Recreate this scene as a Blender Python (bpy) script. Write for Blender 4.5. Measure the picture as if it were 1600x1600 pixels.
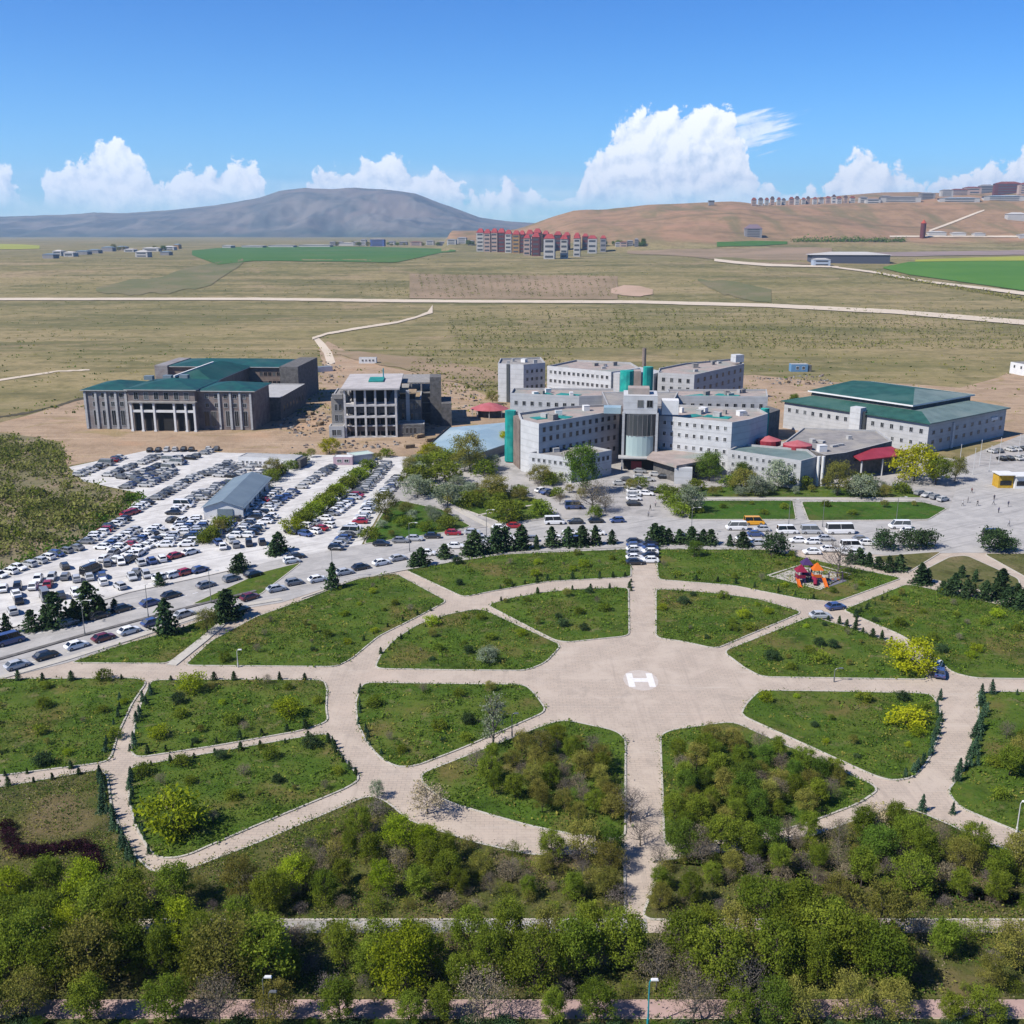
import bpy, bmesh, math, random
import numpy as np
from mathutils import Vector, Matrix
random.seed(7); RNG = np.random.default_rng(11)
R = math.radians
for o in list(bpy.data.objects): bpy.data.objects.remove(o)
SC = bpy.context.scene; COL = SC.collection

# ------------------------------------------------------------------ camera, sky, sun, exposure
CH, CF, CP = 75.0, 1600.0, R(15.3)            # height, focal length in photo pixels, downward pitch
cam = bpy.data.cameras.new('camera'); camo = bpy.data.objects.new('camera', cam); COL.objects.link(camo)
cam.sensor_width = 36; cam.lens = 36.0 * CF / 1600; cam.clip_start = 1; cam.clip_end = 60000
camo.location = (0, 0, CH); camo.rotation_euler = (R(90) - CP, 0, 0); SC.camera = camo

SUN_EL, SUN_DIR = R(47), Vector((-0.885, -0.465))           # towards the sun, seen from above
SUN_DIR.normalize()
sv = Vector((SUN_DIR.x * math.cos(SUN_EL), SUN_DIR.y * math.cos(SUN_EL), math.sin(SUN_EL)))
sl = bpy.data.lights.new('sun', 'SUN'); sl.energy = 5.0; sl.angle = R(0.5); sl.color = (1.0, 0.945, 0.86)
so = bpy.data.objects.new('sun', sl); COL.objects.link(so); so.rotation_euler = sv.to_track_quat('Z', 'Y').to_euler(); so.location = (0, 0, 300)
SC.view_settings.view_transform = 'Standard'; SC.view_settings.look = 'None'; SC.view_settings.gamma = 1.0
SC.view_settings.exposure = 0.85; SC.view_settings.use_curve_mapping = False
SC.cycles.max_bounces = 6; SC.cycles.volume_bounces = 0; SC.cycles.transparent_max_bounces = 8
SC.cycles.use_denoising = True

GA = .75
W = bpy.data.worlds.new('World'); SC.world = W; W.use_nodes = True
class NT:
    """small node-graph helper"""
    def __init__(s, tree): s.t = tree; s.n = tree.nodes; s.l = tree.links
    def node(s, typ, **kw):
        n = s.n.new(typ)
        for k, v in kw.items(): setattr(n, k, v)
        return n
    def put(s, sock, v):
        if v is None: return
        if sock.name == 'Base Color':                     # real albedos under the longer exposure
            if isinstance(v, bpy.types.NodeSocket): v = s.mix(1.0, v, (GA, GA, GA), 'MULTIPLY')
            else: v = tuple(k * GA for k in v[:3])
        if hasattr(v, 'is_output') or isinstance(v, bpy.types.NodeSocket): s.l.new(v, sock)
        else:
            if sock.type == 'RGBA' and len(v) == 3: v = (*v, 1)
            sock.default_value = v
    def math(s, op, a, b=None, c=None, clamp=False):
        n = s.node('ShaderNodeMath', operation=op, use_clamp=clamp)
        for i, v in enumerate((a, b, c)): s.put(n.inputs[i], v)
        return n.outputs[0]
    def mix(s, f, a, b, blend='MIX'):
        n = s.node('ShaderNodeMix', data_type='RGBA', blend_type=blend)
        s.put(n.inputs[0], f); s.put(n.inputs[6], a); s.put(n.inputs[7], b)
        return n.outputs[2]
    def step(s, v, a, b, lo=0.0, hi=1.0, smooth=True):
        n = s.node('ShaderNodeMapRange', interpolation_type='SMOOTHSTEP' if smooth else 'LINEAR')
        for i, x in enumerate((v, a, b, lo, hi)): s.put(n.inputs[i], x)
        return n.outputs[0]
    def noise(s, vec, scale, detail=3, rough=.55, dist=0.0, dim='3D'):
        n = s.node('ShaderNodeTexNoise', noise_dimensions=dim)
        s.put(n.inputs['Vector'], vec); s.put(n.inputs['Scale'], scale); s.put(n.inputs['Detail'], detail)
        s.put(n.inputs['Roughness'], rough); s.put(n.inputs['Distortion'], dist)
        return n.outputs[0]
    def xyz(s, v):
        n = s.node('ShaderNodeSeparateXYZ'); s.put(n.inputs[0], v); return n.outputs
    def comb(s, x, y, z):
        n = s.node('ShaderNodeCombineXYZ')
        for i, v in enumerate((x, y, z)): s.put(n.inputs[i], v)
        return n.outputs[0]
    def curve(s, v, pts):
        n = s.node('ShaderNodeFloatCurve'); c = n.mapping.curves[0]
        c.points[0].location = pts[0]; c.points[1].location = pts[-1]
        for p in pts[1:-1]: c.points.new(*p)
        for p in c.points: p.handle_type = 'AUTO_CLAMPED'
        n.mapping.update(); s.put(n.inputs['Value'], v)
        return n.outputs[0]

def ray(px, py):
    x, y = px - 800, 800 - py
    return np.array([x, y * math.sin(CP) + CF * math.cos(CP), y * math.cos(CP) - CF * math.sin(CP)])

def build_world():
    g = NT(W.node_tree); g.n.clear()
    out = g.node('ShaderNodeOutputWorld'); bg = g.node('ShaderNodeBackground')
    sky = g.node('ShaderNodeTexSky', sky_type='NISHITA', sun_disc=False)
    sky.sun_elevation = SUN_EL; sky.sun_rotation = math.atan2(SUN_DIR.x, SUN_DIR.y)
    sky.air_density = 1.0; sky.dust_density = 0.3; sky.ozone_density = 3.0; sky.altitude = 1300
    d = g.node('ShaderNodeTexCoord').outputs['Generated']
    x, y, z = g.xyz(d)
    yy = g.math('MAXIMUM', y, 0.05)
    u, v = g.math('DIVIDE', x, yy), g.math('DIVIDE', z, yy)
    # deepen the blue of the clear sky
    hsv = g.node('ShaderNodeHueSaturation'); g.put(hsv.inputs['Saturation'], 1.25); g.put(hsv.inputs['Value'], 1.0); g.put(hsv.inputs['Color'], sky.outputs[0])
    skyc = g.mix(1.0, hsv.outputs[0], (.76, 1.32, 1.80), 'MULTIPLY')
    skyc = g.mix(1.0, skyc, g.mix(g.step(v, .05, .26), (1, 1, 1), (.60, .80, .93)), 'MULTIPLY')
    # cumulus bank on the horizon: cloud-top profile over azimuth, broken up by fractal noise
    top = [(-60,262),(0,236),(22,262),(50,292),(64,258),(95,243),(122,240),(145,215),(162,198),(186,197),(203,218),(228,238),(243,268),(272,266),(310,258),(338,255),(352,240),(370,233),(398,242),(412,278),(432,292),(468,296),(482,266),(500,250),(540,240),(562,232),(590,226),(614,240),(640,246),(662,255),(700,249),(714,272),(742,286),(788,282),(800,268),(828,267),(838,282),(872,292),(904,282),(918,248),(940,215),(965,190),(998,172),(1030,162),(1080,164),(1138,161),(1150,182),(1162,212),(1176,240),(1192,270),(1250,274),(1298,270),(1310,235),(1335,222),(1368,220),(1378,240),(1400,240),(1412,262),(1440,274),(1470,266),(1500,256),(1560,240),(1582,245),(1605,205),(1680,230)]
    def uv(px, py):
        r = ray(px, py); return r[0] / r[1], r[2] / r[1]
    pts = []
    for px, py in top:
        a, b = uv(px, py + (9 if 905 < px < 1200 else 15)); pts.append(((a + .6) / 1.2, b / .2))
    p2 = g.comb(u, v, 0.0)
    w1 = g.math('SUBTRACT', g.noise(p2, 26, 3, .5, dim='2D'), .5)
    w2 = g.math('SUBTRACT', g.noise(g.comb(g.math('ADD', u, 7.3), v, 0.0), 26, 3, .5, dim='2D'), .5)
    uw = g.math('ADD', u, g.math('MULTIPLY', w1, .022)); vw = g.math('ADD', v, g.math('MULTIPLY', w2, .016))
    tp = g.math('MULTIPLY', g.curve(g.math('DIVIDE', g.math('ADD', uw, .6), 1.2), pts), .2)
    n1 = g.noise(p2, 60, 9, .62, .25, dim='2D'); n2 = g.noise(p2, 16, 6, .55, .2, dim='2D')
    h = g.math('SUBTRACT', tp, vw)
    dens = g.math('ADD', h, g.math('ADD', g.math('MULTIPLY', g.math('SUBTRACT', n1, .5), .046), g.math('MULTIPLY', g.math('SUBTRACT', n2, .5), .034)))
    a1 = g.step(dens, -.0008, .0056)
    # thinner towards the flat bases, which dissolve into the haze
    base = g.step(g.math('ADD', v, g.math('MULTIPLY', g.math('SUBTRACT', n2, .5), .03)), .006, .046, .05, 1.0)
    a1 = g.math('MULTIPLY', a1, base)
    # thin anvil streaks drawn out beside the largest cloud
    ca, cb = uv(1178, 205); us, vs = g.math('SUBTRACT', u, ca), g.math('SUBTRACT', v, cb)
    vr = g.math('SUBTRACT', vs, g.math('MULTIPLY', us, .22))
    st = g.noise(g.comb(g.math('MULTIPLY', us, 14), g.math('MULTIPLY', vr, 110), 3.0), 1.0, 5, .6)
    el = g.math('SQRT', g.math('ADD', g.math('POWER', g.math('DIVIDE', us, .042), 2), g.math('POWER', g.math('DIVIDE', vr, .02), 2)))
    a2 = g.math('MULTIPLY', g.step(g.math('SUBTRACT', st, g.math('MULTIPLY', el, .34)), .18, .38), .75)
    # broad thin veil low over the horizon
    veil = g.math('MULTIPLY', g.step(g.noise(g.comb(g.math('MULTIPLY', u, 5), g.math('MULTIPLY', v, 34), 1.0), 1.0, 5, .55), .36, .75), g.step(v, .070, .012, 0, .72))
    al = g.math('MAXIMUM', g.math('MAXIMUM', a1, a2), veil)
    # relief: sample the same noise a little towards the sun (upper left)
    pl = g.comb(g.math('SUBTRACT', u, .006), g.math('ADD', v, .006), 0.0)
    n3 = g.noise(pl, 60, 7, .60, .25, dim='2D'); n4 = g.noise(pl, 16, 5, .55, .2, dim='2D')
    rel = g.math('ADD', g.math('MULTIPLY', g.math('SUBTRACT', n1, n3), 1.5), g.math('MULTIPLY', g.math('SUBTRACT', n2, n4), 1.6))
    lit = g.math('ADD', g.math('ADD', .84, rel), g.math('MULTIPLY', g.math('SUBTRACT', v, .05), 1.6), clamp=True)
    cc = g.mix(lit, (5.6, 7.6, 10.2), (14.6, 14.7, 14.9))
    col = g.mix(al, skyc, cc)
    g.put(bg.inputs['Color'], col); g.put(bg.inputs['Strength'], 0.05)
    g.l.new(bg.outputs[0], out.inputs[0])
build_world()
W.cycles.sampling_method = 'MANUAL'; W.cycles.sample_map_resolution = 512

# ------------------------------------------------------------------ ground geometry helpers
def smooth(a, b, x):
    t = np.clip((np.asarray(x, float) - a) / (b - a), 0, 1); return t * t * (3 - 2 * t)
def vnoise(x, y, seed=0):
    x = np.asarray(x, float); y = np.asarray(y, float)
    xi, yi = np.floor(x), np.floor(y); fx, fy = x - xi, y - yi
    fx = fx * fx * (3 - 2 * fx); fy = fy * fy * (3 - 2 * fy)
    def hsh(i, j):
        s = np.sin(i * 127.1 + j * 311.7 + seed * 74.7) * 43758.5453; return s - np.floor(s)
    return (hsh(xi, yi) * (1 - fx) + hsh(xi + 1, yi) * fx) * (1 - fy) + (hsh(xi, yi + 1) * (1 - fx) + hsh(xi + 1, yi + 1) * fx) * fy
def fbm(x, y, oct=5, seed=0):
    s, a = 0, .5
    for k in range(oct): s = s + a * (vnoise(x * 2**k, y * 2**k, seed + k) - .5); a *= .5
    return s
RIDGE_X = [-3, -.12, 0.0, .06, .14, .20, .26, .34, .42, .50, .60, 3]
RIDGE_E = [0, 0, .001, .021, .0240, .0255, .0265, .0285, .030, .0325, .036, .036]
R2_E = [0, 0, 0, 0, 0, .020, .027, .033, .037, .0415, .046, .046]
def terrain(x, y):
    x = np.asarray(x, float); y = np.asarray(y, float)
    a = x / np.maximum(y, 50)
    h = 32 * smooth(980, 1750, y) + 6 * smooth(1750, 3500, y) + smooth(900, 1400, y) * 5 * fbm(x / 420, y / 420, 4, 3)
    r = np.interp(a, RIDGE_X, RIDGE_E); z1 = np.where(r > 0.0005, 75 + 3000 * r - 37, 0)
    gul = 1 + .35 * fbm(x / 260, y / 700, 4, 9)
    h = h + z1 * smooth(2150, 3000, y + 500 * fbm(x / 600, y / 600, 4, 5)) * np.minimum(gul, 1.04)
    r2 = np.interp(a, RIDGE_X, R2_E); z2 = np.maximum(75 + 4200 * r2 - 37 - z1, 0) * (r2 > .001)
    h = h + z2 * smooth(3200, 4200, y)
    return h
def G(px, py, z=0.0):
    d = ray(px, py); t = (z - CH) / d[2]; return np.array([d[0] * t, d[1] * t, z])
def T(px, py):
    """point of the terrain that the photo shows at this pixel"""
    d = ray(px, py); ys = np.concatenate([np.linspace(60, 1000, 400), np.linspace(1000, 6000, 2500)])
    xs, zs = d[0] / d[1] * ys, CH + d[2] / d[1] * ys
    k = np.argmax(terrain(xs, ys) >= zs)
    if k == 0: k = len(ys) - 1
    y = ys[k]; return np.array([d[0] / d[1] * y, y, float(terrain(d[0] / d[1] * y, y))])
def PXM(y):                                    # photo pixels per metre at ground depth y
    dep = y * math.cos(CP) + CH * math.sin(CP); return CF / dep
def HT(px, pb, pt):
    b = G(px, pb); d = ray(px, pt); return CH + b[1] * d[2] / d[1]
def proj(p):
    x, y, z = p[0], p[1], p[2] - CH
    dep = y * math.cos(CP) - z * math.sin(CP); up = y * math.sin(CP) + z * math.cos(CP)
    return 800 + CF * x / dep, 800 - CF * up / dep

# ------------------------------------------------------------------ objects, parts, labels
class MB:
    """collects faces and becomes ONE mesh object"""
    def __init__(s): s.v = []; s.f = []; s.m = []
    def add(s, vs, fs, m=0):
        o = len(s.v); s.v += [tuple(float(c) for c in p) for p in vs]; s.f += [tuple(i + o for i in f) for f in fs]; s.m += [m] * len(fs); return s
    def prism(s, poly, z0, z1, m=0, cap=True, mtop=None):
        n = len(poly); area = sum(poly[i][0] * poly[(i + 1) % n][1] - poly[(i + 1) % n][0] * poly[i][1] for i in range(n))
        if area < 0: poly = poly[::-1]
        vs = [(p[0], p[1], z0) for p in poly] + [(p[0], p[1], z1) for p in poly]
        fs = [(i, (i + 1) % n, n + (i + 1) % n, n + i) for i in range(n)]
        s.add(vs, fs, m)
        if cap:
            s.add(vs[n:], [tuple(range(n))], m if mtop is None else mtop)
            s.add(vs[:n], [tuple(range(n))[::-1]], m)
        return s
    def box(s, c, d, m=0, rz=0.0, taper=1.0):
        cx, cy, cz = c; hx, hy, hz = d[0] / 2, d[1] / 2, d[2] / 2; co, si = math.cos(rz), math.sin(rz); vs = []
        for k, t in ((-1, 1.0), (1, taper)):
            for a, b in ((-1, -1), (1, -1), (1, 1), (-1, 1)):
                x, y = a * hx * t, b * hy * t; vs.append((cx + x * co - y * si, cy + x * si + y * co, cz + k * hz))
        return s.add(vs, [(3, 2, 1, 0), (4, 5, 6, 7), (0, 1, 5, 4), (1, 2, 6, 5), (2, 3, 7, 6), (3, 0, 4, 7)], m)
    def tube(s, pts, rad, n=6, m=0, cap=True):
        pts = [Vector(p) for p in pts]; vs = []; k = len(pts)
        for i, p in enumerate(pts):
            t = (pts[min(i + 1, k - 1)] - pts[max(i - 1, 0)]).normalized()
            a = t.orthogonal().normalized(); b = t.cross(a)
            r = rad[i] if hasattr(rad, '__len__') else rad
            vs += [p + (a * math.cos(q) + b * math.sin(q)) * r for q in [2 * math.pi * j / n for j in range(n)]]
        fs = [(i * n + j, i * n + (j + 1) % n, (i + 1) * n + (j + 1) % n, (i + 1) * n + j) for i in range(k - 1) for j in range(n)]
        if cap: fs += [tuple(range(n))[::-1], tuple(range((k - 1) * n, k * n))]
        return s.add(vs, fs, m)
    def mesh(s, name, mats, off=(0, 0, 0), flat=True):
        me = bpy.data.meshes.new(name); o = np.array(off, float)
        me.from_pydata([tuple(np.array(p) - o) for p in s.v] if any(off) else s.v, [], s.f)
        for m in (mats if isinstance(mats, (list, tuple)) else [mats]): me.materials.append(m)
        if len(me.materials) > 1: me.polygons.foreach_set('material_index', s.m)
        if not flat: me.polygons.foreach_set('use_smooth', [True] * len(me.polygons))
        me.update(); return me
    def obj(s, name, mats, parent=None, off=(0, 0, 0), flat=True):
        return link(name, s.mesh(name, mats, off, flat), parent)
def link(name, me, parent=None, loc=None, rz=None, scale=None):
    o = bpy.data.objects.new(name, me); COL.objects.link(o)
    if parent is not None: o.parent = parent
    if loc is not None: o.location = loc
    if rz is not None: o.rotation_euler = (0, 0, rz)
    if scale is not None: o.scale = scale if hasattr(scale, '__len__') else (scale,) * 3
    return o
def tag(o, label, cat, group=None, kind=None):
    o['label'] = label; o['category'] = cat
    if group: o['group'] = group
    if kind: o['kind'] = kind
    return o
def thing(name, loc, label=None, cat=None, group=None, rz=0.0, scale=None):
    o = link(name, None, None, tuple(float(c) for c in loc), rz, scale); o.empty_display_size = 1
    if label: tag(o, label, cat, group)
    return o
def struct(o, label=None, kind='structure'):
    o['kind'] = kind
    if label: o['label'] = label
    return o
def copy_tree(o, parent=None):
    c = o.copy(); COL.objects.link(c); c.parent = parent
    for ch in o.children: copy_tree(ch, c)
    return c
ORD = 'first second third fourth fifth sixth seventh eighth ninth tenth eleventh twelfth thirteenth fourteenth fifteenth sixteenth seventeenth eighteenth nineteenth twentieth twenty-first twenty-second twenty-third twenty-fourth twenty-fifth twenty-sixth twenty-seventh twenty-eighth twenty-ninth thirtieth'.split()
REG = []
def reg(o, phrase, zone, cat, group):
    """repeats get their label once all stand: phrase + place + order from one side where looks do not tell"""
    o['category'] = cat; o['group'] = group; REG.append((o, phrase, zone))
def finish_labels():
    d = {}
    for o, ph, z in REG: d.setdefault((ph, z), []).append(o)
    for (ph, z), L in d.items():
        L.sort(key=lambda o: proj(o.location)[0]); n = len(L)
        for i, o in enumerate(L):
            if n == 1: t = f'{ph} {z}'
            elif i < (n + 1) // 2: t = f'{ph} {z}, ' + ('leftmost of its kind' if i == 0 else f'{ORD[i % 30]} from the left')
            else:
                j = n - 1 - i; t = f'{ph} {z}, ' + ('rightmost of its kind' if j == 0 else f'{ORD[j % 30]} from the right')
            if len(t.split()) > 16: t = t.replace(' of its kind', '').replace(' leafy', '').replace(' the ', ' ')
            o['label'] = t

# ------------------------------------------------------------------ materials
KA = .72                                       # the exposure shows surfaces brighter than they are: real albedos
def dim(c): return None if c is None else tuple(k * KA for k in c[:3])
def new_mat(name):
    m = bpy.data.materials.new(name); m.use_nodes = True; g = NT(m.node_tree); g.n.clear()
    out = g.node('ShaderNodeOutputMaterial'); b = g.node('ShaderNodeBsdfPrincipled'); g.l.new(b.outputs[0], out.inputs[0])
    return m, g, b, out
def mat(name, c1, c2=None, scale=.5, rough=.9, detail=4, c3=None, scale3=.05, metal=0.0, bump=0.0, spec=.3, lo=.35, hi=.65):
    c1, c2, c3 = dim(c1), dim(c2), dim(c3)
    m, g, b, out = new_mat(name); pos = g.node('ShaderNodeNewGeometry').outputs['Position']
    col = c1 if len(c1) == 4 else (*c1, 1)
    if c2 is not None:
        n = g.noise(pos, scale, detail, .6); col = g.mix(g.step(n, lo, hi), c1, c2)
    if c3 is not None: col = g.mix(g.step(g.noise(pos, scale3, 3, .55), .45, .7), col, c3)
    g.put(b.inputs['Base Color'], col); g.put(b.inputs['Roughness'], rough); g.put(b.inputs['Metallic'], metal); g.put(b.inputs['Specular IOR Level'], spec)
    if bump:
        bn = g.node('ShaderNodeBump'); g.put(bn.inputs['Strength'], bump); g.put(bn.inputs['Distance'], .3)
        g.put(bn.inputs['Height'], g.noise(pos, scale * 3, 3, .6)); g.l.new(bn.outputs[0], b.inputs['Normal'])
    return m
def wall_mat(name, c, band=1.35, amt=.28, c2=None):
    """cladding with thin horizontal joints and a little staining"""
    c, c2 = dim(c), dim(c2)
    m, g, b, out = new_mat(name); pos = g.node('ShaderNodeNewGeometry').outputs['Position']; x, y, z = g.xyz(pos)
    f = g.math('FRACT', g.math('DIVIDE', z, band)); line = g.step(f, .80, .92, 0, amt)
    col = g.mix(g.step(g.noise(pos, .35, 4), .35, .7), c, c2 or [k * .86 for k in c])
    col = g.mix(line, col, [k * .45 for k in c])
    st = g.noise(g.comb(g.math('MULTIPLY', x, 1.3), g.math('MULTIPLY', y, 1.3), g.math('MULTIPLY', z, .12)), 1, 3)
    col = g.mix(g.step(st, .55, .75, 0, .18), col, [k * .6 for k in c])
    g.put(b.inputs['Base Color'], col); g.put(b.inputs['Roughness'], .75); g.put(b.inputs['Specular IOR Level'], .3)
    return m
def leaf_mat(name, c1, c2, trans=.35, var=.30, scale=.9):
    c1, c2 = tuple(k * 1.02 for k in c1), tuple(k * .92 for k in c2)
    m, g, b, out = new_mat(name); g.n.remove(b)
    pos = g.node('ShaderNodeNewGeometry').outputs['Position']; oi = g.node('ShaderNodeObjectInfo').outputs['Random']
    col = g.mix(g.step(g.noise(pos, scale, 4, .65), .36, .64), c1, c2)
    h = g.node('ShaderNodeHueSaturation'); g.put(h.inputs['Hue'], g.step(oi, 0, 1, .486, .511, False)); g.put(h.inputs['Saturation'], 1.0)
    g.put(h.inputs['Value'], g.step(g.math('FRACT', g.math('MULTIPLY', oi, 7.31)), 0, 1, 1 - var, 1 + var, False)); g.put(h.inputs['Color'], col)
    d = g.node('ShaderNodeBsdfDiffuse'); t = g.node('ShaderNodeBsdfTranslucent'); mx = g.node('ShaderNodeMixShader')
    g.l.new(h.outputs[0], d.inputs[0]); g.l.new(h.outputs[0], t.inputs[0]); g.put(mx.inputs[0], trans)
    g.l.new(d.outputs[0], mx.inputs[1]); g.l.new(t.outputs[0], mx.inputs[2]); g.l.new(mx.outputs[0], out.inputs[0])
    return m
def paint_mat():
    m, g, b, out = new_mat('car_paint'); oi = g.node('ShaderNodeObjectInfo').outputs['Color']
    g.l.new(oi, b.inputs['Base Color']); g.put(b.inputs['Roughness'], .28); g.put(b.inputs['Coat Weight'], .5); g.put(b.inputs['Coat Roughness'], .08)
    return m
M = {}
M['concrete'] = mat('concrete', (.40, .38, .36), (.30, .29, .28), .6, .9)
M['concrete_dark'] = mat('raw_and_shaded_block', (.20, .19, .185), (.12, .115, .11), .8, .95)  # raw block; its dark tone also stands for shade on right-facing walls
M['cladding'] = wall_mat('pale_cladding', (.58, .59, .61))
M['cladding_white'] = wall_mat('white_cladding', (.70, .715, .74), 2.2, .3)
M['cladding_grey'] = wall_mat('grey_stone', (.36, .35, .355), 1.1, .3, (.27, .23, .22))
M['brown_stone'] = wall_mat('brown_stone', (.30, .235, .20), 1.0, .25, (.20, .15, .13))
M['stone_mix'] = wall_mat('grey_brown_stone', (.33, .275, .25), 1.0, .3, (.20, .155, .145))
M['roof_pink'] = mat('pinkish_gravel_roof', (.50, .41, .37), (.40, .33, .30), .3, .95, c3=(.33, .36, .33), scale3=.09)
M['roof_grey'] = mat('grey_gravel_roof', (.36, .34, .33), (.27, .26, .255), .35, .95, c3=(.42, .39, .35), scale3=.1)
M['roof_teal'] = mat('teal_sheet', (.03, .36, .31), (.02, .24, .22), .25, .6)
M['green_roof'] = mat('dark_green_sheet', (.010, .105, .082), (.007, .065, .056), .25, .6, c3=(.03, .10, .085), scale3=.08)
M['green_roof_lit'] = mat('lit_green_sheet', (.012, .110, .098), (.008, .070, .075), .25, .6, c3=(.035, .11, .10), scale3=.08)  # copy of the dark green sheet, lightened as if sunlit
M['pale_green_roof'] = mat('pale_green_sheet', (.20, .28, .265), (.15, .215, .205), .25, .6, c3=(.25, .31, .29), scale3=.06)  # paler green than the other roof sheets
M['trim'] = mat('pale_trim', (.55, .55, .55), (.46, .46, .46), .5, .8)
M['white'] = mat('white_paint', (.95, .95, .95), (.86, .86, .86), .4, .6)
M['netting'] = mat('teal_netting', (.005, .42, .36), (.01, .28, .27), .35, .85, c3=(.05, .50, .42), scale3=.3)
M['red'] = mat('red_roof', (.42, .05, .07), (.34, .035, .05), .4, .5)
M['red_pale'] = mat('faded_red_roof', (.55, .16, .18), (.48, .12, .13), .4, .6)
M['blue_roof'] = mat('pale_blue_sheet', (.42, .56, .63), (.34, .48, .56), .12, .4, c3=(.52, .64, .68), scale3=.05)
M['shed_roof'] = mat('blue_grey_sheet', (.24, .31, .36), (.20, .26, .31), .2, .5)
M['terracotta'] = mat('terracotta_tile', (.27, .07, .055), (.20, .05, .04), .1, .8)
M['dark'] = mat('interior_shade', (.018, .017, .018), (.03, .028, .028), .3, .9)  # near-black colour standing in for shade in porch, doorway and open floors
M['wood'] = mat('shuttering_timber', (.45, .33, .2), (.33, .24, .15), .8, .9)
M['bark'] = mat('bark', (.075, .058, .045), (.12, .10, .085), 2.0, .95)
M['bark_pale'] = mat('pale_bark', (.20, .18, .16), (.13, .115, .10), 2.0, .95)
M['metal'] = mat('grey_metal', (.35, .36, .37), None, rough=.45, metal=.6)
M['teal_metal'] = mat('teal_metal', (.02, .35, .42), None, rough=.5)
M['white_metal'] = mat('white_metal', (.7, .7, .7), None, rough=.5)
M['rubber'] = mat('rubber', (.02, .02, .02), None, rough=.9)
M['paint'] = paint_mat()
m, g, b, out = new_mat('window_glass'); g.put(b.inputs['Base Color'], g.mix(g.step(g.node('ShaderNodeObjectInfo').outputs['Random'], .55, 1.0), (.010, .013, .018), (.11, .12, .125))); g.put(b.inputs['Roughness'], .12); g.put(b.inputs['Specular IOR Level'], .5); M['glass'] = m
m, g, b, out = new_mat('pale_glass'); g.put(b.inputs['Base Color'], (.36, .46, .46, 1)); g.put(b.inputs['Roughness'], .2); M['pale_glass'] = m
# ------------------------------------------------------------------ ground, terrain, roads, lawns
def build_terrain():
    m, g, b, out = new_mat('steppe_ground'); pos = g.node('ShaderNodeNewGeometry').outputs['Position']; x, y, z = g.xyz(pos)
    n1 = g.noise(pos, .0045, 6, .6, .6); n2 = g.noise(pos, .03, 5, .62); n3 = g.noise(g.comb(g.math('MULTIPLY', x, .004), g.math('MULTIPLY', y, .014), 0.0), 1.0, 6, .62, .5)
    n4 = g.noise(pos, .25, 4, .65)
    col = g.mix(g.step(n1, .38, .62), (.212, .182, .078), (.290, .230, .116))
    col = g.mix(g.step(n3, .47, .62, 0, .85), col, (.125, .122, .048))
    col = g.mix(g.step(g.noise(pos, .009, 5, .6, .8), .56, .70, 0, .7), col, (.330, .240, .148))
    col = g.mix(g.step(n2, .50, .70, 0, .6), col, (.105, .098, .042))
    col = g.mix(g.step(n4, .45, .7, 0, .5), col, (.105, .095, .045))
    stk = g.noise(g.comb(g.math('MULTIPLY', x, .0018), g.math('MULTIPLY', y, .030), 4.0), 1.0, 5, .65, .4)
    col = g.mix(g.step(stk, .52, .66, 0, .55), col, (.098, .096, .040)); col = g.mix(g.step(stk, .44, .34, 0, .5), col, (.335, .262, .155))
    n5 = g.noise(pos, .085, 5, .7); n6 = g.noise(pos, .9, 3, .7)
    col = g.mix(g.step(n5, .50, .66, 0, .55), col, (.098, .092, .038)); col = g.mix(g.step(n5, .46, .34, 0, .5), col, (.330, .260, .150)); col = g.mix(g.step(n6, .5, .7, 0, .45), col, (.10, .09, .045))
    hill = g.mix(g.step(n2, .4, .65), (.290, .185, .110), (.215, .140, .082))
    hill = g.mix(g.step(g.noise(g.comb(g.math('MULTIPLY', x, .011), g.math('MULTIPLY', y, .002), 0.0), 1, 5, .6, .4), .48, .64, 0, .8), hill, (.150, .130, .066))
    hill = g.mix(g.step(n1, .5, .62, 0, .6), hill, (.350, .200, .125))
    hill = g.mix(g.step(stk, .54, .66, 0, .6), hill, (.14, .105, .06))
    col = g.mix(g.step(g.math('ADD', z, g.math('MULTIPLY', n2, 30)), 58, 78), col, hill)
    near = g.math('ADD', y, g.math('MULTIPLY', n1, 60)); gr = g.mix(g.step(n4, .35, .65), (.07, .085, .025), (.12, .115, .042))
    col = g.mix(g.step(near, 250, 300, 1, 0), col, gr)
    g.put(b.inputs['Base Color'], col); g.put(b.inputs['Roughness'], 1.0); g.put(b.inputs['Specular IOR Level'], .1)
    rows = np.r_[np.linspace(-260, 880, 20), np.geomspace(900, 6000, 260), np.geomspace(6200, 18000, 14)]
    aa = np.linspace(-1.15, 1.15, 340); A, Y = np.meshgrid(aa, rows); X = A * (Y + 420); Z = terrain(X, Y)
    V = np.stack([X, Y, Z], -1).reshape(-1, 3); nc = len(aa); nr = len(rows)
    i, j = np.meshgrid(np.arange(nr - 1), np.arange(nc - 1), indexing='ij'); q = (i * nc + j).ravel()
    F = np.stack([q, q + 1, q + nc + 1, q + nc], 1)
    me = np_mesh('ground', V, F, m, True); struct(link('ground', me), 'dry olive and tan steppe rising to reddish hills')
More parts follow.
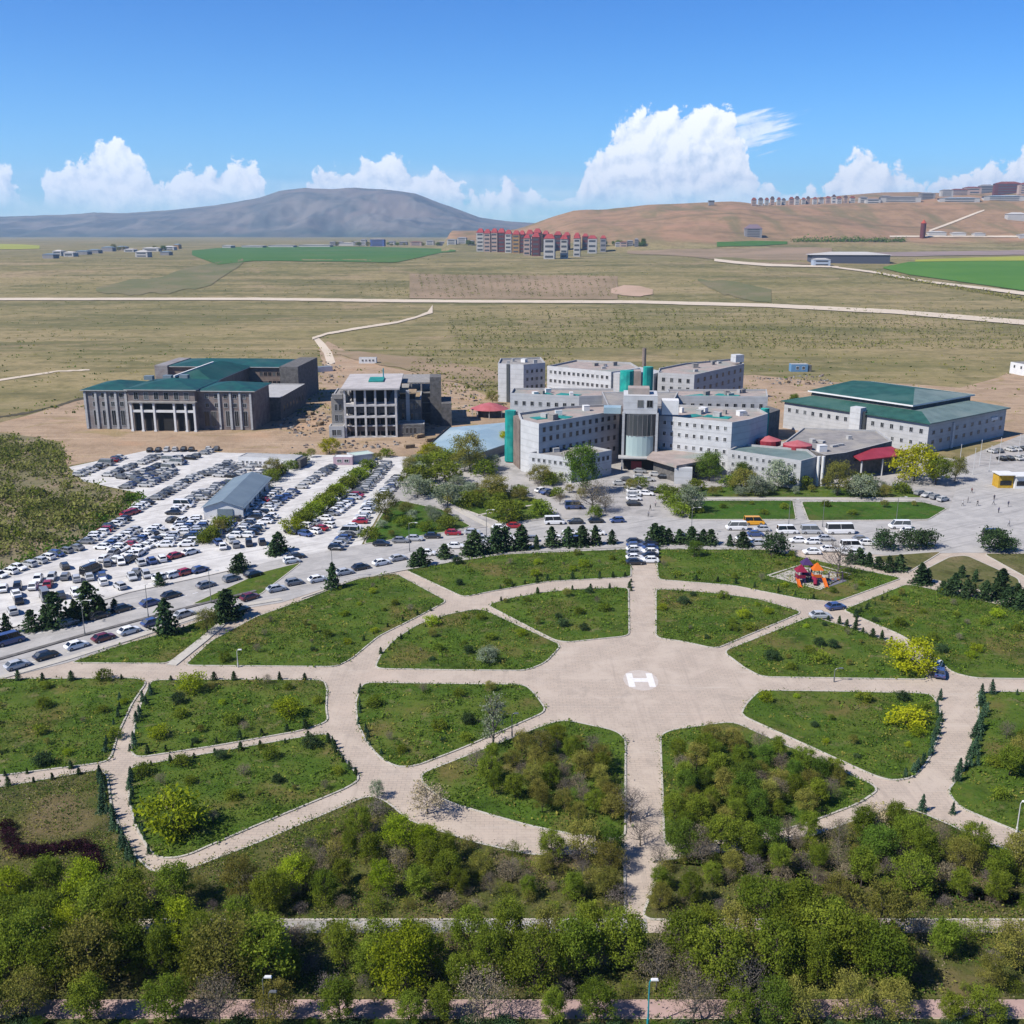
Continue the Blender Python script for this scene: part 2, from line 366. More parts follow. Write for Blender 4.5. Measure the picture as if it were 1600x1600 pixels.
def np_mesh(name, V, F, mats, smooth_=False, midx=None):
    me = bpy.data.meshes.new(name); k = F.shape[1]; nf = len(F)
    me.vertices.add(len(V)); me.vertices.foreach_set('co', np.asarray(V, np.float32).ravel())
    me.loops.add(nf * k); me.loops.foreach_set('vertex_index', np.asarray(F, np.int32).ravel())
    me.polygons.add(nf); me.polygons.foreach_set('loop_start', np.arange(0, nf * k, k, dtype=np.int32)); me.polygons.foreach_set('loop_total', np.full(nf, k, np.int32))
    for mm in (mats if isinstance(mats, (list, tuple)) else [mats]): me.materials.append(mm)
    if midx is not None: me.polygons.foreach_set('material_index', np.asarray(midx, np.int32))
    if smooth_: me.polygons.foreach_set('use_smooth', np.ones(nf, bool))
    me.update(calc_edges=True); me.validate(); return me

def far_patch(name, cols, ny, material, dz=.6, step=8, label=None, kind='structure', wob=0):
    """a sheet lying on the terrain; cols = (x, upper y, lower y) read off along it"""
    xs = np.array([c[0] for c in cols], float); n = max(2, int((xs[-1] - xs[0]) / step) + 1); px = np.linspace(xs[0], xs[-1], n)
    t = np.interp(px, xs, [c[1] for c in cols]); bt = np.interp(px, xs, [c[2] for c in cols])
    if wob: t = t + wob * 2 * fbm(px / 30, px * 0 + 5, 3); bt = bt + wob * 2 * fbm(px / 24, px * 0 + 9, 3)
    V = []
    for k in range(ny):
        for i in range(n):
            p = T(px[i], t[i] + (bt[i] - t[i]) * k / (ny - 1)); V.append((p[0], p[1], p[2] + dz))
    F = np.array([(k * n + i, (k + 1) * n + i, (k + 1) * n + i + 1, k * n + i + 1) for k in range(ny - 1) for i in range(n - 1)])
    o = link(name, np_mesh(name, np.array(V), F, material, True)); return struct(o, label, kind)

def rounded(pts, r=1.6, seg=4):
    """ground outline with its corners rounded"""
    P = [np.array(p[:2], float) for p in pts]; n = len(P); out = []
    for i in range(n):
        a, p, c = P[i - 1], P[i], P[(i + 1) % n]; la, lc = np.linalg.norm(a - p), np.linalg.norm(c - p)
        ra, rc = min(r, la * .45), min(r, lc * .45); s, e = p + (a - p) / la * ra, p + (c - p) / lc * rc
        for k in range(seg + 1):
            t = k / seg; out.append((1 - t)**2 * s + 2 * t * (1 - t) * p + t * t * e)
    return out
def offset_poly(P, d):
    """grow (d > 0) a ground outline"""
    P = [np.array(p[:2], float) for p in P]; n = len(P); A = sum(P[i][0] * P[(i + 1) % n][1] - P[(i + 1) % n][0] * P[i][1] for i in range(n)); s = 1 if A > 0 else -1
    out = []
    for i in range(n):
        e1 = P[i] - P[i - 1]; e2 = P[(i + 1) % n] - P[i]; e1 = e1 / (np.linalg.norm(e1) + 1e-9); e2 = e2 / (np.linalg.norm(e2) + 1e-9)
        n1 = np.array([e1[1], -e1[0]]) * s; n2 = np.array([e2[1], -e2[0]]) * s; q = n1 + n2; q = q / max(.5, np.dot(q, n1))
        out.append(P[i] + q * d)
    return out
def poly_mesh(name, poly, z, material, zlow=None):
    bm = bmesh.new(); vs = [bm.verts.new((p[0], p[1], z)) for p in poly]; f = bm.faces.new(vs)
    if f.normal.z < 0 or (f.normal_update() or f.normal.z < 0): f.normal_flip()
    bmesh.ops.triangulate(bm, faces=[f])
    if zlow is not None:
        lo = [bm.verts.new((p[0], p[1], zlow)) for p in poly]; n = len(vs)
        for i in range(n): bm.faces.new((vs[i], lo[i], lo[(i + 1) % n], vs[(i + 1) % n]))
        bmesh.ops.recalc_face_normals(bm, faces=bm.faces)
    me = bpy.data.meshes.new(name); bm.to_mesh(me); bm.free(); me.materials.append(material); return me
def pxpoly(pts): return [G(*p)[:2] for p in pts]
def sheet(name, pts, z, material, label=None):
    return struct(link(name, poly_mesh(name, pxpoly(pts), z, material)), label)

def dirt_mat():
    m, g, b, out = new_mat('bare_earth'); pos = g.node('ShaderNodeNewGeometry').outputs['Position']; x, y, z = g.xyz(pos)
    col = g.mix(g.step(g.noise(pos, .07, 7, .66, .6), .40, .62), (.36, .262, .180), (.285, .205, .138))
    col = g.mix(g.step(g.noise(g.comb(g.math('MULTIPLY', x, .03), g.math('MULTIPLY', y, .35), 0.0), 1.0, 5, .62, .5), .52, .68, 0, .7), col, (.45, .345, .25))
    col = g.mix(g.step(g.noise(pos, .35, 6, .72), .54, .70, 0, .7), col, (.20, .145, .095)); col = g.mix(g.step(g.noise(pos, .045, 5, .6, .9), .55, .66, 0, .6), col, (.24, .19, .085))
    col = g.mix(g.step(g.noise(pos, .02, 4, .6, .5), .52, .64, 0, .5), col, (.42, .265, .165))
    g.put(b.inputs['Base Color'], col); g.put(b.inputs['Roughness'], 1.0); g.put(b.inputs['Specular IOR Level'], .1)
    bn = g.node('ShaderNodeBump'); g.put(bn.inputs['Strength'], .8); g.put(bn.inputs['Distance'], .5); g.put(bn.inputs['Height'], g.noise(pos, .5, 6, .7)); g.l.new(bn.outputs[0], b.inputs['Normal']); return m
M['dirt'] = dirt_mat()
def gravel_mat():
    m, g, b, out = new_mat('gravel_surface'); pos = g.node('ShaderNodeNewGeometry').outputs['Position']
    rot = g.node('ShaderNodeVectorRotate', rotation_type='Z_AXIS'); g.put(rot.inputs['Vector'], pos); g.put(rot.inputs['Angle'], -.65); x, y, z = g.xyz(rot.outputs[0])
    col = g.mix(g.step(g.noise(pos, .22, 7, .66, .4), .38, .64), (.58, .565, .545), (.46, .445, .43))
    st = g.noise(g.comb(g.math('MULTIPLY', x, .035), g.math('MULTIPLY', y, .75), 0.0), 1.0, 5, .62); col = g.mix(g.step(st, .50, .68, 0, .6), col, (.265, .255, .245))
    col = g.mix(g.step(g.noise(pos, .9, 5, .7), .58, .74, 0, .6), col, [.19, .185, .175])
    g.put(b.inputs['Base Color'], col); g.put(b.inputs['Roughness'], .95); g.put(b.inputs['Specular IOR Level'], .2); return m
M['gravel'] = gravel_mat()
def road_mat():
    m, g, b, out = new_mat('road_surface'); pos = g.node('ShaderNodeNewGeometry').outputs['Position']
    rot = g.node('ShaderNodeVectorRotate', rotation_type='Z_AXIS'); g.put(rot.inputs['Vector'], pos); g.put(rot.inputs['Angle'], -.55); x, y, z = g.xyz(rot.outputs[0])
    col = g.mix(g.step(g.noise(pos, .22, 7, .66, .4), .38, .64), (.40, .385, .37), (.325, .315, .305))
    st = g.noise(g.comb(g.math('MULTIPLY', x, .035), g.math('MULTIPLY', y, .75), 0.0), 1.0, 5, .62); col = g.mix(g.step(st, .50, .68, 0, .6), col, (.22, .212, .207))
    col = g.mix(g.step(g.noise(pos, .9, 5, .7), .58, .74, 0, .6), col, [.165, .16, .155])
    g.put(b.inputs['Base Color'], col); g.put(b.inputs['Roughness'], .95); g.put(b.inputs['Specular IOR Level'], .2); return m
M['road'] = road_mat()
M['forecourt'] = mat('forecourt_paving', (.50, .475, .455), (.36, .345, .33), .3, .9, 6, (.53, .50, .47), .05)
def paving_mat():
    m, g, b, out = new_mat('paving_slabs'); pos = g.node('ShaderNodeNewGeometry').outputs['Position']
    br = g.node('ShaderNodeTexBrick'); g.put(br.inputs['Vector'], pos); g.put(br.inputs['Scale'], 1.0); g.put(br.inputs['Color1'], (.43, .355, .29)); g.put(br.inputs['Color2'], (.39, .325, .268)); g.put(br.inputs['Mortar'], (.25, .22, .19)); g.put(br.inputs['Mortar Size'], .03); g.put(br.inputs['Brick Width'], 1.2); g.put(br.inputs['Row Height'], .6)
    col = g.mix(g.step(g.noise(pos, .16, 7, .66, .5), .42, .66, 0, .9), br.outputs[0], (.46, .388, .322))
    col = g.mix(g.step(g.noise(pos, .20, 7, .72, .6), .53, .72, 0, .8), col, (.30, .255, .215))
    col = g.mix(g.step(g.noise(pos, .06, 5, .6, .8), .52, .68, 0, .55), col, (.46, .372, .305))
    col = g.mix(g.step(g.noise(pos, 2.2, 3, .7), .60, .74, 0, .5), col, (.21, .185, .155))
    px_, py_, pz_ = g.xyz(pos); col = g.mix(g.step(g.noise(g.comb(g.math('MULTIPLY', px_, .9), g.math('MULTIPLY', py_, .05), 2.0), 1, 5, .6), .54, .70, 0, .5), col, (.33, .275, .23)); col = g.mix(g.step(g.noise(g.comb(g.math('MULTIPLY', px_, .05), g.math('MULTIPLY', py_, .8), 5.0), 1, 5, .6), .56, .70, 0, .4), col, (.50, .44, .38))
    g.put(b.inputs['Base Color'], col); g.put(b.inputs['Roughness'], .95); g.put(b.inputs['Specular IOR Level'], .2); return m
M['paving'] = paving_mat()
M['kerb'] = mat('kerb_stone', (.64, .60, .53), (.56, .52, .46), 1.0, .9)
M['scrub_soil'] = mat('scrub_soil', (.24, .20, .11), (.17, .16, .075), .2, 1.0, 6, (.33, .25, .16), .06)
M['track'] = mat('pale_dirt_track', (.78, .66, .52), (.70, .59, .46), .05, 1.0)
M['field_green'] = mat('green_crop', (.045, .150, .010), (.065, .175, .016), .01, 1.0, 4, (.08, .17, .025), .004)
M['field_bright'] = mat('bright_crop', (.065, .20, .008), (.09, .23, .014), .01, 1.0)
M['field_yellow'] = mat('yellow_green_crop', (.42, .42, .04), (.34, .36, .04), .01, 1.0)
M['field_olive'] = mat('olive_pasture', (.16, .165, .06), (.24, .20, .10), .02, 1.0, 6, (.13, .15, .045), .008)
M['pink_pave'] = mat('pink_pavement', (.56, .39, .36), (.48, .34, .31), .5, .9, 5)

def lawn_mat(name, a, b_, c, bare):
    a, b_, c, bare = dim(a), dim(b_), dim(c), dim(bare)
    m, g, b, out = new_mat(name); pos = g.node('ShaderNodeNewGeometry').outputs['Position']
    col = g.mix(g.step(g.noise(pos, .16, 6, .62, .4), .38, .62), a, b_)
    col = g.mix(g.step(g.noise(pos, .07, 5, .6), .50, .66), col, c)
    col = g.mix(g.step(g.noise(pos, .11, 6, .68, .7), .52, .66, 0, .75), col, [k * .52 for k in a])
    col = g.mix(g.step(g.noise(pos, .038, 5, .6, .6), .54, .68, 0, .6), col, [a[0] * 1.5, a[1] * 1.45, a[2] * 1.3])
    col = g.mix(g.step(g.noise(pos, .33, 5, .65), .56, .70, 0, .65), col, bare)
    col = g.mix(g.step(g.noise(pos, 1.3, 3, .7), .54, .70, 0, .75), col, [k * .40 for k in a])
    g.put(b.inputs['Base Color'], col); g.put(b.inputs['Roughness'], 1.0); g.put(b.inputs['Specular IOR Level'], .1)
    bn = g.node('ShaderNodeBump'); g.put(bn.inputs['Strength'], .7); g.put(bn.inputs['Distance'], .35); g.put(bn.inputs['Height'], g.noise(pos, 1.1, 4, .7)); g.l.new(bn.outputs[0], b.inputs['Normal'])
    return m
M['lawn'] = lawn_mat('weedy_lawn', (.070, .132, .015), (.115, .165, .024), (.165, .145, .044), (.245, .200, .105))
M['turf'] = lawn_mat('mown_turf', (.050, .125, .012), (.072, .145, .018), (.11, .135, .03), (.15, .145, .05))
M['meadow'] = lawn_mat('dry_meadow', (.12, .13, .04), (.16, .155, .06), (.24, .195, .10), (.22, .18, .09))
M['wood_floor'] = lawn_mat('wood_floor', (.085, .105, .024), (.130, .128, .040), (.185, .145, .070), (.25, .195, .12))

build_terrain()
# the campus surfaces, each sheet a little above the one below
sheet('construction_ground', [(-60,676),(40,650),(135,622),(260,612),(400,640),(470,636),(505,575),(498,545),(512,533),(540,548),(600,572),(640,580),(720,600),(775,625),(780,668),(660,702),(640,716),(480,716),(370,712),(230,706),(105,728),(95,690),(55,684)], .02, M['dirt'], 'bare tan earth around the unfinished buildings')
sheet('rear_yard', [(770,660),(742,628),(800,598),(1000,590),(1180,586),(1240,592),(1300,597),(1420,600),(1500,606),(1560,590),(1590,574),(1640,566),(1750,600),(1620,690),(1230,690)], .03, M['dirt'], 'bare earth yard behind the hospital')
sheet('forecourt', [(560,880),(600,790),(640,716),(780,668),(900,690),(1230,690),(1500,718),(1570,690),(1700,640),(1900,690),(1900,850),(1000,860),(700,880)], .05, M['forecourt'], 'pale paved forecourt before the hospital')
sheet('parking_lot', [(-60,935),(0,898),(120,850),(182,812),(222,772),(130,752),(108,730),(230,704),(370,708),(640,714),(600,790),(560,860),(480,900),(300,930),(0,1010),(-90,1040)], .07, M['gravel'], 'pale gravel car park')
sheet('park_path', [(-420,1040),(105,1030),(340,950),(560,898),(640,885),(790,862),(985,850),(1200,855),(1385,866),(1800,858),(2200,1000),(2500,1180),(2400,1640),(-900,1640),(-700,1180)], .04, M['paving'], 'pinkish paved park paths and plaza')
sheet('road', [(-260,1052),(0,988),(100,956),(200,926),(330,898),(430,876),(560,852),(700,832),(850,811),(985,806),(1080,812),(1450,813),(1482,798),(1492,770),(1500,735),(1600,722),(1900,730),(1900,866),(1500,864),(1385,868),(1200,857),(985,853),(790,863),(640,889),(560,903),(440,942),(340,958),(200,1003),(105,1036),(0,1062),(-250,1120)], .09, M['road'], 'pale asphalt road past the car park')
sheet('scrub_ground', [(-300,960),(-200,690),(0,676),(62,684),(100,700),(104,735),(128,756),(212,774),(178,812),(118,848),(0,895)], .06, M['scrub_soil'], 'dry soil under the scrub')
sheet('pavement', [(-420,1564),(1950,1563),(1980,1590),(-460,1592)], .10, M['pink_pave'], 'pink pavement strip below the wood')
sheet('wood_path', [(440,1437),(1010,1436),(1012,1459),(436,1461)], .08, M['forecourt'], 'pale path through the wood')

PETALS = [
 ('NW', [(586,1045),(597,1022),(620,998),(655,976),(700,961),(742,953),(758,955),(876,1009),(851,1036),(822,1048),(700,1047)]),
 ('N1', [(762,946),(800,935),(860,925),(920,921),(981,919),(982,994),(940,998),(885,1004),(866,1000)]),
 ('N2', [(1026,921),(1110,927),(1180,936),(1253,957),(1118,1014),(1070,1003),(1026,997)]),
 ('NE', [(1268,964),(1340,986),(1390,1005),(1430,1035),(1452,1062),(1190,1058),(1163,1043),(1131,1019)]),
 ('SE', [(1188,1080),(1320,1082),(1454,1085),(1466,1105),(1469,1125),(1464,1153),(1447,1192),(1424,1216),(1395,1220),(1370,1214),(1158,1118),(1168,1100)]),
 ('S2', [(1033,1150),(1050,1142),(1145,1129),(1374,1233),(1340,1256),(1250,1290),(1150,1312),(1040,1322)]),
 ('S1', [(976,1155),(960,1143),(880,1126),(850,1135),(655,1212),(672,1235),(699,1253),(762,1272),(830,1291),(900,1305),(975,1312)]),
 ('SW', [(568,1068),(700,1070),(820,1071),(838,1090),(853,1112),(720,1170),(650,1197),(620,1199),(594,1184),(575,1161),(560,1131),(557,1097)])]
OUTER = [
 ('A', [(290,1040),(330,1003),(400,965),(470,940),(560,905),(618,897),(697,940),(650,965),(590,995),(548,1030),(525,1042)]),
 ('B', [(110,1036),(200,1006),(275,985),(345,960),(356,968),(300,1008),(262,1037)]),
 ('C', [(-420,1064),(0,1062),(215,1061),(228,1067),(205,1100),(182,1150),(172,1185),(160,1192),(0,1212),(-500,1245)]),
 ('D', [(238,1064),(380,1063),(505,1064),(510,1078),(508,1110),(512,1128),(470,1142),(340,1165),(215,1184),(206,1175),(213,1130),(225,1090)]),
 ('E', [(203,1200),(250,1192),(490,1150),(512,1148),(530,1180),(562,1218),(540,1232),(400,1290),(330,1320),(290,1338),(255,1342),(237,1332),(215,1295),(203,1250)]),
 ('F', [(-560,1262),(0,1232),(155,1204),(166,1212),(172,1260),(195,1320),(222,1352),(240,1366),(290,1362),(400,1320),(575,1245),(600,1252),(640,1285),(740,1318),(830,1338),(962,1336),(974,1352),(975,1437),(-620,1437)]),
 ('H', [(-640,1460),(2060,1459),(2080,1562),(-680,1562)]),
 ('J', [(1040,1340),(1012,1350),(1160,1330),(1270,1308),(1390,1264),(1430,1268),(1470,1285),(1560,1326),(2000,1470),(2010,1437),(1004,1437)]),
 ('K', [(1482,1238),(1515,1195),(1529,1150),(1531,1100),(1526,1085),(1560,1082),(2150,1092),(2200,1470),(1620,1312),(1500,1262)]),
 ('L', [(1318,954),(1416,914),(1440,918),(1600,955),(2000,1020),(2050,1066),(1525,1060),(1490,1052),(1445,1015),(1407,992)]),
 ('N', [(634,891),(700,880),(790,867),(985,859),(985,902),(854,909),(770,924),(724,933)]),
 ('O', [(1025,859),(1200,860),(1290,880),(1408,904),(1306,941),(1250,936),(1145,915),(1030,906)]),
 ('P', [(1362,871),(1470,863),(1418,895)]), ('Q', [(1428,900),(1485,871),(1510,869),(1590,905),(1600,940),(1500,915)]), ('S', [(1538,866),(1900,868),(1900,960),(1610,906)]),
 ('X', [(-700,1594),(2150,1594),(2300,1900),(-900,1900)])]
TURF = [
 ('T1', [(1085,783),(1238,783),(1243,812),(1075,812)]), ('T2', [(1253,785),(1440,785),(1478,795),(1450,812),(1264,814)]),
 ('T0', [(1080,763),(1240,759),(1420,764),(1440,778),(1085,777)]), ('T3', [(570,850),(600,800),(625,783),(690,797),(735,823),(700,831)]),
 ('T4', [(650,768),(700,787),(790,819),(868,806),(838,780),(760,762),(690,758)]), ('T5', [(452,832),(470,800),(505,772),(540,752),(562,740),(572,745),(545,770),(510,800),(478,835)]),
 ('T6', [(405,930),(300,945),(410,895),(470,880)]), ('T7', [(300,838),(330,822),(352,832),(318,852)])]
LAWN_POLY = {}
def lawn(key, pts, material, r=1.6, kerb=True, nm='lawn', lab=None):
    P = rounded(pxpoly(pts), r); LAWN_POLY[key] = np.array(P); dz = .002 * (len(LAWN_POLY) % 9)
    struct(link(nm, poly_mesh(nm, P, .14 + dz, material, .0)), lab)
    if kerb:
        Q = offset_poly(P, .28); n = len(P); mb = MB()
        for i in range(n):
            j = (i + 1) % n; a, b2, c, d = P[i], P[j], Q[j], Q[i]; h = .17 + dz
            mb.add([(*a, h), (*b2, h), (*c, h), (*d, h), (*c, 0), (*d, 0)], [(0, 1, 2, 3), (3, 2, 4, 5)])
        struct(mb.obj('kerb', M['kerb']))
for k, p in PETALS: lawn(k, p, M['lawn'], 1.8, lab='weedy green lawn between the paths around the plaza')
for k, p in OUTER: lawn(k, p, M['wood_floor'] if k in 'FHJX' else M['meadow'] if k in 'PQS' else M['lawn'], 1.5, k not in 'HX', lab='weedy grass beside the park paths')
for k, p in TURF: lawn(k, p, M['turf'] if k in ('T1', 'T2', 'T3') else M['lawn'], 1.2, lab='green turf before the hospital')

# white H of the helicopter landing spot in the middle of the plaza
def helipad():
    c = G(1001, 1063); P = PXM(c[1]); mb = MB(); rz = -R(7); w, h, t = 5.4, 5.6, 1.25
    mb2 = MB(); ring = [(c[0] + 3.0 * math.cos(a) * 1.0, c[1] + 4.2 * math.sin(a)) for a in np.linspace(0, 2 * math.pi, 40, False)]
    struct(link('landing_spot', poly_mesh('landing_spot', ring, .052, mat('worn_paint', (.68, .60, .54), (.62, .54, .48), .8, .8))), 'worn pale patch under the white letter H')
    # letter H with its bars
    pts = []
    t = 1.1
    for dx in (-1.75, 1.75): mb.box((c[0] + dx, c[1], .06), (t, 5.6, .012))
    mb.box((c[0], c[1], .06), (3.5 - t, 1.5, .012))
    struct(mb.obj('ground_marking', mat('marking_paint', (.95, .93, .90), (.66, .61, .55), 1.4, .7, lo=.50, hi=.85)), 'white letter H painted on the plaza')
helipad()
# paving joints that lead round the plaza: faint darker rings
# road markings and the kerbed median of the dual carriageway
def ribbon(name, pts, w, z0, z1, material, label=None, kind='structure'):
    P = [G(*p)[:2] for p in pts]; mb = MB(); n = len(P); L, Rr = [], []
    for i in range(n):
        t = P[min(i + 1, n - 1)] - P[max(i - 1, 0)]; t = t / np.linalg.norm(t); nn = np.array([-t[1], t[0]]) * w / 2
        L.append(P[i] + nn); Rr.append(P[i] - nn)
    for i in range(n - 1):
        a, b2, c, d = L[i], L[i + 1], Rr[i + 1], Rr[i]
        mb.add([(*a, z1), (*d, z1), (*c, z1), (*b2, z1), (*a, z0), (*d, z0), (*c, z0), (*b2, z0)], [(0, 1, 2, 3), (0, 3, 7, 4), (1, 5, 6, 2), (0, 4, 5, 1), (3, 2, 6, 7)])
    return struct(mb.obj(name, material), label, kind)
ribbon('road_median', [(-150,1068),(0,1031),(132,993),(240,964),(330,941),(400,924)], 1.0, .05, .26, M['concrete_dark'], 'dark low median between the two carriageways')
for pts in ([(-150,1048),(0,1012),(132,976),(240,948),(330,926),(420,905)], [(-150,1088),(0,1050),(100,1020),(240,982),(340,952),(430,928)]):
    pass
for name, pts, w in (('road_kerb', [(-100,1012),(0,988),(100,957),(200,927),(330,899),(400,883)], .4), ('road_kerb', [(470,936),(560,905),(640,890),(790,865),(985,855)], .5), ('road_kerb', [(570,851),(700,832),(850,812),(960,808)], .4), ('road_kerb', [(1085,813),(1240,814)], .4), ('road_kerb', [(1265,815),(1450,814)], .4),
                     ('sidewalk', [(-90,1084),(0,1060),(105,1030),(200,1000),(340,953),(440,937)], 1.6)):
    ribbon(name, pts, w, .05, .24 if name == 'road_kerb' else .21, M['kerb'])
def dashes(a, b, n, w=.22):
    A, B = G(*a)[:2], G(*b)[:2]; mb = MB(); t = (B - A) / n; L = np.linalg.norm(t); ang = math.atan2(t[1], t[0])
    for i in range(n):
        c = A + t * (i + .5); mb.box((c[0], c[1], .097), (L * .5, w, .006), 0, ang)
    struct(mb.obj('lane_marking', M['white']), 'white dashed lane marking')
dashes((30,998),(330,921),16); dashes((40,1038),(330,958),16); dashes((620,868),(960,828),26)
# small footpaths in the lawns
for pts, w in ([(362,962),(318,1000),(268,1040)], 1.9), ([(1040,1002),(1040,1002.5)], .1), ([(660,766),(700,788),(745,812),(770,825)], 1.8), ([(745,806),(820,792),(860,786)], 1.0), ([(1088,780),(1240,780),(1430,782)], 1.3), ([(1200,900),(1262,880),(1330,898),(1281,922),(1200,900)], .5):
    ribbon('footpath', pts, w, .05, .205, M['kerb'], 'narrow pale footpath')

# far country: tracks, fields
far_patch('dirt_road', [(-40,466.5,470),(400,466,470),(640,469,473.5),(800,470,474),(1000,470.5,475),(1200,475.5,481),(1400,485,491.5),(1660,506,514)], 3, M['track'], .7, 10, 'long pale dirt road across the plain')
far_patch('dirt_track', [(488,528,532),(510,521,524),(560,512,515.5),(620,503,506),(650,495,498),(668,488,492),(676,477,490)], 3, M['track'], .5, 4, 'pale track branching off the dirt road')
sheet('dirt_track', [(489,528),(496,526),(507,536),(518,550),(524,566),(512,572),(506,552),(497,540)], .04, M['track'])
far_patch('dirt_track', [(-20,596,599),(40,587,590),(90,580,582),(140,578,580)], 3, M['track'], .25, 6)
far_patch('country_road', [(1300,417,419),(1360,424,427),(1450,440,443),(1530,449,453),(1640,462,468)], 3, M['track'], 1.0, 6, 'pale country road on the right of the plain')
far_patch('country_road', [(1116,405,409),(1150,409,413),(1200,413,417),(1310,417,419)], 3, M['track'], 1.0, 6)
far_patch('country_road', [(1390,369,371.5),(1500,369,371),(1640,369,372)], 3, M['track'], 1.2, 8)
far_patch('hill_road', [(1452,360,363),(1490,346,349),(1520,334,337),(1538,328,330)], 3, M['track'], 1.2, 4, 'pale road climbing the reddish hill')
far_patch('green_field', [(300,392,399),(340,388,414),(400,385,408),(500,385,409),(620,387,411),(690,389,395),(712,391,393)], 5, M['field_green'], .7, 8, 'dark green crop field on the plain', wob=.6)
far_patch('bright_field', [(1380,418,420),(1420,410,430),(1500,409,441),(1640,408,461)], 6, M['field_bright'], .9, 8, 'bright green field beside the country road')
far_patch('yellow_field', [(1430,407,410),(1500,404,409),(1640,400,408)], 3, M['field_yellow'], 1.2, 8, 'yellow green strip above the bright field')
far_patch('yellow_field', [(-40,381,390),(30,382,390),(62,384,389)], 3, M['field_yellow'], .9, 8)
far_patch('green_field', [(1120,379,386),(1180,377,385),(1230,378,382)], 3, M['field_green'], 1.0, 8)
M['ploughed'] = mat('ploughed_earth', (.34, .245, .15), (.26, .19, .105), .02, 1.0, 5, (.40, .28, .18), .006)
far_patch('ploughed_field', [(640,428,467),(700,430,467.5),(800,431,468),(900,431,468),(965,432,468)], 5, M['ploughed'], .5, 8, 'brown ploughed plot with planted rows', wob=.8)
far_patch('bare_field', [(955,452,458),(975,446,462),(1000,447,463),(1020,452,460)], 4, mat('pale_bare_soil', (.58, .40, .29), (.48, .34, .23), .02, 1.0), .7, 6, 'pale bare patch on the plain', wob=2)
far_patch('bare_field', [(520,548,556),(600,556,572),(680,560,592),(740,575,604),(800,590,606)], 5, mat('brown_bare_soil', (.40, .285, .18), (.31, .225, .13), .02, 1.0, 6, (.24, .20, .09), .03), .3, 6, wob=5)
far_patch('bare_field', [(980,392,396),(1060,390,400),(1180,388,412),(1270,386,414),(1300,388,410)], 4, M['ploughed'], .6, 8, wob=1.2)
far_patch('bare_field', [(1260,396,402),(1400,394,401),(1640,391,398)], 3, mat('mauve_stubble', (.36, .27, .25), (.30, .23, .2), .01, 1.0), .8, 8, wob=.6)
far_patch('olive_field', [(1090,437,440),(1130,440,462),(1180,446,470),(1205,452,472)], 4, M['field_olive'], .5, 8, 'olive green hollow in the plain', wob=5)
far_patch('olive_field', [(150,452,458),(200,440,462),(260,430,460),(330,412,446),(380,405,412)], 4, M['field_olive'], .5, 5, wob=5)

# far mountain on the left
def mountain():
    m, g, b, out = new_mat('mountain_slope'); pos = g.node('ShaderNodeNewGeometry').outputs['Position']; x, y, z = g.xyz(pos)
    c = g.mix(g.step(g.noise(pos, .0022, 8, .66, .6), .40, .60), (.075, .085, .09), (.165, .15, .14)); c = g.mix(g.step(g.noise(pos, .0011, 6, .6, .8), .5, .6, 0, .7), c, (.19, .155, .14))
    c = g.mix(g.step(g.math('ADD', z, g.math('MULTIPLY', g.noise(pos, .003, 5), 120)), 60, 190, 1, 0), c, (.045, .07, .065))
    g.put(b.inputs['Base Color'], c); g.put(b.inputs['Roughness'], 1.0); g.put(b.inputs['Specular IOR Level'], .05)
    prof = [(-300,346),(-60,341),(0,340),(100,337.5),(150,334),(200,335),(270,330.5),(330,325),(400,315),(440,304),(480,299),(520,301),(560,299),(600,301),(650,306.5),(690,321),(720,331),(750,342),(785,346),(830,349),(900,352),(1000,356),(1200,360)]
    prof = [(a, e) for a, e in prof]
    na, nr = 520, 90; px = np.linspace(-300, 1200, na); V = []
    top = np.interp(px, [p[0] for p in prof], [p[1] for p in prof])
    for j in range(nr):
        t = j / (nr - 1); Y = 7200 + 4300 * t
        for i in range(na):
            d = ray(px[i], 362.0); xx = d[0] / d[1] * Y; e = (362.3 - top[i]) / 1600.0
            hr = CH + e * 9800; s = math.sin(min(1, t / .62) * math.pi / 2) ** 1.35 if t < .62 else math.cos((t - .62) / .38 * math.pi / 2) ** .8
            rid = float(abs(fbm(xx / 620, Y / 1900, 5, 21))) * 2.2; ed = float(fbm(px[i] / 26, 3.0, 4, 5)) * 10; h = 20 + (hr - 20 + ed) * s - (hr - 20) * .85 * rid * s * (1 - s) * (2.2 if t < .62 else .4)
            V.append((xx, Y, h))
    F = np.array([(j * na + i, j * na + i + 1, (j + 1) * na + i + 1, (j + 1) * na + i) for j in range(nr - 1) for i in range(na - 1)])
    struct(link('mountain', np_mesh('mountain', np.array(V), F, m, True)), 'blue grey flat topped mountain beyond the plain')
mountain()

far_patch('ditch', [(-30,656,659),(40,645,648),(90,633,636),(132,621,624)], 2, mat('dark_ditch', (.07, .06, .03), (.11, .09, .05), .1, 1.0), .12, 6, 'dark ditch along the edge of the bare earth', wob=1)
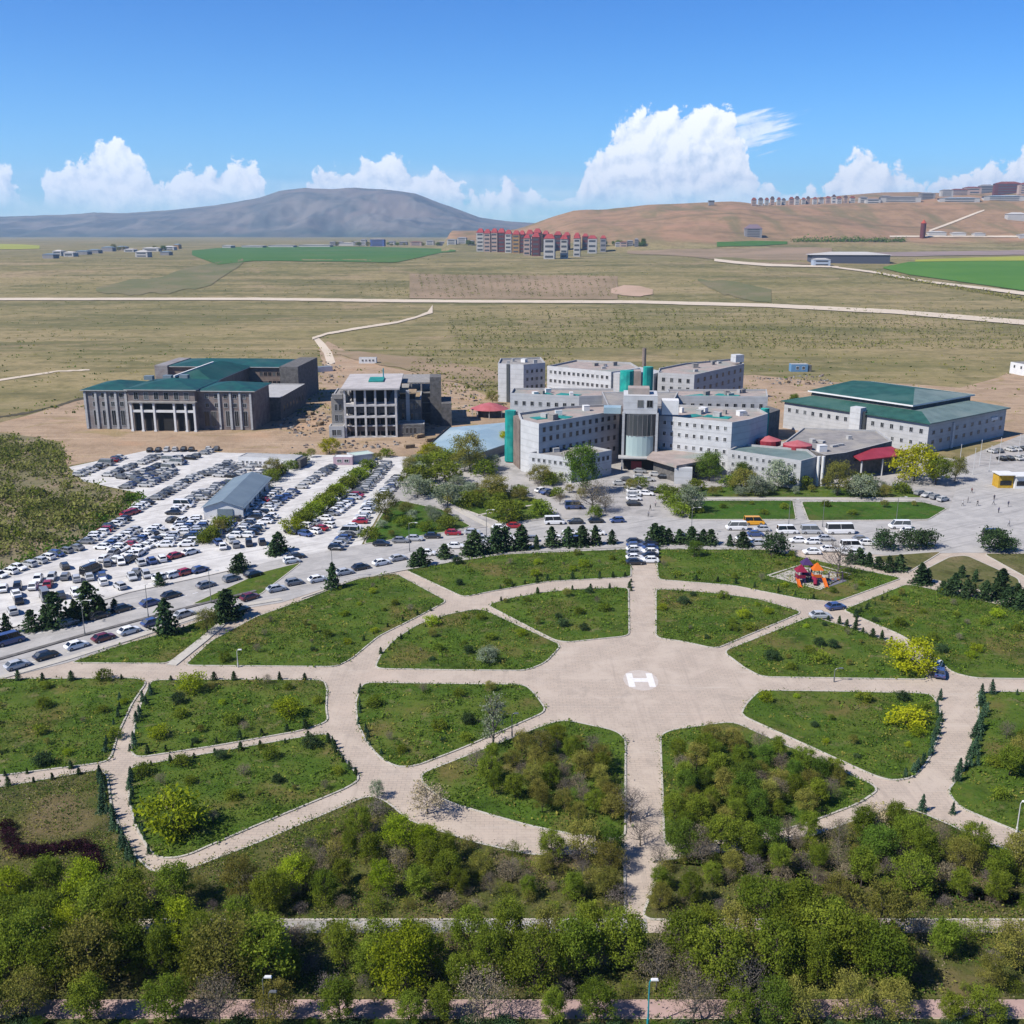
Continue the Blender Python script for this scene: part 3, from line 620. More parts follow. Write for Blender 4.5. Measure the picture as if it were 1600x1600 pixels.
# ------------------------------------------------------------------ buildings
class Frame:
    """ground frame of a facade: u runs along it, v away from the viewer"""
    def __init__(s, A, B):
        s.o = np.array(A[:2], float); d = np.array(B[:2], float) - s.o; s.L = np.linalg.norm(d); s.u = d / s.L; s.v = np.array([-s.u[1], s.u[0]]); s.a = math.atan2(s.u[1], s.u[0])
    def p(s, u, v): return s.o + s.u * u + s.v * v
    def rect(s, u0, u1, v0, v1): return [s.p(u0, v0), s.p(u1, v0), s.p(u1, v1), s.p(u0, v1)]
WIN = {}
def window_mesh(w, h, frame, arched=False):
    k = (round(w, 2), round(h, 2), frame)
    if k not in WIN:
        mb = MB(); t = .12
        mb.box((0, -.02, h / 2), (w - t, .06, h - t), 0)                        # glass, set just proud of the wall
        for sx in (-1, 1): mb.box((sx * (w - t) / 2, -.03, h / 2), (t, .14, h), 1)
        mb.box((0, -.03, t / 2), (w - 2 * t, .18, t), 1); mb.box((0, -.03, h - t / 2), (w - 2 * t, .14, t), 1); mb.box((0, -.055, h / 2), (.06, .05, h - 2 * t), 1)
        WIN[k] = mb.mesh('window', [M['glass'], M[frame]])
    return WIN[k]
WCOUNT = {}
def windows(parent, root, A, B, zs, n, w, h, frame='trim', m0=.8, m1=.8, skip=0.0, out=.0):
    """n windows a row along the wall A>B (wall seen with A on the left), each an object under its wing"""
    A, B = np.array(A[:2], float), np.array(B[:2], float); d = B - A; L = np.linalg.norm(d); d = d / L; ang = math.atan2(d[1], d[0]); nn = np.array([d[1], -d[0]])
    base = np.array(root.location[:])
    for z in zs:
        for i in range(n):
            if skip and random.random() < skip: continue
            p = A + d * (m0 + (L - m0 - m1) * ((i + .5) / n)) + nn * out
            link('window', window_mesh(w, h, frame), parent, (p[0] - base[0], p[1] - base[1], z - base[2]), ang)
class Building:
    def __init__(s, name, label, loc, cat='building', group=None):
        s.loc = np.array([loc[0], loc[1], loc[2] if len(loc) > 2 else 0.0]); s.root = thing(name, s.loc, label, cat, group)
    def part(s, mb, name, mats, parent=None, label=None):
        o = mb.obj(name, mats, parent or s.root, s.loc)
        if label: o['label'] = label
        return o
    def wing(s, poly, z, wallm, roofm, z0=0, parapet=.8, name='wing', label=None):
        """flat-roofed wing: walls, parapet ring and a sunken roof"""
        poly = [np.array(p[:2], float) for p in poly]
        A = sum(poly[i][0] * poly[(i + 1) % len(poly)][1] - poly[(i + 1) % len(poly)][0] * poly[i][1] for i in range(len(poly)))
        if A < 0: poly = poly[::-1]
        mb = MB(); n = len(poly); inn = offset_poly(poly, -.45); zt = z
        mb.prism(poly, z0, zt, 0, cap=False)
        for i in range(n):
            j = (i + 1) % n
            mb.add([(*poly[i], zt), (*poly[j], zt), (*inn[j], zt), (*inn[i], zt), (*inn[i], zt - parapet), (*inn[j], zt - parapet)], [(0, 1, 2, 3), (3, 2, 5, 4)], 1)
        w = s.part(mb, name, [wallm, M['trim']], None, label)
        r = MB().add([(*p, zt - parapet + .01) for p in inn], [tuple(range(n))]); s.part(r, 'roof', roofm, w)
        return w
    def unit(s, parent, x, y, z, d, mname, rz=0, name='roof_unit'):
        mb = MB().box((x, y, z + d[2] / 2), d, 0, rz); mb.box((x, y, z + d[2] + .06), (d[0] * 1.06, d[1] * 1.06, .12), 0, rz)
        return s.part(mb, name, M[mname], parent)
def hip_roof(mb, poly4, z, rise, over=.7, m=0, fascia=.35):
    """hipped roof over a four-cornered plan; ridge along the longer side"""
    P = offset_poly(poly4, over); P = [np.array(p) for p in P]
    if np.linalg.norm(P[1] - P[0]) < np.linalg.norm(P[2] - P[1]): P = P[1:] + P[:1]
    w = np.linalg.norm(P[2] - P[1]); l = np.linalg.norm(P[1] - P[0]); t = min(.49, .5 * w / l)
    a, b = (P[0] + P[3]) / 2, (P[1] + P[2]) / 2; r0, r1 = a + (b - a) * t, b + (a - b) * t
    vs = [(*p, z + fascia) for p in P] + [(*r0, z + rise), (*r1, z + rise)] + [(*p, z) for p in P]
    mb.add(vs, [(0, 1, 5, 4), (1, 2, 5), (2, 3, 4, 5), (3, 0, 4)], m)
    mb.add(vs, [(6, 7, 1, 0), (7, 8, 2, 1), (8, 9, 3, 2), (9, 6, 0, 3), (9, 8, 7, 6)], m + 1)

# ---- far left: stone building under green roofs, front bar + spine + rear bar + side hall
def green_roof_building():
    f = Frame(G(137, 670), G(398, 673)); s = Building('stone_building', 'long grey stone building with green roofs and white portico on the left', (*f.p(33, 20), 0))
    L = f.L; RM = [M['green_roof_lit'], M['trim']]
    def bar(u0, u1, v0, v1, z, wm, rise=2.6, roofm=RM, nm='wing'):
        w = s.part(MB().prism(f.rect(u0, u1, v0, v1), 0, z, 0), nm, M[wm])
        mb = MB(); hip_roof(mb, f.rect(u0, u1, v0, v1), z, rise, 1.0); s.part(mb, 'roof', roofm, w); return w
    a = bar(0, 18.5, 0, 22, 15.2, 'cladding_grey'); c = bar(18.5, 45.0, -2.2, 24, 15.9, 'stone_mix', 3.0); b2 = bar(45.0, L, .8, 22, 15.2, 'stone_mix')
    sp = bar(24, 43, 24, 72, 15.4, 'brown_stone', 4.2, [M['green_roof'], M['trim']])
    rr = bar(6, 59, 72, 100, 15.4, 'brown_stone', 2.4); tw = s.part(MB().prism(f.rect(59.1, 67.5, 66, 102), 0, 16.6), 'end_block', M['concrete_dark'])  # right end block coloured dark for its shaded face
    s.part(MB().prism(f.rect(0, 6, 70, 100), 0, 16.2), 'end_block', M['cladding_grey'])
    hall = s.wing(f.rect(50, 71.5, 22.1, 62), 9.6, M['concrete_dark'], M['trim'], 0, .5, 'hall', 'hall with walls darkened as if shaded and a white flat roof')  # shade of the right side put into the wall colour
    P = lambda u, v: f.p(u, v)
    windows(a, s.root, P(1.5, 0), P(17.5, 0), (1.4,), 4, 1.9, 6.2, 'cladding'); windows(a, s.root, P(1.5, 0), P(17.5, 0), (9.0, 12.4), 4, 1.7, 2.0, 'cladding')
    windows(c, s.root, P(19, -2.2), P(44.5, -2.2), (12.2,), 6, 1.9, 3.0, 'cladding')
    windows(b2, s.root, P(54, .8), P(L - 1, .8), (1.4,), 3, 1.8, 6.2, 'cladding'); windows(b2, s.root, P(46, .8), P(L - 1, .8), (8.8, 12.3), 5, 1.6, 1.9, 'cladding')
    windows(b2, s.root, P(46, .8), P(53, .8), (1.4,), 2, 2.2, 6.0, 'cladding_grey')
    windows(rr, s.root, P(47, 72), P(58.5, 72), (7.5, 11.5), 5, 1.6, 1.9, 'brown_stone')
    windows(hall, s.root, P(71.5, 24), P(71.5, 60), (3.0,), 7, 1.6, 2.6, 'concrete_dark')
    for u in (4.7, 8.7, 12.7, 16.8, .4): s.part(MB().box((*f.p(u, -.2), 7.5), (.9, .5, 14.6), 0, f.a), 'pilaster', M['cladding'], a)
    for u in (53.5, 58.0, 61.8, 66.0): s.part(MB().box((*f.p(u, .55), 7.5), (.8, .5, 14.4), 0, f.a), 'pilaster', M['cladding'], b2)
    # white portico of tall columns before near-black panels painted as the shade of open bays
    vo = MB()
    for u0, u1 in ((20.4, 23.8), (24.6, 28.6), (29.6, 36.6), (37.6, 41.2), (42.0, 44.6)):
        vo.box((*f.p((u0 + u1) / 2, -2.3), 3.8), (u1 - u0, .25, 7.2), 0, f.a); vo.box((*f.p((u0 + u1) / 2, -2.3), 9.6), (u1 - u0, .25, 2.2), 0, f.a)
    s.part(vo, 'porch_shade', M['dark'], c)
    for u in (20.0, 24.2, 29.1, 37.1, 41.6, 45.0): s.part(MB().box((*f.p(u, -3.6), 5.6), (.75, .75, 11.2), 0, f.a).box((*f.p(u, -3.6), .3), (1.1, 1.1, .6), 0, f.a).box((*f.p(u, -3.6), 10.95), (1.05, 1.05, .35), 0, f.a), 'column', M['white'])
    s.part(MB().box((*f.p(32.5, -3.4), 7.9), (25.6, .6, .9), 0, f.a), 'balcony_beam', M['white']); s.part(MB().box((*f.p(32.5, -3.2), 11.4), (26.6, 2.6, .5), 0, f.a), 'porch_slab', M['concrete'])
    # light ridge cap along the spine and unfinished plant on top
    s.part(MB().tube([(*f.p(27, 24), 17.6), (*f.p(27.6, 70), 17.8)], .55, 4), 'ridge_cap', M['white'], sp)
    for u, v in ((20, 16), (27, 18), (33, 20)): s.part(MB().box((*f.p(u, v), 18.2), (3.5, 2.5, 1.6), 0, f.a), 'roof_unit', M['shed_roof'], c)
green_roof_building()

# ---- raw concrete skeleton beside it
M['fresh'] = mat('fresh_concrete', (.78, .76, .75), (.60, .58, .575), .7, .9)
def concrete_frame_building():
    f = Frame(G(541, 684), G(620, 683)); s = Building('concrete_frame', 'unfinished grey concrete frame building with open floors and white top slab', (*f.p(8, 20), 0), 'construction site')
    L = f.L; D = 46.0; levels = (0.3, 8.3, 12.6, 18.6)
    s.part(MB().prism(f.rect(1.4, L - 1.4, 2.6, D), .1, 12.4, 0).prism(f.rect(2, L - 3, 6, D - 10), 12.41, 18.2, 0), 'shade_core', M['dark'])  # near-black solid painted as the shade between the open floors
    for z in levels[:-1]: s.part(MB().prism(f.rect(-.4, L + .4, -.4, D), z - .75, z), 'floor_slab', M['fresh'])
    s.part(MB().prism(f.rect(.5, L - .5, .5, 3), 4.1, 4.45), 'floor_slab', M['fresh'])
    s.part(MB().prism(f.rect(-1.2, L + 1.6, -1.6, D - 6), 18.2, 18.8), 'roof_slab', mat('fresh_slab', (.62, .58, .57), (.50, .47, .46), .25, .9))
    s.part(MB().prism(f.rect(L * .42, L * .72, 15, 26), 18.81, 19.4), 'roof_sheet', M['roof_teal']); s.part(MB().tube([(*f.p(L * .7, 24), 18.8), (*f.p(L * .7, 24), 23)], .25), 'post', M['teal_metal'])
    n = 5
    for i in range(n + 1):
        u = L * i / n
        for v in (0, 8, 16, 24, 32, 40):
            if v and 0 < i < n: continue
            s.part(MB().box((*f.p(u, v), 9.2), (.75, .75, 18.0), 0, f.a), 'column', M['fresh'])
    for i in range(n):
        u = L * (i + .5) / n
        s.part(MB().box((*f.p(u, 1.2), 10.3), (L / n - .8, .3, 2.2), 0, f.a).box((*f.p(u - .7, 1.0), 10.3), (.5, .5, 3.6), 0, f.a), 'infill_wall', M['concrete_dark'], None)
        s.part(MB().box((*f.p(u, 2.2), 3.0), (L / n - 1.2, .3, 2.0), 0, f.a).box((*f.p(u - .5, 1.9), 4.2), (.4, .4, 7.4), 0, f.a), 'infill_wall', M['brown_stone'])
    # stepped left wing and low podium
    w = s.wing(f.rect(-5.6, -.5, 5, 30), 14.5, M['concrete'], M['concrete'], 0, .4); windows(w, s.root, f.p(-5.4, 5), f.p(-.7, 5), (5.4, 9.5), 2, 1.3, 2.6, 'cladding')
    s.part(MB().box((*f.p(-3, 4), 15.2), (4, 2.5, 1.6), 0, f.a).box((*f.p(-1.2, 7), 15.6), (2, 2, 2.4), 0, f.a), 'parapet_block', M['concrete'], w)
    pw = s.wing(f.rect(-6.2, -.5, -1, 4.9), 4.6, M['cladding'], M['concrete'], 0, .3, 'podium'); windows(pw, s.root, f.p(-6, -1), f.p(-.8, -1), (1.0,), 2, 1.7, 2.4, 'cladding_white')
    # darker right side: bays of unfinished block with a long rear wing and lift tower
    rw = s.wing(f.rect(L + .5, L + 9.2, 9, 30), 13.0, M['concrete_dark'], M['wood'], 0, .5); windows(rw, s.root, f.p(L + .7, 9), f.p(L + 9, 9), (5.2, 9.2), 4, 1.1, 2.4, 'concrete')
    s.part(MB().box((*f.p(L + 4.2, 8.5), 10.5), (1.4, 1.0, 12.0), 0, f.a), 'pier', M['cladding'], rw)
    s.part(MB().prism(f.rect(L + .8, L + 7.5, 8, 17), 15.2, 15.7), 'shuttering', M['wood']);  s.part(MB().prism(f.rect(L + 1.2, L + 7, 9.2, 16.5), 13.01, 15.1), 'upper_shade', M['dark'])  # near-black block painted as shade below the shuttering
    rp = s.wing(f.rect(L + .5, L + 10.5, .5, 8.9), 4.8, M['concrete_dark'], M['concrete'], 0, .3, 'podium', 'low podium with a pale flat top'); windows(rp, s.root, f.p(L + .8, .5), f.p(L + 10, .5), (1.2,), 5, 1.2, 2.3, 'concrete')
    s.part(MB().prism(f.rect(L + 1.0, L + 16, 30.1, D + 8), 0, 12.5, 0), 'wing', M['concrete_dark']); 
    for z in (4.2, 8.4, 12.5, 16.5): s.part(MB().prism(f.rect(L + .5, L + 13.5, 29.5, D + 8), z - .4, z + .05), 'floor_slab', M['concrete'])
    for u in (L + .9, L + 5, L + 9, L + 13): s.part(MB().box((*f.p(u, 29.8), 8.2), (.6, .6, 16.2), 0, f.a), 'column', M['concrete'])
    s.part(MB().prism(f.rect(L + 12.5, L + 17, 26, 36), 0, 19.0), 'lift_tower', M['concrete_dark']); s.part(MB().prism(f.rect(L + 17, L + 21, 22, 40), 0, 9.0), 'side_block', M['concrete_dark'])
concrete_frame_building()

# ---- hospital: wings in a star around a glazed entrance tower
def P8(pts, z): return [G(x, y, z)[:2] for x, y in pts]
def roof_clutter(s, w, poly, z, n, seed, teal=True):
    r = random.Random(seed); c = np.mean(np.array(poly), 0)
    for k in range(n):
        q = np.array(poly[r.randrange(len(poly))]); t = r.uniform(.1, .6); p = c + (q - c) * t
        s.unit(w, p[0], p[1], z - .79, (r.uniform(1.0, 3.0), r.uniform(1.0, 2.4), r.uniform(.8, 1.8)), r.choice(['trim', 'roof_grey', 'white']), r.uniform(0, 1))
    if teal:
        
        for k, t in ((1, .2), (0, .45)): p = c + (np.array(poly[k]) - c) * t; s.part(MB().box((p[0], p[1], z - .7), (8.5, 4.6, .16), 0, .5 - k), 'roof_membrane', M['roof_teal'], w)
def net(s, px0, px1, pyb, pyt, name='netting'):
    """wavy protective net hanging on a stair shaft"""
    a, b = G(px0, pyb), G(px1, pyb); top = HT((px0 + px1) / 2, pyb, pyt); n = 14; mb = MB(); d = (b - a)[:2]; rr = np.linalg.norm(d) / 2; c = (a + b)[:2] / 2
    r = random.Random(px0); ring = []
    for k in range(n): q = 2 * math.pi * k / n; w = 1 + .12 * math.sin(3 * q + px0); ring.append((c[0] + rr * w * math.cos(q), c[1] + rr * .8 * w * math.sin(q)))
    mb.prism(ring, .4, top * .5, 0, False); mb.prism([(c[0] + (x - c[0]) * .93, c[1] + (y - c[1]) * .93) for x, y in ring], top * .5, top, 0, True)
    return s.part(mb, name, M['netting'], None, 'bright teal protective netting')
def hospital():
    s = Building('hospital_building', 'star shaped pale hospital with glazed entrance tower and teal netting', (*G(1000, 720)[:2], 0), 'hospital'); Z = 17
    FL = P8([(814,655),(842,662),(968,641),(955,631),(880,635),(810,645)], Z)
    w = s.wing(FL, Z, M['cladding_white'], M['roof_pink'], label='front wing with a dark shaded side'); roof_clutter(s, w, FL, Z, 6, 1)
    for zz in ((3.4, 7.2, 11.0, 14.0),): windows(w, s.root, FL[1], FL[2], zz, 12, 1.25, 1.6, 'cladding_grey')  # grey frames deepen the shaded wall; sunlit walls get white ones
    FR = P8([(1030,649),(1144,660),(1172,655),(1200,646),(1185,638),(1060,632),(1028,638)], Z)
    w = s.wing(FR, Z, M['cladding_white'], M['roof_pink'], label='bright front wing with rows of square windows'); roof_clutter(s, w, FR, Z, 7, 2)
    windows(w, s.root, FR[0], FR[1], (2.6, 6.6, 10.5, 14.1), 9, 1.15, 1.5, 'white')
    ML = P8([(797,614),(905,619),(962,617),(960,607),(802,606)], Z); w = s.wing(ML, Z, M['cladding'], M['roof_pink']); windows(w, s.root, ML[0], ML[1], (12.6, 8.6), 8, 1.4, 1.7, 'trim'); roof_clutter(s, w, ML, Z, 4, 3)
    MR = P8([(1046,618),(1200,619.5),(1198,608),(1042,608)], Z); w = s.wing(MR, Z, M['cladding'], M['roof_pink']); windows(w, s.root, MR[0], MR[1], (12.6, 8.6), 11, 1.4, 1.7, 'trim'); roof_clutter(s, w, MR, Z, 5, 4)
    # central hub and entrance tower
    c = G(998, 733); f = Frame((c[0] - 5.8, c[1]), (c[0] + 5.6, c[1] - 1.2))
    hub = s.wing(P8([(950,634),(1048,634),(1060,612),(940,612)], 17.6), 17.6, M['cladding_grey'], M['roof_grey'], 0, .5, 'hub')
    t = s.part(MB().prism(f.rect(0, f.L, 1.2, 20), 0, 18.3), 'tower', M['brown_stone'])
    g = MB(); k = 9; arc = [f.p(f.L / 2 - 4.6 * math.cos(math.pi * i / k), 1.6 - 2.6 * math.sin(math.pi * i / k)) for i in range(k + 1)]
    for z0, z1, nm, mm in ((4.4, 11.2, 'pale_glazing', 'pale_glass'), (11.25, 18.2, 'dark_glazing', 'glass')): s.part(MB().prism(arc, z0, z1), nm, M[mm], t)
    mul = MB()
    for q in range(2, k - 1): mul.box((arc[q][0], arc[q][1], 14.7), (.10, .10, 6.9))
    for q in range(1, k): mul.box((arc[q][0], arc[q][1], 11.22), (1.3, .12, .16), 0, f.a)
    s.part(mul, 'mullion', M['cladding_grey'], t)
    for u in (.35, f.L - .35): s.part(MB().box((*f.p(u, .9), 9.4), (.8, 1.2, 18.6), 0, f.a), 'pier', M['cladding'], t)
    s.part(MB().prism(f.rect(1.0, f.L - 1.0, -.2, 1.1), 0, 4.2), 'entrance', M['dark'], t); s.part(MB().prism(f.rect(3.2, 6.6, -.35, -.21), .1, 2.8), 'door', M['red'], t)  # entrance is a near-black block put in for doorway shade
    s.part(MB().prism(f.rect(-1.0, f.L + 1.0, -3.4, .6), 4.2, 4.6).box((*f.p(.2, -3.0), 2.1), (.4, .4, 4.2)).box((*f.p(f.L - .2, -3.0), 2.1), (.4, .4, 4.2)), 'canopy', M['trim'], t)
    hd = s.part(MB().prism(f.rect(.2, f.L - .4, .4, 12), 18.31, 24.2), 'tower_head', M['cladding_white'], t); windows(t, s.root, f.p(3.4, .4), f.p(f.L - .6, .4), (20.4,), 2, 2.0, 2.4, 'cladding_grey')
    s.part(MB().prism(f.rect(1.6, f.L - 3, 3, 9), 24.21, 26.2), 'lift_house', M['roof_pink'], t); s.part(MB().prism(f.rect(f.L + 1.2, f.L + 6.6, 4, 9), 17.61, 22.2), 'lift_house', M['white'], t); s.part(MB().prism(f.rect(-6.2, -.6, 4, 9), 17.61, 19.6), 'lift_house', M['blue_roof'], t)
    net(s, 789, 807, 722, 641); net(s, 1183, 1197, 716, 638)
    shaft = s.part(MB().prism(P8([(1172,655.5),(1183,652),(1219,640),(1200,634),(1185,640)], 15.5), 0, 15.5), 'stair_block', M['concrete_dark'])
    s.part(MB().prism(P8([(802,650),(812,657),(824,655),(812,646)], 16.2), 0, 16.2), 'stair_block', M['brown_stone'])
hospital()
def hospital_rear():
    s = Building('rear_hospital_block', 'rear hospital block with a white windowed wing and dark end wing', (*G(960, 612)[:2], 0), 'hospital'); Z = 17
    a = P8([(778,567.5),(818,569.5),(852,566.5),(845,558),(782,559.5)], 17.6); w = s.wing(a, 17.6, M['cladding_white'], M['roof_grey']); roof_clutter(s, w, a, 17.6, 4, 7, False)
    s.part(MB().box((*(0.62 * a[0] + .38 * a[1] + np.array([.2, -.25])), 8.8), (1.4, .5, 17.4), 0, -.35), 'slot_window', M['glass'], w)
    windows(w, s.root, a[1], a[2], (3, 6.5, 10, 13.5), 4, 1.2, 1.5, 'cladding_grey')
    b2 = P8([(855,571.5),(955,581),(1000,575),(985,566),(900,562)], Z); w = s.wing(b2, Z, M['cladding_white'], M['roof_pink']); windows(w, s.root, b2[0], b2[1], (5.8, 9.7, 13.6), 13, 1.5, 1.7, 'white'); roof_clutter(s, w, b2, Z, 5, 8, False)
    s.part(MB().prism(P8([(955,582),(968,584),(1022,584),(1035,580),(1000,573)], 16.5), 0, 16.5), 'hub', M['cladding'])
    c = P8([(1028,582),(1085,585.5),(1163,568),(1148,560),(1070,567),(1030,575)], Z); w = s.wing(c, Z, M['cladding'], M['roof_pink']); windows(w, s.root, c[0], c[1], (9.6, 13.2), 4, 1.5, 1.9, 'trim'); windows(w, s.root, c[1], c[2], (5.5, 9.5, 13.3), 8, 1.7, 1.8, 'cladding_grey'); roof_clutter(s, w, c, Z, 5, 9, False)  # right-facing wall gets greyer frames, shade put into their colour
    s.part(MB().box((*G(1152, 563, 18)[:2], 19), (4.5, 4, 3.4), 0, .4), 'lift_house', M['cladding_white'], w)
    net(s, 967, 990, 650, 579); net(s, 1001, 1018, 650, 573); s.part(MB().prism(P8([(990,580),(1002,580),(1002,577),(990,577)], 17.8), 0, 17.8), 'stair_block', M['roof_pink'])
    s.part(MB().tube([(*G(1006, 572, 17)[:2], 17), (*G(1006, 572, 17)[:2], 25)], .9, 8), 'chimney', M['brown_stone'])
hospital_rear()
def annexes():
    s = Building('front_annex', 'low white annex with small square windows left of the tower', (*G(890, 750)[:2], 0)); p = P8([(826,707),(893,715.5),(956,703),(900,692)], 8); w = s.wing(p, 8, M['cladding_white'], M['roof_grey'], 0, .6)
    windows(w, s.root, p[0], p[1], (5.3, 1.6), 7, 1.05, 1.3, 'cladding_white'); windows(w, s.root, p[1], p[2], (5.0,), 8, 1.1, 1.4, 'cladding_grey'); s.unit(w, *G(905, 702, 8)[:2], 7.41, (5, 4, .7), 'roof_grey', .3); s.unit(w, *G(868, 703, 8)[:2], 7.41, (2, 2, 1.2), 'trim', .3)  # frames greyed on the shaded side, white on the sunlit one
    s = Building('entrance_annex', 'low annex with pinkish flat roof over a dark recess beside the tower', (*G(1065, 750)[:2], 0)); p = P8([(1011,714),(1057,727.5),(1122,716),(1085,700),(1030,695)], 6)
    q = offset_poly(p, -2.0); w = s.part(MB().prism(q, 0, 5.2), 'wing', M['concrete_dark']); s.part(MB().prism(p, 5.2, 6.0, 0), 'roof', M['roof_pink'])  # walls coloured dark for the shade under the roof edge
    f = Frame(p[1] + (p[0] - p[1]) * .01, p[1] + (p[2] - p[1]) * .35); s.part(MB().box((p[1][0] + 2.4, p[1][1] + 1.3, 2.6), (5.4, 2.2, 5.1), 0, -.15), 'pier', M['cladding_white'])
    windows(w, s.root, q[1], q[2], (1.8,), 5, 1.3, 2.0, 'cladding_grey')
    s = Building('side_annex', 'pale annex with dark end wall behind the street trees', (*G(1200, 752)[:2], 0)); p = P8([(1138,702.5),(1252,720),(1277,713.5),(1262,702),(1160,693)], 9); w = s.wing(p, 9, M['cladding'], M['pale_green_roof'], 0, .6)
    windows(w, s.root, p[0], p[1], (1.2, 4.0, 6.6), 11, 1.0, 1.3, 'cladding_white')
    s = Building('clinic_annex', 'grey roofed annex with red awning beside the green roofed hall', (*G(1320, 735)[:2], 0)); p = P8([(1290,711),(1322,707),(1394,689),(1370,672),(1255,668),(1226,690)], 8.4); w = s.wing(p, 8.4, M['concrete_dark'], M['roof_grey'], 0, .5, 'wing')
    roof_clutter(s, w, p, 8.4, 5, 31, False); s.unit(w, *G(1284, 703, 8.4)[:2], 7.91, (2.6, 2, 2), 'white', .2)
    for x in (1276, 1283): s.part(MB().tube([(*G(x, 760)[:2], 0), (*G(x, 760)[:2], 9.4)], .5, 8), 'column', M['white'])
    for cx, cy, r in ((1201, 690, 4.0), (1246, 697, 4.6)):
        c = G(cx, cy, 9); mb = MB(); mb.prism([(c[0] + r * math.cos(q) * 1.0, c[1] + r * .9 * math.sin(q)) for q in np.linspace(0, 6.283, 16, False)], 8.0, 9.6, 0); hip = []
        ring = [(c[0] + r * math.cos(q), c[1] + r * .9 * math.sin(q), 9.6) for q in np.linspace(0, 6.283, 16, False)]; mb.add(ring + [(c[0], c[1], 11.0)], [(i, (i + 1) % 16, 16) for i in range(16)], 1); s.part(mb, 'roof_lantern', [M['red'], M['red_pale']], w)
    a0, a1 = G(1322, 711, 6.4), G(1393, 703, 6.4); d = (a1 - a0)[:2]; n = np.array([d[1], -d[0]]) / np.linalg.norm(d)
    mb = MB(); q = [a0[:2], a1[:2], a1[:2] + n * 6.5, a0[:2] + n * 6.5]; mb.add([(*q[0], 7.6), (*q[1], 7.6), (*q[2], 6.0), (*q[3], 6.0), (*q[0], 7.3), (*q[1], 7.3), (*q[2], 5.6), (*q[3], 5.6)], [(0, 3, 2, 1), (4, 5, 6, 7), (3, 7, 6, 2), (0, 4, 7, 3), (1, 2, 6, 5)], 0); s.part(mb, 'awning', M['red'])
    for t in (.05, .5, .95): e = a0[:2] + d * t + n * 6.2; s.part(MB().tube([(*e, 0), (*e, 5.7)], .28, 6), 'post', M['white_metal'])
    s.part(MB().prism([a0[:2] + n * .5, a1[:2] + n * .5, a1[:2] + n * 3, a0[:2] + n * 3], 0, 5.0), 'wing', M['concrete_dark'])
annexes()
M['hall_green'] = mat('faded_green_sheet', (.030, .125, .100), (.018, .085, .070), .25, .6, c3=(.06, .15, .125), scale3=.07)
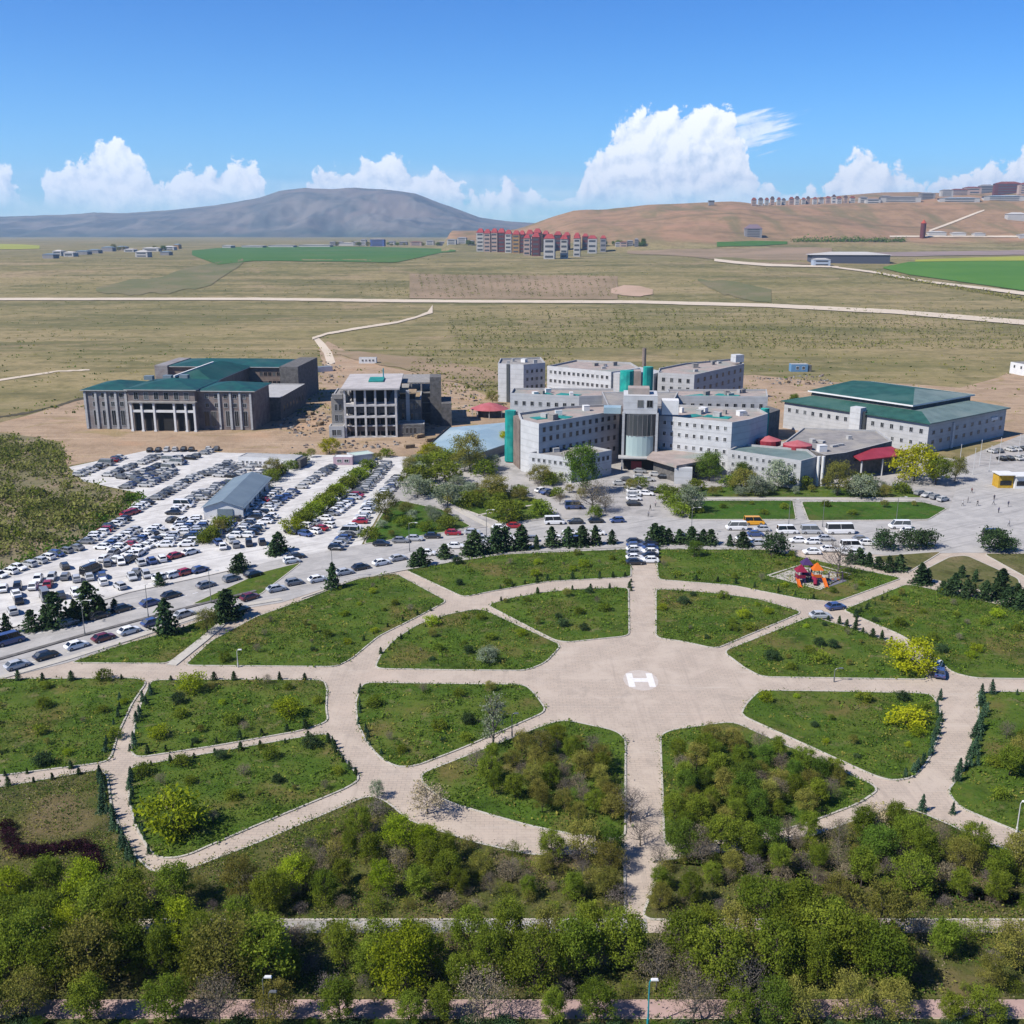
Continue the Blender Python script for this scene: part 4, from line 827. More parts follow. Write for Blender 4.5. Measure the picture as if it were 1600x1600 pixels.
def conference_hall():
    s = Building('sports_hall', 'large grey hall with stepped green hipped roofs on the right', (*G(1450, 700)[:2], 0), 'hall'); Z = 10.6
    p = P8([(1226,627),(1452,662),(1573,638),(1425,600)], Z); p[3] = p[0] + (p[2] - p[1]) * 1.0
    w = s.part(MB().prism(p, 0, Z), 'wing', M['cladding'], None); RM = [M['hall_green'], M['trim'], M['pale_green_roof']]
    # low skirt roof rising to the upper block
    P = offset_poly(p, 1.0); U = offset_poly(p, -8.0)
    def skirt(idx, mm):
        mb = MB()
        for i in idx:
            j = (i + 1) % 4; mb.add([(*P[i], Z + .3), (*P[j], Z + .3), (*U[j], Z + 2.4), (*U[i], Z + 2.4), (*P[i], Z - .1), (*P[j], Z - .1)], [(0, 1, 2, 3), (5, 1, 0, 4)])
        return s.part(mb, 'roof', mm, w)
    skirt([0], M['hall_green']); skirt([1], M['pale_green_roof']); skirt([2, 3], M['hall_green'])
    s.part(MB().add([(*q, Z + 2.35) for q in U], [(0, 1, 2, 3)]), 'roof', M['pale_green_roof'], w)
    # upper block, set back to the left, under its own roof
    e0, e1 = (p[1] - p[0]), (p[3] - p[0]); at = lambda a, b2: p[0] + e0 * a + e1 * b2
    u = [at(.10, .16), at(.80, .16), at(.80, .92), at(.10, .92)]; ub = s.part(MB().prism(u, Z + .5, Z + 3.9), 'upper_block', M['concrete_dark'])
    V = offset_poly(u, 1.1); m0, m1 = (V[0] + V[3]) / 2, (V[1] + V[2]) / 2; r0, r1 = m0 + (m1 - m0) * .12, m0 + (m1 - m0) * .72; h0, h1 = Z + 4.2, Z + 7.0
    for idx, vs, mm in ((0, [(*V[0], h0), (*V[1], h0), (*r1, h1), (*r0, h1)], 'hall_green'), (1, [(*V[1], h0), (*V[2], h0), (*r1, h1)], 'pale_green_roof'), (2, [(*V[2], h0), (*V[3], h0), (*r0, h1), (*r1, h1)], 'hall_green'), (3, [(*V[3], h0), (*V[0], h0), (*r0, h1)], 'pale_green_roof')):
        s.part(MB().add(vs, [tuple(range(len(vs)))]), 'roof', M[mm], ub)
    fa = MB()
    for i in range(4): fa.add([(*V[i], h0 - .5), (*V[(i + 1) % 4], h0 - .5), (*V[(i + 1) % 4], h0 + .05), (*V[i], h0 + .05)], [(0, 1, 2, 3)])
    s.part(fa, 'gutter', M['white'], ub)
    windows(w, s.root, at(0, 0), at(.50, 0), (6.6,), 8, 1.5, 1.8, 'cladding_white'); windows(w, s.root, at(.60, 0), at(1, 0), (6.6,), 6, 1.5, 1.9, 'cladding_white')
    windows(w, s.root, at(.62, 0), at(1, 0), (2.4,), 6, 1.3, 1.6, 'cladding_white'); windows(w, s.root, p[1], p[2], (6.4, 3.0), 10, 1.5, 1.4, 'cladding_grey')  # shaded end wall has frames darkened to match
    a = math.atan2(e0[1], e0[0]); t = at(.545, -.012); s.part(MB().box((t[0], t[1], 6.4), (4.4, 3.6, 12.8), 0, a), 'pier', M['cladding_white']); t = at(.590, -.008); s.part(MB().box((t[0], t[1], 5.8), (1.2, 1.2, 11.4), 0, a), 'slot_window', M['glass'])
    t = p[1] + (p[2] - p[1]) * .30; b3 = math.atan2(*(p[2] - p[1])[::-1]); s.part(MB().box((t[0], t[1] - .3, 4.6), (1.0, .8, 9.2), 0, b3), 'pilaster', M['cladding_white'])
    t = p[1] + (p[2] - p[1]) * .84; s.part(MB().box((t[0], t[1] - .2, 7.6), (4.6, .5, 1.1), 0, b3), 'sign_board', M['white'])
conference_hall()
def small_buildings():
    # pale blue sheet roof of the low pavilion left of the hospital
    s = Building('blue_roof_pavilion', 'low pavilion with broad pale blue sheet roof and trees before it', (*G(725, 705)[:2], 0), 'pavilion')
    q = P8([(663,702),(702,668),(790,660),(796,692),(742,710)], 3.4); c = np.mean(q, 0); s.part(MB().prism(offset_poly(q, -1.4), 0, 3.1), 'wall', M['cladding']); mb = MB(); n = len(q)
    mb.add([(*p, 3.4) for p in q] + [(*c, 5.6)] + [(*p, 3.0) for p in q], [(i, (i + 1) % n, n) for i in range(n)] + [(n + 1 + i, n + 1 + (i + 1) % n, (i + 1) % n, i) for i in range(n)] + [tuple(range(2 * n, n, -1))]); s.part(mb, 'roof', M['blue_roof'])
    a, b2 = q[0], q[1]; s.part(MB().tube([(*a, 3.6), (*b2, 3.6)], .35, 4), 'gutter', M['rubber'])
    # round red roof
    c = G(765, 650); s = Building('red_pavilion', 'round pavilion under faded red tent roof', c, 'pavilion'); z = HT(765, 650, 640); r = 30 / PXM(c[1])
    ring = lambda rr, z: [(c[0] + rr * math.cos(t), c[1] + rr * .9 * math.sin(t), z) for t in np.linspace(0, 6.283, 20, False)]
    mb = MB().add(ring(r, 3.2) + ring(r * .45, 5.0) + [(c[0], c[1], 5.8)], [(i, (i + 1) % 20, 20 + (i + 1) % 20, 20 + i) for i in range(20)] + [(20 + i, 20 + (i + 1) % 20, 40) for i in range(20)]); s.part(mb, 'roof', M['red_pale'])
    for k in range(8): t = k * .785; s.part(MB().tube([(c[0] + r * .9 * math.cos(t), c[1] + r * .8 * math.sin(t), 0), (c[0] + r * .9 * math.cos(t), c[1] + r * .8 * math.sin(t), 3.2)], .15), 'post', M['white_metal'])
    s.part(MB().prism([(x[0], x[1]) for x in ring(r * .6, 0)], 0, 2.6), 'wall', M['concrete_dark'])
    # grey shed with white gable in the car park
    A, B = G(319, 812), G(346, 812); f = Frame(A, G(346, 813)); s = Building('grey_shed', 'long shed with blue grey roof and white gable in the car park', (*f.p(4, 10), 0), 'shed'); top = G(392, 764)[:2]
    d = (top - B[:2]); D = np.linalg.norm(d); d = d / D; pr = np.array([d[1], -d[0]]); w = 10.6; o = A[:2]; q = lambda u, v: o + pr * u + d * v
    mb = MB(); z0, z1 = 3.6, 5.2; mb.add([(*q(0, 0), 0), (*q(w, 0), 0), (*q(w, 0), z0), (*q(w / 2, 0), z1), (*q(0, 0), z0), (*q(0, D), 0), (*q(w, D), 0), (*q(w, D), z0), (*q(w / 2, D), z1), (*q(0, D), z0)], [(0, 1, 2, 3, 4), (6, 5, 9, 8, 7), (5, 0, 4, 9), (1, 6, 7, 2)]); s.part(mb, 'wall', M['white'])
    mb = MB(); e = .6
    for a, b2 in ((-e, w / 2), (w + e, w / 2)):
        za = z0 - .25; mb.add([(*q(a, -e), za), (*q(b2, -e), z1 + .1), (*q(b2, D + e), z1 + .1), (*q(a, D + e), za)], [(0, 1, 2, 3)] if a > 0 else [(3, 2, 1, 0)]); 
    s.part(mb, 'roof', M['shed_roof']); c = q(w * .55, -.1); s.part(MB().box((*c, 1.5), (4.2, .2, 3.0), 0, math.atan2(pr[1], pr[0])), 'door', M['shed_roof']); 
    for k in range(6): s.part(MB().box((*q(w + .08, 2 + (D - 4) * k / 5), 1.9), (.1, 1.6, 1.2), 0, math.atan2(pr[1], pr[0])), 'window', M['glass'])
    # row of prefabricated cabins
    f = Frame(G(373, 729), G(462, 733)); s = Building('prefab_cabin', 'white prefabricated cabin row with small windows behind the car park', (*f.p(12, 3), 0), 'cabin'); w = s.wing(f.rect(0, f.L, 0, 6.5), 3.4, M['white'], M['trim'], 0, .15, 'wall'); windows(w, s.root, f.p(0, 0), f.p(f.L, 0), (1.1,), 12, .9, 1.1, 'white'); s.part(MB().prism(f.rect(f.L + .02, f.L + 1.6, .4, 6), 0, 3.0), 'dark_end', M['concrete_dark'])  # dark block closing the right end of the row
    # kiosk cabins left of the pavilion
    f = Frame(G(521, 727), G(551, 727)); s = Building('prefab_cabin', 'small pink and white cabin beside the round yellow tree', (*f.p(3, 2), 0), 'cabin'); w = s.wing(f.rect(0, f.L, 0, 4), 2.8, mat('pinkish_panel', (.62, .45, .52)), M['white'], 0, .12, 'wall'); windows(w, s.root, f.p(0, 0), f.p(f.L, 0), (1.0,), 2, 1.6, 1.1, 'white')
    f = Frame(G(553, 724), G(586, 720)); s = Building('prefab_cabin', 'flat pale mint roofed cabin next to the pink cabin', (*f.p(3, 2), 0), 'cabin'); s.wing(f.rect(0, f.L, 0, 6), 2.6, M['cladding_white'], mat('mint_sheet', (.55, .68, .62)), 0, .12, 'wall')
    # blue cabin behind the hospital, white house at the right edge, construction cabins
    f = Frame(G(1236, 581), G(1262, 581)); s = Building('site_cabin', 'blue and white site cabin behind the hospital', (*f.p(3, 2), 0), 'cabin'); w = s.wing(f.rect(0, f.L, 0, 5), 4.2, mat('blue_panel', (.16, .33, .55)), M['trim'], 0, .1, 'wall'); windows(w, s.root, f.p(1, 0), f.p(f.L, 0), (1.2,), 2, 1.6, 1.8, 'white'); s.part(MB().prism(f.rect(f.L + .05, f.L + 2.2, .5, 4), 0, 3.6), 'annex', M['concrete_dark'])
    f = Frame(G(1577, 583), G(1612, 590)); s = Building('white_house', 'white house cut by the right edge of the picture', (*f.p(5, 3), 0), 'house'); w = s.wing(f.rect(0, f.L, 0, 12), 6.2, M['white'], M['roof_grey'], 0, .4, 'wall'); windows(w, s.root, f.p(0, 0), f.p(f.L, 0), (3.4,), 3, 1.4, 1.6, 'trim')
    f = Frame(G(561, 568), G(588, 568)); s = Building('site_cabin', 'white site cabin with dark windows behind the concrete frame', (*f.p(3, 2), 0), 'cabin'); w = s.wing(f.rect(0, f.L, 0, 4), 3.4, M['white'], M['trim'], 0, .1, 'wall'); windows(w, s.root, f.p(.3, 0), f.p(f.L, 0), (1.2,), 4, 1.2, 1.3, 'white')
    f = Frame(G(492, 582), G(520, 580)); s = Building('site_cabin', 'low white store between the green roofs and the concrete frame', (*f.p(3, 2), 0), 'cabin'); w = s.wing(f.rect(0, f.L, 0, 4), 2.8, M['white'], M['shed_roof'], 0, .1, 'wall')
    # yellow kiosk and its white neighbour on the plaza at the right
    for (a, b2, h, mm, lab) in (((1559, 763), (1582, 763), 4.2, mat('yellow_panel', (.72, .46, .04), (.60, .34, .03), 1.2), 'yellow and orange kiosk on the plaza at the right'), ((1585, 764), (1610, 764), 4.0, M['white'], 'white kiosk right beside the yellow kiosk')):
        f = Frame(G(*a), G(*b2)); s = Building('kiosk', lab, (*f.p(2.5, 1.5), 0), 'kiosk'); s.part(MB().prism(f.rect(0, f.L, 0, 4), 0, h), 'wall', mm); s.part(MB().prism(f.rect(-.4, f.L + .4, -1.2, 4.2), h + .01, h + .3), 'roof', M['white']); s.part(MB().prism(f.rect(.5, f.L - .5, -.08, -.01), 1.0, 2.4), 'counter_window', M['glass'])
small_buildings()

# ---- the far town: apartment blocks, houses, sheds
def far_block(px, pyb, wpx, hpx, wall, roofm, label, name='apartment_block', cat='apartments', group=None, depth=None, gable=0, wins=True, rz=None, dark=None, lot=None):
    p = T(px, pyb); k = PXM(p[1]); w, h = wpx / k, hpx / k; d = depth or w * .8; a = -.12 if rz is None else rz
    s = Building(name, label, p, cat, group); b2 = MB().box((p[0], p[1] + d / 2, p[2] + h / 2 - 1), (w, d, h + 2), 0, a)
    wl = s.part(b2, 'wall', wall)
    if gable:
        g_ = h * gable; co, si = math.cos(a), math.sin(a); mb = MB(); loc = lambda x, y, z: (p[0] + x * co - y * si, p[1] + d / 2 + x * si + y * co, p[2] + z); x, y = w / 2 * 1.06, d / 2 * 1.06
        mb.add([loc(-x, -y, h), loc(x, -y, h), loc(x, y, h), loc(-x, y, h), loc(-x * .45, 0, h + g_), loc(x * .45, 0, h + g_)], [(0, 1, 5, 4), (1, 2, 5), (2, 3, 4, 5), (3, 0, 4), (3, 2, 1, 0)]); s.part(mb, 'roof', roofm)
    else: s.part(MB().box((p[0], p[1] + d / 2, p[2] + h + .25), (w * 1.04, d * 1.04, .5), 0, a), 'roof', roofm)
    if wins:
        fl = max(1, int(h / 3.6)); co, si = math.cos(a), math.sin(a)
        for q in range(fl if h < 20 else fl // 2):
            zz = h * (q + .5) / (fl if h < 20 else fl // 2); x, y = 0, -d / 2 - .15
            s.part(MB().box((p[0] + x * co - y * si, p[1] + d / 2 + x * si + y * co, p[2] + zz), (w * .72, .25, h / (fl if h < 20 else fl // 2) * .38), 0, a), 'window', M['far_glass'])
    return s
M['far_glass'] = mat('far_glass', (.10, .11, .13), None, rough=.3)
M['plaster'] = mat('pale_plaster', (.64, .62, .60), (.56, .54, .52), .02, .9)
M['plaster_pink'] = mat('pinkish_plaster', (.60, .44, .38), (.54, .40, .34), .02, .9)
M['plaster_ochre'] = mat('ochre_plaster', (.50, .30, .12), (.44, .26, .11), .02, .9)
M['plaster_maroon'] = mat('maroon_plaster', (.20, .05, .05), (.15, .04, .04), .02, .9)
M['plaster_grey'] = mat('grey_plaster', (.34, .33, .34), (.28, .27, .28), .02, .9)
M['estate_roof'] = mat('bright_red_tile', (.42, .06, .06), (.34, .045, .05), .1, .8)
def town():
    W = random.Random(5); gp = 'apartment blocks of the estate'
    ap = [(751,393,11,33,0),(762,394,10,33,1),(773,394,10,34,1),(784,394,11,34,3),(795,395,10,33,0),(807,396,11,33,2),(816,395,9,32,3),(828,396,11,34,1),(840,394,12,34,3),(853,393,10,30,3),(872,392,11,28,3),(886,391,10,26,3),(902,392,9,26,3),(915,391,9,24,3),(824,399,10,30,1),(838,400,12,33,3),(859,405,17,36,0),(882,404,11,34,0),(902,401,10,32,0),(926,396,14,26,0),(943,394,9,24,4)]
    cols = [M['plaster'], M['plaster_pink'], M['plaster_ochre'], M['plaster_maroon'], M['plaster_grey']]; nm = ['white', 'pinkish', 'ochre', 'maroon', 'grey']
    for px, pb, w, h, c in ap:
        s = far_block(px, pb, w, h * .86, cols[c], M['estate_roof'], '', group=gp, gable=.22, depth=22); reg(s.root, f'{nm[c]} walled tall apartment block with red roof', 'on the far estate', 'apartments', gp)
    # low farmyard and sheds at the left of the plain
    for i, (px, pb, w, h, c, n) in enumerate([(76,404,18,6,4,'dark grey low barn'),(90,400,14,7,0,'white low barn'),(108,401,16,6,0,'white low barn'),(128,398,20,5,4,'dark grey low barn'),(146,396,18,5,4,'dark grey low barn'),(168,393,18,6,4,'dark grey low barn'),(190,391,14,5,1,'pinkish low barn'),(202,394,16,4,0,'white low barn'),(222,402,20,8,0,'white low barn'),(236,393,26,5,0,'white low barn'),(258,399,14,5,4,'dark grey low barn'),(264,391,18,5,0,'white low barn'),(276,389,8,6,2,'ochre low barn')]):
        s = far_block(px, pb, w, h, cols[c], cols[0] if c == 0 else M['shed_roof'], '', 'farm_shed', 'shed', 'sheds of the far farmyard', depth=18, gable=.3, wins=c == 0); reg(s.root, n, 'in the far farmyard', 'shed', 'sheds of the far farmyard')
    for px, pb, w, h in ((395,387,34,3),(440,386.5,40,3),(492,386,50,3),(355,388,14,4),(548,384,36,4)):
        s = far_block(px, pb, w, h, M['plaster'], M['plaster'], '', 'long_shed', 'shed', 'long sheds behind the green field', depth=30, gable=.2, wins=False); reg(s.root, 'long low white shed', 'behind the dark green field', 'shed', 'long sheds behind the green field')
    # town behind the field
    k = 0
    for px, pb, w, h, c, n in [(520,384,9,7,4,'grey'),(532,383,7,6,0,'white'),(556,384,10,7,0,'white'),(568,384,8,11,0,'white'),(590,385,22,13,5,'blue'),(612,383,10,7,0,'white'),(630,383,12,6,4,'grey'),(650,384,18,7,1,'pinkish'),(672,383,12,8,0,'white'),(690,384,14,7,4,'grey'),(706,382,14,9,0,'white'),(722,381,14,11,0,'white'),(736,383,9,8,4,'grey'),(985,385,10,10,4,'grey'),(975,386,11,9,1,'pinkish'),(966,386,8,8,0,'white'),(995,386,6,14,4,'grey')]:
        if c == 5: mm = mat('blue_wall', (.10, .16, .42))
        else: mm = cols[c]
        s = far_block(px, pb, w, h * .8, mm, M['terracotta'] if c == 1 else M['plaster_grey'], '', 'town_house', 'house', 'houses of the far town', depth=18, gable=.15); reg(s.root, f'{n} far town house', 'beyond the green field', 'house', 'houses of the far town')
    # long factory hall and rubble strip on the right
    far_block(1331, 412, 118, 13, mat('dark_hall_wall', (.10, .11, .15)), M['plaster'], 'long dark walled factory hall with white roof on the plain', 'factory_hall', 'hall', None, 40, .35, False, -.1)
    far_block(1285, 416, 26, 10, mat('blue_white_wall', (.50, .58, .70)), M['plaster'], 'pale blue annex at the left end of the factory hall', 'factory_annex', 'hall', None, 20, .2, True, -.1)
    far_block(1178, 371, 26, 13, M['plaster_grey'], mat('mauve_roof', (.22, .16, .2)), 'grey house with mauve roof below the reddish hill', 'farm_house', 'house', None, 25, .5)
    for px, pb, w, h in ((1466,369,26,6),(1500,369,20,5),(1532,370,16,5),(1590,345,28,10),(1610,372,30,5)):
        s = far_block(px, pb, w, h, M['plaster'], M['plaster'], '', 'hill_shed', 'shed', 'white sheds below the hill', depth=25, gable=.25, wins=False); reg(s.root, 'white low shed', 'at the foot of the hill', 'shed', 'white sheds below the hill')
    c = T(1441, 372); h = 22 / PXM(c[1]); s = Building('red_tower', 'slender red silo tower at the foot of the hill', c, 'tower'); s.part(MB().tube([(c[0], c[1], c[2] - 2), (c[0], c[1], c[2] + h)], 4 / PXM(c[1]), 12), 'shaft', M['plaster_maroon']); s.part(MB().tube([(c[0], c[1], c[2] + h), (c[0], c[1], c[2] + h * 1.25)], [4.4 / PXM(c[1]), .5], 12), 'cap', mat('red_cap', (.5, .08, .04)))
    # houses on the brow of the hill
    for i in range(17):
        px = 1178 + i * 9.6 + W.uniform(-1.5, 1.5); far = W.random() < .15
        s = far_block(px, 321.5 - .25 * i + W.uniform(-.5, .5), W.uniform(5.5, 7.5), W.uniform(7, 9.5), M['plaster'] if i % 3 else M['plaster_pink'], mat('dark_tile', (.09, .055, .06)) if i % 2 else M['terracotta'], '', 'hill_house', 'house', 'houses on the brow of the hill', depth=14, gable=.4); reg(s.root, ('white' if i % 3 else 'pinkish') + (' house with dark roof' if i % 2 else ' house with red roof'), 'on the brow of the hill', 'house', 'houses on the brow of the hill')
    for px, pb, w, h, c, n in [(1365,318,22,6,0,'white'),(1350,317,12,8,0,'white'),(1408,316,60,7,0,'white'),(1385,313,14,6,4,'grey'),(1450,312,22,9,4,'grey'),(1480,307,18,9,0,'white'),(1500,305,30,8,1,'pinkish'),(1470,298,12,7,0,'white'),(1520,303,26,9,1,'pinkish'),(1542,302,22,11,4,'grey'),(1575,304,40,16,3,'maroon'),(1605,303,24,14,1,'pinkish'),(1570,314,60,7,6,'blue roofed'),(1500,316,60,6,6,'blue roofed'),(1430,298,14,5,4,'grey'),(1560,293,40,5,3,'maroon')]:
        mm = M['plaster'] if c == 6 else cols[c]; s = far_block(px, pb, w, h, mm, M['blue_roof'] if c == 6 else M['terracotta'] if c in (1, 3) else M['plaster_grey'], '', 'hill_block', 'building', 'larger buildings on the hill top', depth=22, gable=.2); reg(s.root, f'{n} building', 'on the hill top at the right', 'building', 'larger buildings on the hill top')
    c = T(1111, 321); s = Building('water_tank', 'small dark tank on the bare hill crest', c, 'tank'); k = PXM(c[1]); s.part(MB().box((c[0], c[1], c[2] + 3 / k), (8 / k, 8 / k, 6 / k)), 'tank', M['plaster_grey']); s.part(MB().box((c[0], c[1], c[2] + 6.6 / k), (9 / k, 9 / k, 1.2 / k)), 'lid', M['far_glass'])
town()
# ------------------------------------------------------------------ vegetation
def leaf_quads(P, size, rng, flat=0.0):
    """one small leaf-shaped face per point, turned at random"""
    n = len(P); a = rng.normal(size=(n, 3)); a /= np.linalg.norm(a, axis=1)[:, None] + 1e-9
    b = rng.normal(size=(n, 3)); b[:, 2] *= (1 - flat); b -= (a * b).sum(1)[:, None] * a; b /= np.linalg.norm(b, axis=1)[:, None] + 1e-9
    s = size * rng.uniform(.6, 1.35, (n, 1)); V = np.stack([P - a * s, P - b * s * .55, P + a * s, P + b * s * .55], 1).reshape(-1, 3)
    return V, np.arange(4 * n).reshape(n, 4)
LM = {
 'green': leaf_mat('green_leaves', (.170, .218, .025), (.092, .132, .016), .44),
 'deep': leaf_mat('deep_green_leaves', (.120, .190, .026), (.062, .108, .017), .42),
 'lime': leaf_mat('lime_leaves', (.275, .345, .020), (.175, .240, .016), .45),
 'olive': leaf_mat('olive_leaves', (.225, .215, .048), (.130, .135, .028), .38),
 'yellow': leaf_mat('yellow_leaves', (.385, .385, .016), (.270, .285, .014), .45),
 'grey': leaf_mat('budding_twigs', (.250, .210, .140), (.160, .130, .090), .3),
 'mauve': leaf_mat('mauve_twigs', (.175, .150, .140), (.110, .092, .086), .25),
 'silver': leaf_mat('silver_leaves', (.250, .290, .195), (.165, .205, .125), .35),
 'blue': leaf_mat('blue_green_needles', (.062, .115, .064), (.030, .064, .038), .15),
 'fir': leaf_mat('dark_needles', (.046, .080, .030), (.022, .042, .018), .15),
 'plum': leaf_mat('plum_leaves', (.034, .012, .019), (.016, .007, .010), .2),
 'pink': leaf_mat('pale_blossom', (.42, .37, .23), (.30, .25, .15), .3),
 'weed': leaf_mat('weed_leaves', (.088, .152, .019), (.046, .086, .013), .4, 0, .5),
 'scrub': leaf_mat('scrub_leaves', (.205, .205, .062), (.105, .120, .032), .35, 0, .12),
}
def tree_mesh(seed, kind, n, leaf, wide=.42, low=.22, clumps=16, bare=False, spread=.15):
    """unit-height crown and trunk meshes"""
    rng = np.random.default_rng(seed); r = random.Random(seed)
    tops, limbs = [], MB(); hb = low + .05
    bend = [(0, 0, 0), (r.uniform(-.015, .015), r.uniform(-.015, .015), .12), (r.uniform(-.03, .03), r.uniform(-.03, .03), .34), (r.uniform(-.04, .04), r.uniform(-.04, .04), .68)]
    limbs.tube(bend, [.024, .018, .014, .006], 6)
    for k in range(clumps):
        t = (k + .5) / clumps; ph = k * 2.399 + r.uniform(-.4, .4); zz = low + .06 + (1 - low - .14) * (t ** .8); w = wide * math.sin(min(1, .22 + .92 * (1 - abs(2 * (zz - low) / (1 - low) - .85) ** 1.8)) * 1.45) * r.uniform(.55, 1.05)
        w = max(.05, w); p = (w * math.cos(ph), w * math.sin(ph), zz); tops.append((p, r.uniform(.75, 1.25)))
        z0 = max(hb * .8, zz - .5 * w - .12); b0 = (0.02 * r.uniform(-1, 1), .02 * r.uniform(-1, 1), z0)
        mid = (p[0] * .5 + r.uniform(-.02, .02), p[1] * .5 + r.uniform(-.02, .02), z0 + (zz - z0) * .45)
        limbs.tube([b0, mid, p], [.010, .006, .003], 4, cap=False)
        if bare:
            for q in range(5):
                e = (p[0] + r.gauss(0, .09), p[1] + r.gauss(0, .09), p[2] + abs(r.gauss(.06, .07))); limbs.tube([mid if q % 2 else p, e], [.0045, .0015], 3, cap=False)
    pts = []
    for (p, s) in tops:
        m = int(n / clumps * s); q = rng.normal(size=(m, 3)) * spread * s * np.array([1, 1, .72]) * .62
        q = np.clip(q, -spread * 2, spread * 2); pts.append(q + np.array(p))
    P = np.concatenate(pts); P = P[(P[:, 2] > low * .8) & (P[:, 2] < 1.04)]
    V, F = leaf_quads(P, leaf, rng)
    return np_mesh('crown', V, F, LM[kind]), limbs.mesh('trunk', M['bark_pale' if bare or kind in ('silver', 'mauve', 'grey') else 'bark'], flat=False)
def conifer_mesh(seed, kind, n, leaf, wide=.22, low=.06):
    rng = np.random.default_rng(seed); tiers = rng.integers(9, 12); z = rng.uniform(0, 1, n) ** 1.25; tz = np.floor(z * tiers) / tiers
    fr = (z * tiers) % 1; rad = wide * (1 - z) ** (.56 if kind == 'fir' else .75) * (1.05 - .5 * fr) * (1 + .35 * np.sin(np.floor(z * tiers) * 2.3 + seed)); arms = 7; ph = (np.floor(rng.uniform(0, arms, n)) + tz * 3.3) * 2 * np.pi / arms + rng.normal(0, .22, n)
    rr = rad * np.sqrt(rng.uniform(.05, 1, n)); x, y = rr * np.cos(ph), rr * np.sin(ph); zz = low + (1 - low) * z - .10 * rr / wide * (1 - z) + rng.normal(0, .006, n)
    P = np.stack([x, y, np.maximum(zz, .03)], 1); V, F = leaf_quads(P, leaf, rng, .3); tr = MB().tube([(0, 0, 0), (0, 0, .5), (0, 0, .97)], [.022, .013, .003], 6)
    return np_mesh('crown', V, F, LM[kind]), tr.mesh('trunk', M['bark'], flat=False)
TM = {}
def variants(key, fn): TM[key] = fn
KINDS = {  # kind: (name, category, phrase, [meshes])
 'green': ('leafy_tree', 'tree', 'mid green leafy tree', [tree_mesh(100 + i, 'green', 7200, .0175, .27 + .032 * i, .2 + .05 * (i % 2), 22 + 4 * i, spread=.098) for i in range(5)]),
 'deep': ('leafy_tree', 'tree', 'dark green dense tree', [tree_mesh(140 + i, 'deep', 7400, .018, .36, .16, 20, spread=.13) for i in range(2)]),
 'lime': ('leafy_tree', 'tree', 'bright lime green tree', [tree_mesh(200 + i, 'lime', 6800, .018, .37, .16, 18 + 2 * i, spread=.13) for i in range(2)]),
 'olive': ('leafy_tree', 'tree', 'olive brown leafy tree', [tree_mesh(300 + i, 'olive', 5600, .017, .36, .2, 18 + i, spread=.125) for i in range(3)]),
 'yellow': ('leafy_tree', 'tree', 'yellow green round tree', [tree_mesh(400 + i, 'yellow', 3000, .034, .52, .10, 18) for i in range(2)]),
 'grey': ('budding_tree', 'tree', 'grey brown budding tree', [tree_mesh(500 + i, 'grey', 2200, .014, .36, .24, 22, True) for i in range(3)]),
 'mauve': ('budding_tree', 'tree', 'bare mauve grey tree', [tree_mesh(600 + i, 'mauve', 1300, .011, .38, .22, 24, True) for i in range(2)]),
 'silver': ('silver_tree', 'tree', 'pale silvery green tree', [tree_mesh(700 + i, 'silver', 2400, .030, .42, .14, 15) for i in range(2)]),
 'pink': ('budding_tree', 'tree', 'pale blossoming tree', [tree_mesh(800, 'pink', 1500, .026, .46, .2, 18, True)]),
 'poplar': ('budding_tree', 'tree', 'slender bare silvery tree', [tree_mesh(820, 'silver', 900, .018, .20, .12, 18, True, .08)]),
 'blue': ('conifer', 'tree', 'blue green conifer', [conifer_mesh(900 + i, 'blue', 900, .045, .26 + .03 * i) for i in range(3)]),
 'fir': ('conifer', 'tree', 'dark green conifer', [conifer_mesh(950 + i, 'fir', 800, .06, .29 + .05 * i) for i in range(4)]),
 'shrub': ('shrub', 'shrub', 'rounded green shrub', [tree_mesh(1000 + i, 'green', 1300, .06, .62, .04, 12, spread=.26) for i in range(2)]),
 'limeshrub': ('shrub', 'shrub', 'bright yellow green shrub', [tree_mesh(1020 + i, 'lime', 1500, .055, .62, .04, 12, spread=.26) for i in range(2)]),
 'yellowshrub': ('shrub', 'shrub', 'yellow flowering shrub', [tree_mesh(1040, 'yellow', 1400, .055, .65, .04, 12, spread=.26)]),
 'darkshrub': ('shrub', 'shrub', 'dark round clipped shrub', [tree_mesh(1060 + i, 'fir', 1500, .055, .52, .06, 14, spread=.22) for i in range(2)]),
 'twig': ('twiggy_bush', 'bush', 'low grey brown twiggy bush', [tree_mesh(1100 + i, ('grey', 'mauve', 'olive', 'green')[i], 1500, .030, .55, .06, 18, i < 2, .2) for i in range(4)]),
 'plum': ('plum_bush', 'shrub', 'dark purple plum bush', [tree_mesh(1080 + i, 'plum', 1300, .06, .62, .05, 12, spread=.26) for i in range(2)]),
}
TREES = []
def plant(kind, px, py, h, zone, group, wide=1.0, at=None, r=random):
    nm, cat, ph, ms = KINDS[kind]; p = G(px, py) if at is None else at; crown, trunk = r.choice(ms)
    if kind == 'fir' and h > 3: h *= r.uniform(.62, 1.2); wide *= r.uniform(.75, 1.35)
    o = thing(nm, (p[0], p[1], .1), None, None, None, 0, (h * wide, h * wide, h)); o.rotation_euler = (r.gauss(0, .035), r.gauss(0, .035), r.uniform(0, 6.28))
    link('trunk', trunk, o); link('crown', crown, o); reg(o, ph, zone, cat, group); TREES.append((p[0], p[1], h)); return o
